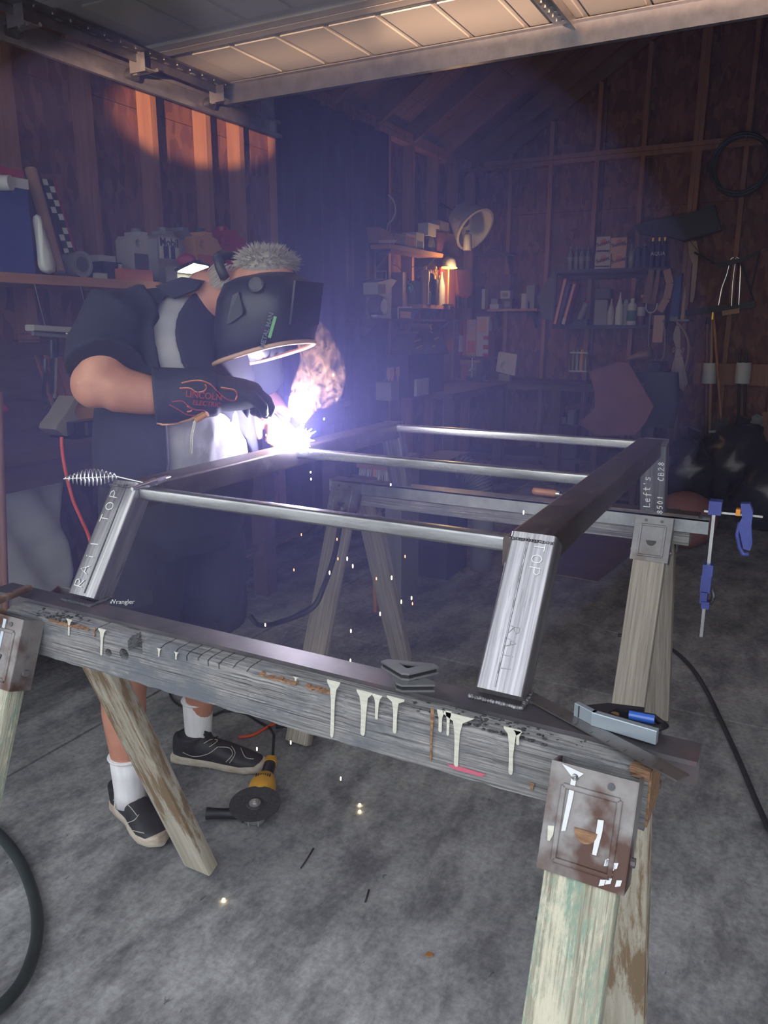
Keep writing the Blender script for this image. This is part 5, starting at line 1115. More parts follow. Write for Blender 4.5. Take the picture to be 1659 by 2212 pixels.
for i in range(11):
    for j in (0, 1):
        if (i + j) % 2 == 0 and not (j == 0 and i in (4, 5)):
            MB().bar(k0 + kd * (Lk * (i + .08) / 11) + kw * (-.011 + .022 * j) + kn * .0065, k0 + kd * (Lk * (i + .95) / 11) + kw * (-.011 + .022 * j) + kn * .0065, .020, .0012, up=kn).build('white_square', 'c_white', ck)
k00 = k0 + Vector((0, 0, 0)); MB().bar(Vector((k0.x, k0.y, SZ + .001)), k0, .03, .012, up=kn).build('foot', 'c_black', ck)
mb = MB(); bp = [(78, 462, .012), (84, 490, .022), (90, 520, .034), (97, 550, .044), (102, 575, .048), (106, 592, .040)]
mb.loft([(PX(x_, y_, -2.60), Vector((-.03, r_, 0)), Vector((r_ * .6, 0.01, .0))) for x_, y_, r_ in bp], 20)
for v_ in mb.bm.verts: v_.co += Vector((random.uniform(-.005, .005), random.uniform(-.006, .006), random.uniform(-.004, .004))); v_.co.z = max(v_.co.z, SZ + .001)
tag(link('plastic_bag', evaluate(mb.mesh('bag', 180), [('SUBSURF', dict(levels=1))]), 'bag_plastic'), 'crumpled white plastic bag slumped against the cardboard tube', 'bag')
gt = PX(181, 578, -2.62); gr = .052
t = thing('round_tub', 'grey round tub lying on its side on the shelf', 'tub', (gt.x, gt.y, SZ)); gt.z = SZ + gr
MB().lathe((gt.x - .12, gt.y, gt.z), [(.046, 0), (gr - .002, .09), (gr - .002, .10), (gr, .10), (gr, .115), (.042, .115), (.040, .11), (0, .11)], 32, (1, 0, 0)).build('tub', 'c_grey', t, 40); MB().lathe((gt.x - .008, gt.y, gt.z), [(.03, 0), (.03, .002), (.027, .002)], 28, (1, 0, 0)).build('lid_ring', 'c_dgrey', t, 40)
dt = PX(138, 585, -2.66); tag(MB().lathe((dt.x - .1, dt.y, SZ + .032), [(.030, 0), (.032, .01), (.032, .09), (.026, .10), (0, .10)], 20, (1, 0, 0)).build('round_can', 'c_dgrey', None, 40), 'small dark can lying behind the white bag', 'can')
carton('small white card box in front of the dark box on the shelf', 'X', -2.61, (212, 590, 232, 604), .03, 'c_offwhite', z0=SZ)
carton('black box with a white label between grey tub and orange box', 'X', -2.65, (224, 566, 264, 600), .12, 'c_black', z0=SZ, bands=((.80, .12, .98, .92, 'c_offwhite'),))
carton('white flat carton on top of the black shelf box', 'X', -2.70, (212, 552, 250, 566), .10, 'c_offwhite', z0=rect('X', -2.65, 224, 566, 264, 600)[3])
carton('long orange-red cardboard box at the end of the shelf', 'X', -2.61, (263, 582, 330, 600), .10, 'c_orange', z0=SZ, bands=((.03, .10, .97, .82, 'c_orange'),))
t, (a0, a1, zb, zt) = jug('white oil jug with dark picture label beside the studs', -2.72, (286, 498, 342, 590), .10, 'c_offwhite', SZ, cap='c_grey')
MB().bb((-2.719, a0 + .01, zb + .01), (-2.7175, a1 - .008, zb + .55 * (zt - zb))).build('label', 'c_dgrey', t); MB().bar((-2.717, a0 + .015, zb + .05), (-2.717, a1 - .012, zb + .5 * (zt - zb)), .012, .001, up=(1, 0, 0)).build('label_stripe', 'c_maroon', t)
t, (a0, a1, zb, zt) = jug('silver motor oil jug with big white number label', -2.66, (340, 496, 400, 590), .09, 'c_silver', SZ, cap='c_grey')
lb = rect('X', -2.658, 344, 514, 386, 560)
MB().prism([(-2.6585, lb[0], lb[2]), (-2.6585, lb[1], lb[2]), (-2.6585, lb[1] - .004, lb[3]), (-2.6585, lb[0] + .004, lb[3])], (.002, 0, 0)).build('label', 'c_white', t)
lc = (lb[0] + lb[1]) / 2; lw = lb[1] - lb[0]
MB().bb((-2.6562, lc - lw * .30, lb[2] + .002), (-2.6552, lc + lw * .28, lb[2] + (lb[3] - lb[2]) * .60)).build('label_block', 'c_navyprint', t)
text('lettering', 'Mobil', (-2.656, lc, lb[2] + (lb[3] - lb[2]) * .76), lw * .42, (0, 1, 0), (0, 0, 1), 'c_navyprint', t, .0006, True); text('lettering', '1', (-2.6548, lc, lb[2] + (lb[3] - lb[2]) * .30), lw * .62, (0, 1, 0), (0, 0, 1), 'c_white', t, .0006, True)
t, (a0, a1, zb, zt) = jug('dark grey jug standing behind the silver oil jug', -2.76, (384, 488, 424, 590), .10, 'c_grey', SZ, cap='c_black')
MB().bb((-2.759, a0 + .006, zb + .02), (-2.7575, a1 - .006, zb + .6 * (zt - zb))).build('label', 'c_dgrey', t)
t, (a0, a1, zb, zt) = jug('yellow oil jug with red lower label', -2.68, (424, 498, 482, 600), .11, 'c_yellow', SZ, cap='c_black')
MB().bb((-2.679, a0 + .008, zb + .01), (-2.6775, a1 - .004, zb + .56 * (zt - zb))).build('label', 'c_orange', t)
t, (a0, a1, zb, zt) = jug('red fuel can next to the yellow jug', -2.74, (478, 494, 538, 600), .16, 'c_gas_red', SZ, name='fuel_can', cat='fuel can', cap='c_gas_red')
MB().bb((-2.7385, a0 + .006, zb + .02), (-2.737, a0 + .03, zb + .55 * (zt - zb))).build('label', 'c_black', t)
# bright clamp light on the shelf edge
M('led_panel', (1.0, 0.96, 0.72), emit=9.0)
wl_ = thing('work_light', 'small clamp work light with a lit square panel above the man\'s collar', 'work light', PX(412, 590, -2.56))
q = [PX(x_, y_, -2.50) for x_, y_ in ((402, 572), (434, 578), (416, 591), (386, 588))]
q = [Vector((-2.505, p.y, p.z)) for p in q]; q[0].x += .05; q[1].x += .05
MB().prism(q, (0, 0, .004)).build('lit_panel', 'led_panel', wl_)
cc = sum(q, Vector()) / 4; big = [cc + (p - cc) * 1.14 + Vector((-.004, .003, .004)) for p in q]
MB().prism(big, (-.012, .006, .012)).build('panel_frame', 'c_black', wl_)
MB().ell(cc + Vector((-.03, -.006, .040)), (.045, .040, .030)).build('red_housing', 'c_red', wl_, 180)
MB().tube([cc + Vector((-.01, .02, .03)), cc + Vector((-.01, .055, .035)), cc + Vector((-.02, .06, .015))], .011, 8).build('clamp_arm', 'c_black', wl_, 180)
MB().bb((-2.60, cc.y - .05, SZ), (-2.53, cc.y + .05, cc.z + .01)).bevel(.004, 1).build('clamp_base', 'c_grey', wl_, 40)
ll = bpy.data.lights.new('work_light_lamp', 'AREA'); lo_ = bpy.data.objects.new('work_light_lamp', ll); COL.objects.link(lo_); ll.energy = .35; ll.size = .05; ll.color = (1, .95, .75); lo_.location = cc + Vector((.01, 0, -.01)); lo_.parent = wl_; lo_.matrix_parent_inverse = wl_.matrix_basis.inverted()

# ================================================================== left wall bench
BZ = 0.985
be = thing('workbench', 'dark timber workbench along the left wall behind the man', 'workbench', (-2.65, 3.2, 0))
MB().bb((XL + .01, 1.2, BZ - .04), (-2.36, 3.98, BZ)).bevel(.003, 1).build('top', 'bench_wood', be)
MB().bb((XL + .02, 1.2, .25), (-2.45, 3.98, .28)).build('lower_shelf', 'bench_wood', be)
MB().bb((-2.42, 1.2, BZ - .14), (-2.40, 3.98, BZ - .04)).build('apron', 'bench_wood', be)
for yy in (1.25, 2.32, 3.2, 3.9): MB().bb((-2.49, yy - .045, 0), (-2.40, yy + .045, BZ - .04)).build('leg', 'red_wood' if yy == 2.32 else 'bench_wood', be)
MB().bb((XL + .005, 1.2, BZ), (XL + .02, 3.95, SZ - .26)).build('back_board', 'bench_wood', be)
# strip light fixture hung under the shelf
f0, f1 = PX(64, 708, -2.50), PX(228, 717, -2.50)
lf_ = thing('strip_light_fixture', 'unlit white strip light fixture hanging under the left shelf', 'light fixture', (f0 + f1) / 2)
MB().bar(f0, f1, .05, .022, r=.006, n=2).build('reflector', 'c_offwhite', lf_, 40); MB().cyl(f0 + Vector((.0, .01, -.02)), f1 + Vector((0, -.01, -.03)), .009, n=10).build('tube', 'c_grey', lf_, 60)
for p in (f0.lerp(f1, .2), f0.lerp(f1, .8)): MB().tube([p, Vector((p.x - .04, p.y, SZ - .037))], .002, 6).build('hanger_wire', 'dark_steel', lf_)
cpipe = PX(147, 735, -2.55); tag(MB().tube(spline([Vector((-2.55, cpipe.y, 1.41)), cpipe, PX(150, 755, -2.55), PX(146, 768, -2.57), PX(140, 778, -2.6)]), .011, 10).build('chrome_pipe', 'bright_metal', None, 180), 'short bent chrome pipe hanging below the strip light', 'pipe')
# hand tools on the bench back
for i, (xa_, ya_, xb_, yb_, w_, mt, lb, nm) in enumerate((
    (112, 735, 112, 850, .016, 'dark_steel', 'long dark file hanging left of the red wooden boards', 'file'), (122, 722, 118, 860, .012, 'c_silver', 'slim steel pry bar hanging among the red boards', 'pry_bar'), (98, 775, 95, 860, .014, 'c_black', 'black chisel hanging at the tool row\'s left end', 'chisel'),
    (104, 868, 94, 885, .012, 'bright_metal', 'shiny putty knife hanging point-down below the files', 'putty_knife'))):
    p0, p1 = PX(xa_, ya_, -2.70), PX(xb_, yb_, -2.70); t = thing(nm, lb, 'tool', p1)
    MB().bar(p1, p0.lerp(p1, .35), w_, .006, up=(1, 0, 0)).build('blade', mt, t); MB().lathe(p0.lerp(p1, .36), [(.005, 0), (.009, .006), (.011, (p1 - p0).length * .2), (.008, (p1 - p0).length * .36)], 10, p0 - p1).build('handle', 'c_black' if i % 2 else 'dark_steel', t, 60)
    MB().cyl(p0 + Vector((-.24, 0, 0)), p0 + Vector((.002, 0, 0)), .002, n=6).build('hook', 'dark_steel', t)
for i, (px, lb) in enumerate((((84, 772, 90, 818), 'thin red board at the left of the leaning boards'), ((106, 772, 122, 856), 'reddish board behind the hanging files'), ((124, 772, 146, 862), 'wide reddish plank leaning over the bench'), ((147, 776, 166, 850), 'red-brown plank nearest the man\'s elbow'))):
    a0, a1, zb, zt = rect('X', -2.78, *px); tag(MB().prism([(-2.68, a0, BZ), (-2.68, a1, BZ), (-2.79, a1, zt), (-2.79, a0, zt + .01)], (-.014, 0, 0)).build('leaning_plank', 'red_wood'), lb, 'plank', 'reddish planks leaning behind the bench')
tb = [PX(x_, y_, -2.50) for x_, y_ in ((165, 856), (172, 862), (160, 892), (168, 905), (165, 942), (140, 942), (122, 928), (124, 918), (142, 895))]
for p in tb: p.z = max(p.z, BZ + .0005)
tag(MB().prism(tb, (-.10, 0, 0)).bevel(.008, 2).build('paper_sack', M('sack', (0.22, 0.19, 0.14), (0.28, 0.24, 0.17), scale=8, rough=0.85), None, 40), 'olive-tan folded paper sack on the bench by the elbow', 'sack')
tag(rbox(MB(), 'X', -2.52, (160, 880, 204, 908), .10, None, None).bevel(.014, 3).build('sponge_block', 'c_yellow', None, 40), 'yellow sponge block resting on the black case', 'sponge')
bc = thing('black_case', 'small glossy black case with a silver clasp on the bench', 'case', PX(200, 948, -2.46))
a0, a1, zb, zt = rect('X', -2.46, 160, 908, 228, 948); MB().bb((-2.60, a0, BZ), (-2.46, a1, zt)).bevel(.006, 2).build('body', M('gloss_black', (.012, .012, .015), rough=.18), bc, 40); MB().bb((-2.4595, lerp(a0, a1, .32), BZ + .01), (-2.457, lerp(a0, a1, .42), zt - .006)).build('clasp', 'bright_metal', bc)
tag(MB().prism([PX(x_, y_, -2.40) for x_, y_ in ((-10, 866), (2, 866), (20, 886), (0, 893), (-10, 893))], (-.02, 0, 0)).build('red_cloth', 'c_gas_red'), 'corner of a red rag poking in at the left photo edge', 'rag')
tag(MB().tube(spline([PX(133, 944, -2.35), PX(134, 970, -2.345), PX(142, 1020, -2.33), PX(158, 1080, -2.32), PX(175, 1120, -2.31), PX(195, 1170, -2.30), PX(210, 1260, -2.28), PZ(250, 1330, 0.01)]), .0065, 8).build('hanging_extension_cord', 'orange_cord', None, 180), 'red-orange extension cord hanging down from the bench', 'cord')
# plastic-wrapped bale on the floor at the left edge
mb = MB(); a0, a1, zb, zt = rect('X', -2.50, -80, 1022, 150, 1290); BS = 0.281
mb.bb((-2.88, a0, BS), (-2.50, a1, zt)); bmesh.ops.subdivide_edges(mb.bm, edges=mb.bm.edges[:], cuts=9, use_grid_fill=True)
rg = random.Random(5)
for v_ in mb.bm.verts:
    k = 0.018 * math.sin(v_.co.y * 31 + v_.co.z * 17) + 0.012 * math.sin(v_.co.z * 43 - v_.co.y * 21); v_.co.x += k; v_.co.y += .6 * k + rg.uniform(-.006, .006); v_.co.z = max(BS, v_.co.z + rg.uniform(-.006, .006))
bl = thing('wrapped_bale', 'grey bale wrapped in crinkled clear plastic under the left bench', 'bale', (-2.7, (a0 + a1) / 2, BS))
link('plastic_wrap', evaluate(mb.mesh('wrap', 180), [('SUBSURF', dict(levels=1))]), 'clear_plastic', bl); MB().bb((-2.84, a0 + .03, BS + .002), (-2.54, a1 - .04, zt - .05)).bevel(.02, 2).build('contents', 'c_grey', bl, 40)
pl0, pl1 = PY(2, 1010, 1.62), PY(12, 1330, 1.60); pd_ = (pl1 - pl0).normalized(); bt = pl1 + pd_ * ((pl1.z - 0.012) / -pd_.z)
tag(MB().cyl(bt, pl0 - pd_ * .25, .0125, n=14).build('wooden_pole', M('pole_wood', (.20, .095, .055), (.15, .07, .042), scale=10, stretch=(5, 5, .6), rough=.6), None, 60), 'brown wooden pole leaning up past the near sawhorse end', 'pole')
# ================================================================== back-left corner clutter (on the left wall beyond the tarp)
LX = -2.72
def board(label, pl, v, px, d, mat='shelf_pine', name='wall_board_shelf', cat='shelf'):
    a0, a1, zb, zt = rect(pl, v, *px); t = thing(name, label, cat, (v if pl == 'X' else (a0 + a1) / 2, v if pl == 'Y' else (a0 + a1) / 2, zb))
    rbox(MB(), pl, v, px, d).build('board', mat, t)
    for k in (.12, .88):
        c = lerp(a0, a1, k)
        if pl == 'X': MB().prism([(XL, c - .012, zb), (v - .05, c - .012, zb), (XL, c - .012, zb - .16)], (0, .024, 0)).build('bracket', 'dark_steel', t)
        else: MB().prism([(c - .012, YB, zb), (c - .012, v + .05, zb), (c - .012, YB, zb - .16)], (.024, 0, 0)).build('bracket', 'dark_steel', t)
    return zt
z1 = board('short upper wooden shelf in the back left corner', 'X', LX, (842, 538, 966, 547), .20)
for px, d, mt, lb, bands in (((852, 506, 877, 538), .12, 'c_grey', 'grey carton at the left end of the upper corner shelf', ((.08, .1, .92, .85, 'c_dgrey'),)), ((878, 506, 897, 538), .12, 'c_peach', 'peach carton on the upper corner shelf', ((.1, .2, .9, .8, 'c_brown'),)),
                             ((899, 503, 916, 538), .12, 'c_offwhite', 'pale narrow carton beside the peach one', ((.15, .05, .85, .5, 'c_dgrey'),)), ((944, 502, 967, 538), .12, 'c_maroon', 'maroon carton at the right end of the upper corner shelf', ()),
                             ((967, 506, 990, 540), .10, 'c_brown', 'brown carton tucked beside the tilted white tub', ())):
    carton(lb, 'X', LX - .02, px, d, mt, z0=z1 + .0005, bands=bands)
dr = PX(930, 522, LX - .05); tag(MB().lathe((dr.x - .08, dr.y, z1 + .062), [(.055, 0), (.06, .01), (.06, .09), (.03, .095), (.028, .09), (0, .09)], 24, (1, 0, 0)).build('tape_roll', 'c_dgrey', None, 40), 'dark round roll standing on the upper corner shelf', 'roll')
zc = rect('X', LX - .02, 944, 502, 967, 538)[3]
carton('small white box stacked above the round roll', 'X', LX - .03, (925, 484, 949, 500), .09, 'c_offwhite', z0=z1 + .125); carton('small pale box stacked on the maroon carton', 'X', LX - .03, (951, 479, 970, 500), .09, 'c_grey', z0=zc + .0008)
tp = thing('paper_tray', 'tilted brown tray with a white lip by the tarp edge', 'tray', PX(838, 520, LX)); MB().prism([PX(x_, y_, LX) for x_, y_ in ((818, 490), (843, 500), (856, 522), (824, 524))], (-.1, 0, 0)).build('tray', 'c_brown', tp); MB().prism([PX(x_, y_, LX + .002) for x_, y_ in ((822, 519), (858, 518), (855, 524), (824, 525))], (-.02, 0, 0)).build('lip', 'c_offwhite', tp)
tag(MB().tube(spline([PX(839, 421, LX - .1), PX(851, 436, LX - .08), PX(854, 458, LX - .08), PX(847, 475, LX - .09), PX(838, 484, LX - .12), PX(836, 500, XL + .02)]), .006, 8).build('wire_hoop', 'c_offwhite', None, 180), 'curved white wire hoop high by the tarp edge', 'hoop')
tag(MB().tube([PX(836, 500, XL), PX(837, 421, XL), PX(839, 419, LX - .1)], .004, 6).build('hoop_hook', 'dark_steel', None, 180), 'thin dark hook holding the white wire hoop', 'hook')
# tilted white tub
tb_c = PX(1020, 490, -2.62); axv = (RT * .62 - UP * .78 - FW * .45).normalized()
t = thing('white_tub', 'big white tapered tub hanging tilted near the corner', 'tub', tb_c)
MB().lathe(tb_c - axv * .17, [(.13, 0), (.135, .01), (.185, .20), (.195, .205), (.195, .215), (.175, .215), (.165, .19), (.12, .03), (0, .03)], 32, axv).build('shell', 'c_offwhite', t, 40)
MB().ell(tb_c - axv * .12 - UP * .02, (.05, .05, .05)).build('grip_hole', 'c_dgrey', t, 180); MB().tube([tb_c - axv * .17, Vector((XL - .01, tb_c.y + .05, tb_c.z + .22))], .006, 6).build('hanger_cord', 'c_black', t)
bt_ = PX(1034, 520, -2.50); bottle('white squeeze bottle under the tilted tub', Vector((bt_.x - .1, bt_.y, PX(1030, 545, -2.6).z)), .16, .035, ROUND, 'c_offwhite', 'c_black')
z2 = board('long thin shelf board under the tilted white tub', 'Y', 7.30, (1000, 548, 1105, 552), .18, 'bench_wood')
tag(MB().prism([PY(x_, y_, 7.28) for x_, y_ in ((1048, 545), (1060, 536), (1085, 545), (1090, 549), (1048, 549))], (0, .12, 0)).build('folded_rag', 'c_maroon'), 'crumpled red-grey rag on the thin shelf', 'rag')
# lit shelf with the desk lamp
zL = board('little wooden shelf lit by the desk lamp', 'X', LX + .02, (914, 659, 972, 667), .20, 'shelf_pine')
lamp = thing('desk_lamp', 'small desk lamp with glowing yellow rim lighting the corner shelf', 'lamp', PX(968, 580, LX + .02))
lc_ = PX(970, 577, LX + .04)
MB().lathe(lc_, [(.062, 0), (.060, .018), (.054, .05), (.036, .078), (.012, .088), (0, .088)], 24).build('shade', 'c_grey', lamp, 40)
M('lamp_rim', (1.0, 0.85, 0.12), emit=2.2)
MB().lathe(lc_ - Vector((0, 0, .012)), [(.066, 0), (.068, .006), (.062, .012)], 28).lathe(lc_ + Vector((0, -.075, -.008)), [(0, 0), (.03, .001), (.03, .006), (0, .007)], 12).build('glowing_rim', 'lamp_rim', lamp, 40)
MB().cyl((lc_.x, lc_.y - .01, zL), (lc_.x, lc_.y - .01, lc_.z + .03), .008, n=10).build('stem', 'c_gold', lamp, 60); MB().lathe((lc_.x, lc_.y - .01, zL + .0005), [(.05, 0), (.05, .008), (.02, .014), (0, .014)], 20).build('base', 'c_black', lamp, 40)
lp = bpy.data.lights.new('desk_lamp_bulb', 'POINT'); lpo = bpy.data.objects.new('desk_lamp_bulb', lp); COL.objects.link(lpo); lp.energy = 5.0; lp.color = (1, .62, .30); lp.shadow_soft_size = .02; lpo.location = lc_ + Vector((.11, -.10, -.05)); lpo.parent = lamp; lpo.matrix_parent_inverse = lamp.matrix_basis.inverted()
carton('tall amber carton lit by the desk lamp', 'X', LX - .06, (945, 584, 969, 659), .08, 'c_yellow', z0=zL + .0005, bands=((.05, .55, .95, .95, 'c_tan'),))
carton('orange-brown tall box beside the lit amber carton', 'X', LX - .03, (969, 583, 984, 658), .10, 'c_orange', z0=zL + .0005)
bs0 = PX(953, 655, LX - .02); bs0.z = zL + .0005; sb = bottle('spray bottle with red trigger on the lit shelf', bs0, .30, .030, SPRAY, 'c_offwhite', 'c_gas_red'); MB().prism([bs0 + Vector((.0, q_[0], q_[1])) for q_ in ((-.045, .27), (.02, .285), (.022, .315), (-.045, .315), (-.055, .30), (-.06, .24), (-.05, .24))], (.016, 0, 0)).build('trigger_head', 'c_gas_red', sb)
for i, (x_, y0_, y1_, w_, mt, lb, nm) in enumerate(((918, 580, 655, .030, 'c_tan', 'tall tan sanding block stack on the lit shelf', 'tool_stack'), (928, 588, 656, .026, 'c_black', 'black tool case standing on the lit shelf', 'tool_case'), (937, 600, 656, .030, 'c_black', 'dark rounded flashlight standing on the lit shelf', 'flashlight'), (925, 612, 640, .018, 'c_green', 'small green tin half hidden on the lit shelf', 'tin'))):
    p = PX(x_, 655, LX + .0 + .012 * (i % 2)); p.z = zL + .0006; h_ = PX(x_, y0_, LX).z - PX(x_, y1_, LX).z
    t = thing(nm, lb, 'tool', p); MB().lathe(p, [(w_, 0), (w_, h_ * .62), (w_ * 1.2, h_ * .72), (w_ * 1.2, h_ * .95), (w_ * .8, h_), (0, h_)], 14 if i != 1 else 4).build('body', mt, t, 40); MB().lathe(p + Vector((0, 0, h_)), [(w_ * .4, 0), (w_ * .4, .02), (w_ * .25, .03), (0, .03)], 10).build('tip', 'c_yellow', t, 40)
fr0 = PX(941, 583, LX + .01); tag(MB().tube([fr0 + Vector((0, a, b_)) for a, b_ in ((-.016, -.02), (.012, -.022), (.016, .022), (-.012, .026))], .005, 6, closed=True).build('brass_buckle', 'c_gold', None, 60), 'little brass buckle frame hooked above the lit tools', 'buckle')
tag(MB().tube([fr0 + Vector((0, 0, .024)), Vector((XL, fr0.y, fr0.z + .03))], .003, 6).build('buckle_hook', 'dark_steel', None, 180), 'thin hook behind the brass buckle', 'hook')
tag(MB().prism([PX(x_, y_, LX - .04) for x_, y_ in ((986, 583), (1015, 583), (1020, 610), (1018, 636), (1008, 645), (992, 640))], (-.03, 0, 0)).bevel(.006, 2).build('leather_apron', 'c_orange', None, 40), 'brown leather tool pouch hanging right of the lit shelf', 'pouch')
for x_, lb in ((989, 'left'), (1000, 'middle'), (1012, 'right')):
    tag(MB().bar(PX(x_, 636, LX - .05), PX(x_, 666, LX - .05), .022, .012, up=(1, 0, 0)).build('screwdriver', 'c_black'), f'{lb} dark grip poking from below the leather pouch', 'grip', 'grips below the leather pouch')
# gauge panel, frame, globe
gp = thing('instrument_gauge', 'white instrument panel with a round dial on the corner wall', 'gauge panel', PX(840, 690, LX)); a0, a1, zb, zt = rect('X', LX, 814, 604, 848, 686)
MB().prism([PX(x_, y_, LX) for x_, y_ in ((816, 610), (846, 602), (857, 606), (846, 622), (845, 688), (836, 687), (836, 645), (817, 636))], (-.12, 0, 0)).build('housing', 'c_offwhite', gp); MB().prism([PX(x_, y_, LX + .001) for x_, y_ in ((819, 614), (831, 614), (831, 634), (819, 634))], (.006, 0, 0)).build('window', 'c_dgrey', gp)
gc_ = PX(828, 662, LX + .01); MB().lathe(gc_ + Vector((-.10, 0, 0)), [(.058, 0), (.058, .10), (.05, .105), (0, .105)], 28, (1, 0, 0)).build('dial_case', 'c_dgrey', gp, 40); MB().lathe(gc_ + Vector((.006, 0, 0)), [(.050, 0), (.050, .002), (0, .002)], 28, (1, 0, 0)).build('dial_face', 'c_white', gp, 40); MB().prism([PX(x_, y_, LX + .002) for x_, y_ in ((815, 680), (846, 684), (846, 688), (815, 684))], (-.05, 0, 0)).build('base_strip', 'c_offwhite', gp)
tag(MB().tube([PX(x_, y_, LX - .02) for x_, y_ in ((812, 586), (834, 586), (834, 604), (811, 602))], .005, 6, closed=True).build('wire_hanger', 'c_grey', None, 60), 'small bent wire frame above the instrument panel', 'frame')
pz_ = PX(823, 604, LX - .02); tag(MB().cyl((XL, pz_.y, pz_.z), (LX - .015, pz_.y, pz_.z), .004, n=6).build('wire_peg', 'dark_steel'), 'peg carrying the small wire frame', 'peg')
gg = PX(885, 622, LX - .06); t = thing('glass_globe', 'small green glass globe hanging in the corner', 'globe', gg); MB().ell(gg, (.028, .028, .034)).build('glass', 'c_teal', t, 180); MB().cyl(gg + Vector((0, 0, .03)), gg + Vector((0, 0, .055)), .012, n=12).build('collar', 'c_grey', t, 60); MB().tube([gg + Vector((0, 0, .05)), gg + Vector((-.10, 0, .16)), Vector((XL, gg.y, gg.z + .18))], .003, 6).build('cord', 'c_black', t)
carton('upright brown plank box beside the green globe', 'X', LX - .06, (870, 588, 880, 662), .10, 'c_brown', z0=None)
carton('grey cabinet box below the green globe', 'X', LX - .04, (897, 607, 912, 658), .12, 'c_grey')
t = thing('picture_box', 'white-framed picture box low in the back left corner', 'box', PX(876, 690, LX)); rbox(MB(), 'X', LX, (860, 664, 890, 688), .08).build('body', 'c_dgrey', t)
for a_, b_ in (((860, 664), (889, 664)), ((860, 664), (860, 688))): MB().bar(PX(*a_, LX + .004), PX(*b_, LX + .004), .012, .006, up=(1, 0, 0)).build('frame_strip', 'c_offwhite', t)
MB().prism([PX(x_, y_, LX + .002) for x_, y_ in ((864, 672), (887, 674), (887, 688), (864, 686))], (.003, 0, 0)).build('picture', 'c_peach', t)
z3 = board('lower dark shelf carrying the corner boxes', 'X', LX + .03, (806, 689, 1000, 694), .20, 'bench_wood')

# ================================================================== corner and back workbench
BB = 0.90
bb_ = thing('back_workbench', 'long dark workbench across the back left corner', 'workbench', (-2.0, 7.1, 0))
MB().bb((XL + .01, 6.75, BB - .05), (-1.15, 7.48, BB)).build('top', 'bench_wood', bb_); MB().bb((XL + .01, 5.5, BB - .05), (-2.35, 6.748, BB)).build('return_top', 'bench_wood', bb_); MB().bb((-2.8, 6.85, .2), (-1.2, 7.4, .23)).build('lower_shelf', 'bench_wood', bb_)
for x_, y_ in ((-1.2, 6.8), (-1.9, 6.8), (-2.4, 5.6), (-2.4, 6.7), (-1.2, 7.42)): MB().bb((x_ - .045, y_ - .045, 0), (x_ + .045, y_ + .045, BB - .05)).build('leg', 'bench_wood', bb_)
# sacks with gold glints
for (px_, lb, s_) in ((((888, 765), (892, 735), (905, 716), (918, 722), (928, 765)), 'smaller bronze foil bag with gold glints', 0), (((918, 765), (922, 720), (935, 700), (948, 708), (962, 740), (970, 765)), 'larger bronze foil bag with gold glints', 1)):
    P = [PX(x_, y_, -2.50 + .02 * s_) for x_, y_ in px_]; zmin = min(p.z for p in P); t = thing('foil_bag', lb, 'bag', P[0], 'foil bags in the corner')
    MB().prism(P, (-.16, 0, 0)).bevel(.012, 2).build('bag', 'c_bronze', t, 60)
    MB().bb((-2.70, P[0].y, BB + .0005), (-2.52, P[-1].y, zmin)).build('stand_box', 'c_black', t)
    for a_, b_ in (((896, 738), (908, 734)), ((900, 752), (912, 746))) if not s_ else (((929, 704), (932, 712)), ((930, 716), (934, 719)), ((938, 733), (948, 728)), ((934, 748), (941, 746))):
        MB().bar(PX(*a_, -2.476 + .02 * s_), PX(*b_, -2.476 + .02 * s_), .010, .003, up=(1, 0, 0)).build('gold_glint', 'c_gold', t)  # lamp glints on the foil, modelled as gold strips
def can(label, pl, v, x_, y0_, y1_, r_, mat, lab=None, zb=None, capm='c_grey', name='tin_can', cat='can'):
    f = PX if pl == 'X' else PY; p = f(x_, y1_, v); top = f(x_, y0_, v).z; p.z = p.z if zb is None else zb; h = top - p.z; t = thing(name, label, cat, p)
    MB().lathe(p, [(r_ * .96, 0), (r_, .006), (r_, h * .86), (0, h * .86)], 18).build('body', mat, t, 40); MB().lathe(p + Vector((0, 0, h * .86)), [(r_ * .97, 0), (r_ * .97, h * .13), (0, h * .14)], 18).build('lid', capm, t, 40)
    if lab: MB().lathe(p, [(r_ * 1.01, h * .12), (r_ * 1.01, h * .6)], 18).build('label', lab, t, 40)
    return t
zs = board('narrow shelf behind the red-lidded jar', 'Y', 7.22, (975, 770, 1075, 775), .22, 'bench_wood')
can('red-lidded jar with a white label in the corner', 'Y', 7.22, 992, 694, 770, .032, 'c_red', 'c_offwhite', zb=zs + .0005, capm='c_red', name='lidded_jar', cat='jar')
carton('tall red and white carton behind the jar', 'Y', 7.24, (1004, 690, 1028, 768), .10, 'c_peach', z0=zs + .0005, bands=((.0, .0, .14, 1.0, 'c_red'), (.25, .1, .95, .42, 'c_orange')))
carton('white topped carton with red checks beside it', 'Y', 7.24, (1029, 684, 1055, 768), .10, 'c_offwhite', z0=zs + .0005, bands=((.05, .60, .8, .95, 'c_peach'), (.6, .42, 1.0, .52, 'c_red'), (.6, .18, 1.0, .30, 'c_red'), (.6, .0, 1.0, .08, 'c_red')))
carton('flat pinkish carton right of the checked one', 'Y', 7.26, (1056, 716, 1068, 768), .10, 'c_maroon', z0=zs + .0005)
ob = thing('outlet_box', 'pale square box with a round hole standing on the back bench', 'box', PY(1094, 812, 7.0))
o = MB().prism([PY(x_, y_, 7.0) for x_, y_ in ((1077, 760), (1117, 766), (1112, 812), (1071, 802))], (0, .05, 0)).build('box', 'c_offwhite', ob)
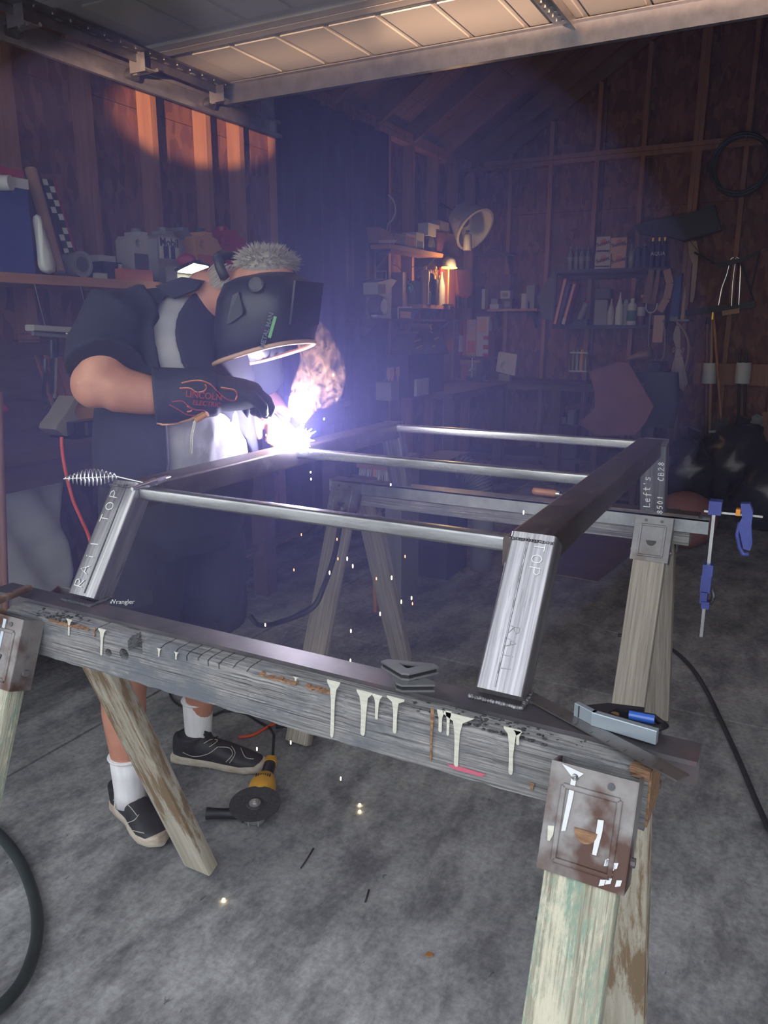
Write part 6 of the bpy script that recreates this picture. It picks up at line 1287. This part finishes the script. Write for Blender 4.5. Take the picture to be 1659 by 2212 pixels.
hc_ = PY(1091, 791, 7.0); cut(o, [MB().cyl((hc_.x, 6.9, hc_.z), (hc_.x, 7.035, hc_.z), .046, n=24)])
MB().bb((hc_.x - .06, 6.995, BB + .0005), (hc_.x + .05, 7.06, PY(1090, 808, 7.0).z)).build('stand', 'c_grey', ob)
vz = thing('bench_vise', 'dark bench vise with pale jaws on the back bench', 'vise', PY(1030, 835, 6.95)); vb = PY(1030, 835, 6.95)
MB().bb((vb.x - .07, 6.85, BB + .0005), (vb.x + .07, 7.0, BB + .05)).build('base', 'c_dgrey', vz); MB().bb((vb.x - .035, 6.80, BB + .05), (vb.x + .045, 7.0, BB + .17)).bevel(.01, 2).build('body', 'c_grey', vz, 40); MB().bb((vb.x - .16, 6.90, BB + .15), (vb.x + .04, 6.95, BB + .19)).build('jaw', 'c_tan', vz); MB().cyl((vb.x + .03, 6.74, BB + .04), (vb.x + .03, 6.74, BB + .22), .008, n=8).build('handle', 'c_silver', vz, 60)
MB().cyl((vb.x + .03, 6.70, BB + .11), (vb.x + .03, 6.85, BB + .11), .012, n=10).build('screw', 'c_silver', vz, 60)
for i, (px, mt, lb) in enumerate((((900, 818, 926, 855), 'c_offwhite', 'white jar box on the corner bench near the smoke'), ((962, 842, 1012, 858), 'c_peach', 'peach tray on the corner bench'), ((1012, 834, 1046, 852), 'c_offwhite', 'pale paper carton beside the peach tray'), ((845, 825, 862, 845), 'c_silver', 'silver tin left on the corner bench'))):
    carton(lb, 'Y' if px[0] > 950 else 'X', 6.9 if px[0] > 950 else -2.5, px, .12, mt, z0=BB + .0006)
for x_, lb in ((840, 'left'), (847, 'middle'), (859, 'right')):
    p = PX(x_, 845, -2.56); tag(MB().lathe(Vector((p.x, p.y, BB + .0006)), [(.010, 0), (.012, .06), (.008, .14), (.016, .17), (.014, .22), (0, .225)], 10).build('upright_brush', 'c_tan', None, 50), f'{lb} upright brush handle in the corner bench clutter', 'brush', 'upright brushes on the corner bench')
zz3 = board('thin shelf with small parts boxes on the back wall', 'Y', 7.30, (1052, 667, 1160, 672), .16)
prev = {}
for px, mt, lb, on in (((1058, 657, 1077, 667), 'c_offwhite', 'lower white parts box on the thin back shelf', None), ((1061, 645, 1075, 656), 'c_grey', 'grey parts box stacked on the white one', 0), ((1086, 645, 1106, 667), 'c_dgrey', 'dark parts box with pale sticker', None), ((1081, 628, 1102, 642), 'c_offwhite', 'white parts box stacked second from the top', 2), ((1082, 618, 1101, 626), 'c_dgrey', 'narrow dark box on the stacked white box', 3), ((1084, 592, 1103, 616), 'c_maroon', 'faded red box at the top of the stack', 4), ((1137, 616, 1155, 640), 'c_grey', 'grey square parts tin', None), ((1126, 634, 1136, 667), 'c_offwhite', 'slim pale bottle box by the grey tin', None), ((1140, 650, 1145, 663), 'c_offwhite', 'tiny white tube at the shelf end', None), ((1026, 618, 1040, 640), 'c_black', 'black tin left of the small shelf', None), ((1041, 624, 1048, 640), 'c_offwhite', 'narrow white box beside the black tin', None)):
    i = len(prev); zb = zz3 + .0005 if on is None else prev[on] + .0006
    o = carton(lb, 'Y', 7.33, px, .09, mt, z0=zb, bands=((.2, .2, .8, .7, 'c_grey'),) if i in (2, 3) else ()); prev[i] = max(rect('Y', 7.33, *px)[3], zb + .01)
# vertical grey cabinet edge and hanging grey sheet
tag(MB().prism([PY(x_, y_, 7.25) for x_, y_ in ((1160, 640), (1185, 600), (1201, 580), (1203, 690), (1172, 690))], (0, .02, 0)).build('grey_sheet', 'c_dgrey'), 'dark grey sheet hanging beside the metal shelf unit', 'sheet')
pzz = PY(1201, 585, 7.26); tag(MB().cyl((pzz.x - .01, 7.24, pzz.z), (pzz.x - .01, 7.52, pzz.z), .005, n=6).build('sheet_nail', 'dark_steel'), 'nail holding the dark grey sheet', 'nail')

# ================================================================== metal shelf unit on the back wall
SY_ = 7.20
zt1 = PY(1310, 580, SY_).z; zt2 = PY(1300, 702, SY_).z; xa_, xb_ = PY(1196, 640, SY_).x, PY(1436, 640, SY_).x
su = thing('metal_shelf_unit', 'black metal two-tier shelf unit on the back wall', 'shelf unit', ((xa_ + xb_) / 2, 7.35, zt2))
for z_ in (zt1, zt2): MB().bb((xa_, SY_, z_ - .035), (xb_, 7.48, z_)).build('shelf', 'c_black', su)
for x_ in (xa_, xb_ - .02):
    for y_ in (SY_ + .001, 7.455): MB().bb((x_, y_, zt2 - .035), (x_ + .02, y_ + .02, zt1 + .004)).build('upright', 'c_black', su)
MB().bb((xa_, 7.47, zt1 - .07), (xb_, 7.5, zt1 - .036)).build('wall_cleat', 'c_black', su)
CLEAR = [(1, 0), (1, .2), (.86, .26), (1, .32), (1, .62), (.7, .78), (.32, .88), (.32, .88), (.36, 1.0)]
for i, x_ in enumerate((1231, 1244, 1256, 1269)):
    p = PY(x_, 577, SY_ + .06 + .04 * (i % 2)); p.z = zt1 + .0005; bottle(f'clear water bottle number {("one", "two", "three", "four")[i]} from the left end of the top shelf', p, .205, .026, CLEAR, 'c_bottle', 'c_grey', group='clear bottles on the top shelf', extra=(.36, .55, 'c_grey'), capfrac=.88)
def soda(label, px, z0, txt_p, flip):
    t = carton(label, 'Y', SY_ + .01, px, .18, 'c_peach', z0=z0, bands=((.02, .02, .98, .98, 'c_offwhite' if flip else 'c_peach'), (.05, .10, .95, .20, 'c_black') if flip else (.55, .50, .98, .62, 'c_black')))
    a0, a1, zb, zt = rect('Y', SY_ + .01, *px); w = a1 - a0
    MB().lathe((a0 + .55 * w, SY_ + .0075, zb + .62 * (zt - z0)), [(.028, 0), (.028, .0005), (0, .0005)], 20, (0, -1, 0)).build('printed_orange', 'c_orange', t)
    text('lettering', 'Sunset', (a0 + .5 * w, SY_ + .0055, zb + .55 * (zt - z0)), .045, (1, 0, .25), (-.25, 0, 1), 'c_black', t, .0005, True); return rect('Y', SY_ + .01, *px)[3]
za = soda('white soda carton, lower left of the four stacked', (1285, 548, 1319, 579), zt1 + .0005, 0, True); zb_ = soda('peach soda carton, lower right of the four stacked', (1321, 548, 1351, 579), zt1 + .0005, 0, False)
soda('white soda carton, upper left of the four stacked', (1288, 511, 1318, 546), za + .0006, 0, True); soda('peach soda carton, upper right of the four stacked', (1319, 513, 1354, 546), zb_ + .0006, 0, False)
for i, x_ in enumerate((1362, 1376, 1390)):
    p = PY(x_, 577, SY_ + .05); p.z = zt1 + .0005; bottle(f'dark bottle {("beside the soda cartons", "in the middle of the wrapped pack", "next to the gold-necked bottles")[i]} on the top shelf', p, .20, .028, CLEAR, 'c_navyprint' if i else 'c_bottle', 'c_grey', group='dark water bottles', capfrac=.88)
for i, x_ in enumerate((1406, 1420, 1432)):
    p = PY(x_, 577, SY_ + .07); p.z = zt1 + .0005; t = bottle(f'{("first", "second", "third")[i]} gold-necked dark bottle at the right of the top shelf', p, .245, .026, CLEAR, 'c_navyprint', 'c_gold', group='gold-necked bottles', capfrac=.88)
    if i == 1: text('lettering', 'AQUA', p + Vector((0, -.029, .11)), .042, (1, 0, 0), (0, 0, 1), 'c_offwhite', t, .0005, True)
z2s = zt2 + .0005
for i, (x0_, x1_, y1_, mt, lb) in enumerate(((1198, 1226, 602, 'c_red', 'red leaning book at the left of the lower shelf'), (1207, 1232, 614, 'c_navyprint', 'dark violet leaning book between two red ones'), (1216, 1246, 612, 'c_red', 'red leaning book with a white foot'))):
    b0_, b1_ = PY(x0_ + 5, 700, SY_ + .02), PY(x1_, y1_, SY_ + .02); b0_.z = z2s + .006; t = thing('leaning_book', lb, 'book', b0_, 'leaning books on the lower shelf')
    MB().bar(b0_, b1_, .030, .15, up=(0, 1, 0)).build('cover', mt, t); MB().bar(b0_ + Vector((.003, -.0755, .004)), b0_.lerp(b1_, .97) + Vector((0, -.0755, 0)), .018, .001, up=(0, 1, 0)).build('spine_print', 'c_peach' if i != 1 else 'c_navyprint', t)
    if i == 2: MB().bar(b0_ + Vector((.0, -.0765, .0)), b0_.lerp(b1_, .16) + Vector((0, -.0765, 0)), .031, .001, up=(0, 1, 0)).build('white_foot', 'c_offwhite', t)
p0_, p1_ = PY(1252, 690, SY_ + .05), PY(1268, 655, SY_ + .05); t = thing('tilted_can', 'tilted grey can with red nozzle on the lower shelf', 'can', p0_); MB().cyl(p0_, p1_, .028, n=16).build('body', 'c_grey', t, 60); MB().cyl(p1_, p1_ + (p1_ - p0_) * .12, .014, n=12).build('nozzle', 'c_red', t, 60); MB().bb((p0_.x - .05, SY_ + .01, z2s), (p0_.x + .08, SY_ + .12, z2s + .05)).build('cradle', 'c_black', t)
p0_ = PY(1300, 700, SY_ + .05); t = thing('clear_bag', 'clear bag of bits under a dark tray on the lower shelf', 'bag', p0_); rbox(MB(), 'Y', SY_ + .04, (1284, 648, 1311, 701), .10, z2s).bevel(.02, 2).build('bag', 'c_grey', t, 40); rbox(MB(), 'Y', SY_ + .03, (1287, 624, 1317, 645), .12).build('tray', 'c_dgrey', t)
for i, (x_, y0_, r_, mt, cp_, pr, lb) in enumerate(((1318, 645, .032, 'c_offwhite', 'c_offwhite', SPRAY, 'first white tapered squeeze bottle on the lower shelf'), (1336, 631, .034, 'c_white', 'c_white', SPRAY, 'taller white tapered squeeze bottle on the lower shelf'), (1349, 640, .028, 'c_offwhite', 'c_red', ROUND, 'white bottle with red cap behind the labelled one'), (1363, 645, .040, 'c_white', 'c_white', ROUND, 'fat white bottle with a green label'), (1383, 637, .034, 'c_maroon', 'c_yellow', ROUND, 'printed can with an orange nozzle at the shelf end'))):
    p = PY(x_, 701, SY_ + (.10 if i == 2 else .05)); p.z = z2s; h = PY(x_, y0_, SY_ + .05).z - z2s
    t = bottle(lb, p, h, r_, pr, mt, cp_, extra=(.15, .55, 'c_green') if i == 3 else ((.3, .6, 'c_offwhite') if i == 4 else None))

# ================================================================== hanging and leaning on the back wall
st_ = thing('hanging_straps', 'tan canvas straps hanging off the shelf unit corner', 'straps', PY(1420, 580, 7.15)); yS = 7.16
for P, w_, mt in ((((1411, 580), (1403, 620), (1396, 655)), .07, 'c_brown'), (((1420, 582), (1416, 620), (1408, 655)), .05, 'c_brown'), (((1440, 582), (1447, 612), (1440, 645), (1424, 672)), .06, 'c_tan')):
    for a_, b_ in zip(P, P[1:]): MB().bar(PY(*a_, yS), PY(*b_, yS), w_, .006, up=(0, 1, 0)).build('strap', mt, st_)
MB().tube(spline([PY(x_, y_, yS - .01) for x_, y_ in ((1396, 655), (1396, 668), (1404, 676), (1416, 670), (1420, 655))]), .005, 6).build('buckle_ring', 'c_silver', st_, 180)
MB().tube([PY(1404, 580, yS), PY(1440, 580, yS)], .012, 8).build('hook_roll', 'c_dgrey', st_, 180)
pu = thing('pulley_block', 'wooden pulley block hung on a wire loop below the straps', 'pulley', PY(1422, 740, yS)); rbox(MB(), 'Y', yS, (1411, 681, 1433, 740), .05).bevel(.004, 1).build('block', 'c_peach', pu, 40)
MB().tube(spline([PY(x_, y_, yS) for x_, y_ in ((1405, 672), (1402, 720), (1402, 755), (1412, 775), (1424, 780), (1434, 765), (1436, 720), (1433, 690))]), .006, 8).build('wire_loop', 'c_grey', pu, 180); MB().cyl(PY(1418, 755, yS), PY(1418, 775, yS), .03, n=12).build('sheave', 'c_maroon', pu, 60)
rp_ = thing('rope_hank', 'tied hank of pale rope hanging on the back wall', 'rope', PY(1465, 700, 7.30)); yR = 7.25; rg = random.Random(11)
for i in range(13):
    u = (i - 6) / 6; bx = 1465 + u * 9; y_end = 838 + rg.uniform(-8, 10)
    MB().tube(spline([PY(1464 + u * 3, 704, yR), PY(1462 + u * 7, 725 + abs(u) * 4, yR), PY(1465 + u * 4, 756, yR), PY(1464 + u * 12, 795, yR - .01), PY(1464 + u * 17, y_end - 10, yR - .01), PY(1464 + u * 15 + 4, y_end, yR - .02), PY(1464 + u * 12 + 7, y_end - 12, yR - .02), PY(1464 + u * 7 + 2, 770, yR - .015)]), .0055, 6).build('rope_strand', 'c_rope', rp_, 180)
MB().tube([PY(1465, 756, yR) + Vector((.045 * math.cos(R(a)), .03 * math.sin(R(a)), .02 * math.sin(R(a * 3)))) for a in range(0, 720, 30)], .006, 6).build('rope_wrap', 'c_rope', rp_, 180); MB().tube([PY(1464, 706, yR), PY(1459, 690, yR + .03), PY(1459, 690, 7.5)], .004, 6).build('loop', 'c_rope', rp_, 180)
tag(MB().tube(spline([PY(x_, y_, 7.28) for x_, y_ in ((1462, 695), (1476, 712), (1487, 740), (1486, 770), (1478, 800), (1468, 830), (1458, 862), (1450, 872), (1436, 878), (1422, 879))]), .011, 8).build('air_hose', 'c_tan', None, 180), 'tan rubber hose curving down behind the rope hank', 'hose')
carton('tall blue box at the right of the shelf unit', 'Y', 7.25, (1451, 590, 1469, 690), .10, 'c_blue', bands=((.0, .93, 1, 1, 'c_maroon'), (.0, .0, 1, .06, 'c_grey')))
tag(MB().bb(PY(1446, 694, 7.22), PY(1498, 690, 7.50)).build('box_ledge', 'c_grey'), 'small grey ledge under the tall blue box', 'ledge')
p0_ = PY(1476, 668, 7.25); tag(MB().lathe(Vector((p0_.x, 7.25, PY(1470, 690, 7.25).z + .0)), [(.016, 0), (.016, .2), (.006, .27), (0, .27)], 12).build('caulk_tube', 'c_peach', None, 40), 'red and white caulk tube beside the blue box', 'tube')
tag(MB().prism([PY(x_, y_, 7.46) for x_, y_ in ((1486, 522), (1504, 520), (1509, 545), (1507, 575), (1500, 640), (1496, 654), (1490, 652), (1494, 600), (1496, 570), (1488, 548))], (0, .03, 0)).bevel(.004, 1).build('wooden_paddle', 'c_peach', None, 40), 'pale wooden axe handle hung upright on the sheathing', 'handle')
tag(MB().prism([PY(x_, y_, 7.30) for x_, y_ in ((1368, 486), (1420, 474), (1480, 462), (1543, 442), (1550, 470), (1558, 496), (1500, 512), (1475, 520), (1440, 510), (1380, 505))], (0, .12, 0)).bevel(.015, 2).build('black_duffel', 'c_black', None, 40), 'long black bag hung slanting above the shelf unit', 'bag')
for x_, y_, lb in ((1400, 480, 'left'), (1530, 448, 'right')): p = PY(x_, y_ + 14, 7.36); tag(MB().cyl(p, (p.x, 7.56, p.z), .008, n=6).build('bag_peg', 'dark_steel'), f'{lb} peg holding up the long black bag', 'peg')
hc = PY(1602, 357, 7.44); t = thing('hose_coil', 'coil of black hose hung on the back wall studs', 'hose', hc)
for i in range(6): MB().tube([hc + Vector(((.205 + .012 * (i % 3)) * math.cos(R(a)) + .006 * math.sin(i), -.012 * i + .01 * math.sin(R(3 * a) + i), (.215 + .012 * ((i + 1) % 3)) * math.sin(R(a)))) for a in range(0, 360, 10)], .013, 8, closed=True).build('hose_turn', 'black_rubber', t, 180)
MB().cyl(hc + Vector((0.02, -.09, .20)), (hc.x + .02, 7.51, hc.z + .20), .008, n=8).build('hook', 'bright_metal', t)
rl = thing('wall_rail', 'dark rail screwed across the back wall over the garden tools', 'rail', PY(1545, 668, 7.45)); MB().bar(PY(1467, 677, 7.44), PY(1632, 658, 7.44), .05, .055, up=(0, 1, 0)).build('bar', 'c_black', rl); MB().bar(PY(1560, 677, 7.42), PY(1598, 671, 7.42), .04, .03, up=(0, 1, 0)).build('pale_block', 'c_tan', rl)
for i, (P, lb) in enumerate(((((1552, 660), (1556, 640), (1560, 620), (1570, 592), (1578, 562), (1585, 556)), 'leftmost of the bright steel hooks standing on the rail'), (((1580, 662), (1581, 640), (1584, 600), (1590, 556)), 'middle steel hook standing on the rail'), (((1596, 660), (1598, 620), (1600, 575), (1597, 560), (1590, 555)), 'rightmost bright steel hook standing on the rail'))):
    tag(MB().tube(spline([PY(x_, y_, 7.40) for x_, y_ in P]), .007 if i != 1 else .005, 8).build('steel_hook', 'bright_metal', None, 180), lb, 'hook', 'steel hooks on the rail')
xb = thing('crossbow', 'dark crossbow hung above the rail on the back wall', 'crossbow', PY(1590, 560, 7.36)); MB().prism([PY(x_, y_, 7.33) for x_, y_ in ((1545, 572), (1560, 576), (1600, 566), (1640, 545), (1642, 540), (1600, 558), (1560, 566), (1547, 566))], (0, .04, 0)).build('stock', 'c_black', xb)
for a_, b_ in (((1598, 562), (1628, 650)), ((1641, 545), (1622, 628)), ((1604, 572), (1622, 628)), ((1545, 570), (1500, 545))): MB().cyl(PY(*a_, 7.35), PY(*b_, 7.35), .008, n=8).build('limb', 'c_black', xb)
MB().tube(spline([PY(1490, 520, 7.36), PY(1520, 550, 7.37), PY(1580, 562, 7.37), PY(1659, 540, 7.40)]), .003, 6).build('bow_string', 'c_dgrey', xb, 180); MB().cyl(PY(1600, 560, 7.36), PY(1600, 560, 7.55), .008, n=6).build('peg', 'dark_steel', xb)
hb_ = thing('tool_rack_board', 'reddish board with two white pipe sleeves holding garden tools', 'tool rack', PY(1590, 830, 7.46)); rbox(MB(), 'Y', 7.46, (1498, 786, 1690, 832), .035).build('board', 'stud_wood', hb_)
for x_ in (1533, 1605):
    c_ = PY(x_, 808, 7.38); MB().lathe((c_.x, 7.38, PY(x_, 828, 7.38).z), [(.058, 0), (.062, 0), (.062, .175), (.055, .175), (.055, .01)], 24).build('pipe_sleeve', 'c_white', hb_, 50); MB().bb((c_.x - .02, 7.43, c_.z - .02), (c_.x + .02, 7.465, c_.z + .02)).build('bracket', 'dark_steel', hb_)
for i, (xa_, ya_, xb2, yb2, r_, mt, lb) in enumerate(((1528, 700, 1530, 985, .014, 'c_brown', 'left broom handle through the first white sleeve'), (1539, 690, 1536, 985, .014, 'c_tan', 'brass-tipped handle through the first white sleeve'), (1598, 770, 1598, 990, .012, 'c_black', 'black tool handle through the second white sleeve'), (1612, 776, 1610, 990, .012, 'c_black', 'second black handle in the right white sleeve'))):
    p0_, p1_ = PY(xa_, ya_, 7.38), PY(xb2, yb2, 7.38); p1_.z = .02; t = thing('garden_tool', lb, 'tool', p1_); MB().cyl(p1_, p0_, r_, n=10).build('shaft', mt, t, 60); MB().cyl(p0_, p0_ + Vector((0, 0, .06)), r_ * 1.1, r_ * .8, 10).build('tip', 'c_gold' if i == 1 else 'c_black', t, 60); MB().bb((p1_.x - .05, 7.33, .0005), (p1_.x + .05, 7.42, .05)).build('head', 'c_dgrey', t)
lr = thing('leaf_rake', 'wide fan leaf rake head down against the back wall', 'rake', PY(1552, 985, 7.2)); r0_, r1_ = PY(1542, 690, 7.34), PY(1558, 910, 7.22); MB().cyl(r1_, r0_, .012, n=10).build('handle', 'handle_wood', lr, 60)
fan = [PY(x_, y_, 7.20) for x_, y_ in ((1550, 905), (1570, 903), (1608, 985), (1498, 982))]
for k in range(12):
    u0, u1 = k / 12, (k + .8) / 12; MB().prism([fan[0].lerp(fan[1], u0), fan[0].lerp(fan[1], u1), fan[3].lerp(fan[2], u1), fan[3].lerp(fan[2], u0)], (0, .006, 0)).build('tine', 'c_dgrey', lr)
MB().bar(fan[0].lerp(fan[3], .35), fan[1].lerp(fan[2], .35), .02, .012, up=(0, 1, 0)).build('spreader', 'c_silver', lr)
MB().prism([fan[3], fan[2], Vector((fan[2].x, fan[2].y, .001)), Vector((fan[3].x, fan[3].y, .001))], (0, .02, 0)).build('foot_block', 'c_black', lr)
tag(MB().prism([PY(x_, y_, 7.32) for x_, y_ in ((1613, 985), (1616, 930), (1624, 900), (1636, 893), (1647, 900), (1645, 985))], (0, .10, 0)).bevel(.01, 2).build('sanding_slab', M('rough_slab', (.26, .25, .25), (.15, .145, .15), scale=12, rough=.9, bump=.5), None, 40), 'pale arched rough slab standing at the far right wall', 'slab')
sl = PY(1630, 985, 7.32); tag(MB().bb((sl.x - .08, 7.30, 0.0005), (sl.x + .08, 7.45, sl.z - .001)).build('plinth_crate', 'bench_wood'), 'dark crate under the arched slab', 'crate')
MBp = MB().bar(PY(1653, 890, 7.35), PY(1640, 1035, 7.35), .04, .03, up=(0, 1, 0)); MBp.bb(PY(1625, 1040, 7.32), PY(1700, 1030, 7.42)); tag(MBp.build('timber_offcut', 'stud_wood'), 'upright timber offcut frame at the right photo edge', 'timber')
to = PY(1640, 1040, 7.36); tag(MB().bb((to.x - .1, 7.3, .0005), (to.x + .3, 7.45, to.z - .01)).build('offcut_box', 'c_black'), 'black box under the timber offcut', 'box')
# leaning maroon panel, straw hat, black chair, bags
mp_ = [PY(x_, y_, 5.6) for x_, y_ in ((1272, 802), (1340, 782), (1358, 784), (1372, 808), (1392, 845), (1412, 878), (1395, 912), (1372, 940), (1290, 942), (1250, 915), (1285, 880), (1284, 845))]
t = thing('maroon_screen', 'worn maroon cut-out panel standing before the back bench', 'panel', PY(1330, 942, 5.6)); M('maroon_worn', (.22, .092, .085), (.16, .066, .064), scale=6, rough=.8); MB().prism(mp_, (0, .03, 0)).build('panel', 'maroon_worn', t); cx_ = PY(1330, 940, 5.6).x
for k in (-.16, .14): MB().bb((cx_ + k - .02, 5.64, 0), (cx_ + k + .02, 5.68, mp_[0].z - .08)).build('leg', 'bench_wood', t)
MB().bb((cx_ - .25, 5.62, .0005), (cx_ + .25, 5.74, .03)).build('base', 'bench_wood', t)
tag(MB().loft([(PY(1350, 779, 6.9), Vector((.01, 0, 0)), Vector((0, .02, .005))), (PY(1362, 774, 6.9), Vector((.0, .12, 0)), Vector((0, .0, .02))), (PY(1380, 768, 6.9), Vector((.0, .16, 0)), Vector((0, .0, .035))), (PY(1402, 764, 6.9), Vector((.0, .12, 0)), Vector((0, .0, .06))), (PY(1408, 772, 6.9), Vector((0, .02, 0)), Vector((0, 0, .01)))], 18).build('straw_hat', 'c_tan', None, 180), 'yellowish straw hat resting on the dark cabinet', 'hat')
cb = PY(1385, 790, 6.75); tag(MB().bb((max(cb.x - .22, -1.14), 6.70, .0005), (cb.x + .16, 7.1, PY(1385, 778, 6.9).z - .012)).bevel(.03, 3).build('dark_cabinet', 'c_black', None, 40), 'rounded dark cabinet behind the maroon panel', 'cabinet')
ch_ = thing('office_chair', 'black padded chair turned away behind the maroon panel', 'chair', PY(1400, 1000, 6.2)); c0_ = PY(1410, 860, 6.2); MB().loft([((c0_.x, 6.2, c0_.z - .22), Vector((.17, 0, 0)), Vector((0, .05, 0))), ((c0_.x, 6.2, c0_.z), Vector((.20, 0, 0)), Vector((0, .06, 0))), ((c0_.x, 6.2, c0_.z + .2), Vector((.17, 0, 0)), Vector((0, .05, 0)))], 18, 3).build('backrest', 'c_black', ch_, 60); MB().bb((c0_.x - .22, 5.8, .42), (c0_.x + .22, 6.25, .50)).bevel(.03, 2).build('seat', 'c_black', ch_, 40); MB().cyl((c0_.x, 6.0, .05), (c0_.x, 6.0, .42), .03, n=12).build('column', 'c_dgrey', ch_, 60)
for k in range(5): MB().bar((c0_.x, 6.0, .07), (c0_.x + .28 * math.cos(R(72 * k)), 6.0 + .28 * math.sin(R(72 * k)), .03), .04, .04).build('foot', 'c_dgrey', ch_)
MB().bar((c0_.x, 6.2, .45), (c0_.x, 6.24, c0_.z - .15), .05, .02, up=(0, 1, 0)).build('back_post', 'c_dgrey', ch_)
M('bin_bag', (.012, .012, .016), (.02, .02, .026), scale=8, rough=.32, bump=.5, bscale=12)
for i, (x_, y_, Y, r_, lb) in enumerate(((1480, 1060, 6.5, (.24, .22, .30), 'black refuse bag left of the pile by the back wall'), (1585, 1030, 6.6, (.25, .26, .36), 'tallest black refuse bag in the middle of the pile'), (1660, 1070, 6.0, (.22, .22, .27), 'black refuse bag at the right photo edge'))):
    c_ = PY(x_, y_, Y); mb = MB().ell((c_.x, Y, r_[2] * .86), r_, u=28, v=18); rg = random.Random(i)
    for v_ in mb.bm.verts: k = .05 * math.sin(v_.co.x * 19 + i) * math.sin(v_.co.z * 23) + rg.uniform(-.015, .015); v_.co.x += k; v_.co.z = max(.001, v_.co.z + .5 * k)
    t = thing('refuse_bag', lb, 'bag', (c_.x, Y, 0), 'black refuse bags by the back wall'); mb.build('bag', 'bin_bag', t, 180); MB().cyl((c_.x, Y, r_[2] * 1.75), (c_.x + .03, Y, r_[2] * 1.75 + .09), .03, .06, 10).build('knot', 'bin_bag', t, 60)
mm = PY(1485, 1062, 5.2); tag(MB().ell((mm.x, 5.2, mm.z / 2), (.20, .18, mm.z / 2), u=24, v=14).build('maroon_sack', 'maroon_worn', None, 180), 'low maroon mound of sacking beyond the far rail', 'sack')
# under the bars: ribbed vent hose, grey cylinder, brush
vh = thing('vent_hose', 'curved grey ribbed vent hose behind the cross bars', 'hose', PY(1030, 1060, 4.0)); pv_ = spline([PY(x_, y_, 4.0) for x_, y_ in ((985, 1003), (1010, 1015), (1030, 1035), (1040, 1060), (1044, 1100))]); pv_.append(Vector((pv_[-1].x, 4.0, .05)))
MB().tube(pv_, .065, 14).build('hose', 'c_grey', vh, 180)
for k in range(2, len(pv_) - 2, 2): MB().tube([pv_[k] + Quaternion((pv_[k + 1] - pv_[k - 1]).normalized(), R(a)) @ ((pv_[k + 1] - pv_[k - 1]).normalized().orthogonal().normalized() * .066) for a in range(0, 360, 24)], .006, 5, closed=True).build('rib', 'c_dgrey', vh, 180)
MB().bb((pv_[0].x - .16, 3.85, .0005), (pv_[0].x + .02, 4.15, pv_[0].z + .05)).bevel(.02, 2).build('blower_box', 'c_black', vh, 40)
bx_ = thing('push_broom', 'upright push broom head with pale bristles near the weld', 'broom', PY(800, 1040, 3.2)); a0, a1, zb, zt = rect('Y', 3.2, 770, 1000, 836, 1045)
MB().bb((a0, 3.2, zt - .03), (a1, 3.26, zt)).build('head', 'c_brown', bx_)
for k in range(22): x_ = lerp(a0 + .004, a1 - .004, k / 21); MB().cyl((x_, 3.23, zt - .03), (x_ + random.uniform(-.006, .006), 3.22, zb), .0028, .002, 5).build('bristle', 'c_offwhite', bx_)
MB().cyl((lerp(a0, a1, .5), 3.23, 0.0), (lerp(a0, a1, .5), 3.23, zt - .02), .012, n=10).build('handle', 'handle_wood', bx_, 60)
bk = carton('pale grey bucket box behind the broom bristles', 'Y', 3.4, (832, 990, 868, 1048), .2, 'c_grey', z0=.0005)
for i, (px, mt, lb) in enumerate((((1188, 880, 1208, 918), 'c_offwhite', 'white jar box low on the shelf unit'), ((1209, 890, 1224, 918), 'c_maroon', 'red-lidded jar box in the low row'), ((1226, 888, 1240, 918), 'c_grey', 'grey jar box at the right of the low row'))):
    carton(lb, 'Y', 6.95, px, .10, mt, z0=None, bands=((.1, .1, .9, .6, 'c_grey'),))
lz = rect('Y', 6.95, 1188, 880, 1208, 918)[2]; lx0, lx1 = PY(1180, 900, 6.95).x, PY(1250, 900, 6.95).x; t = thing('low_crate', 'dark crate carrying the low row of jar boxes', 'crate', ((lx0 + lx1) / 2, 7, 0)); MB().bb((lx0, 6.93, .0005), (lx1, 7.08, lz - .0005)).build('crate', 'bench_wood', t)
jr = thing('jar_rack', 'chrome wire jar rack above the back bench', 'rack', PY(1248, 805, 7.0)); a0, a1, zb, zt = rect('Y', 7.0, 1230, 762, 1268, 802)
for z_ in (zb, zt): MB().bar((a0, 7.0, z_), (a1, 7.0, z_), .008, .012).bar((a0, 7.08, z_), (a1, 7.08, z_), .008, .012).build('rail', 'bright_metal', jr)
for k in range(4): MB().lathe((lerp(a0 + .02, a1 - .02, k / 3), 7.04, zb), [(.018, 0), (.018, .13), (.012, .15), (.014, .19), (0, .19)], 12).build('jar', 'c_bottle' if k != 2 else 'c_yellow', jr, 40)
for x_ in (a0, a1): MB().cyl((x_, 7.0, BB + .0005), (x_, 7.0, zt), .005, n=6).build('post', 'bright_metal', jr)
MB().bb((a0 - .02, 6.97, BB + .0005 - .0), (a1 + .02, 7.11, BB + .004)).build('foot_plate', 'dark_steel', jr)

for m_ in bpy.data.materials:                            # glowing specks are seen, the lamps do the lighting
    if m_.name.startswith(('spark', 'arc_glow', 'lamp_rim', 'led_panel')): m_.cycles.emission_sampling = 'NONE'
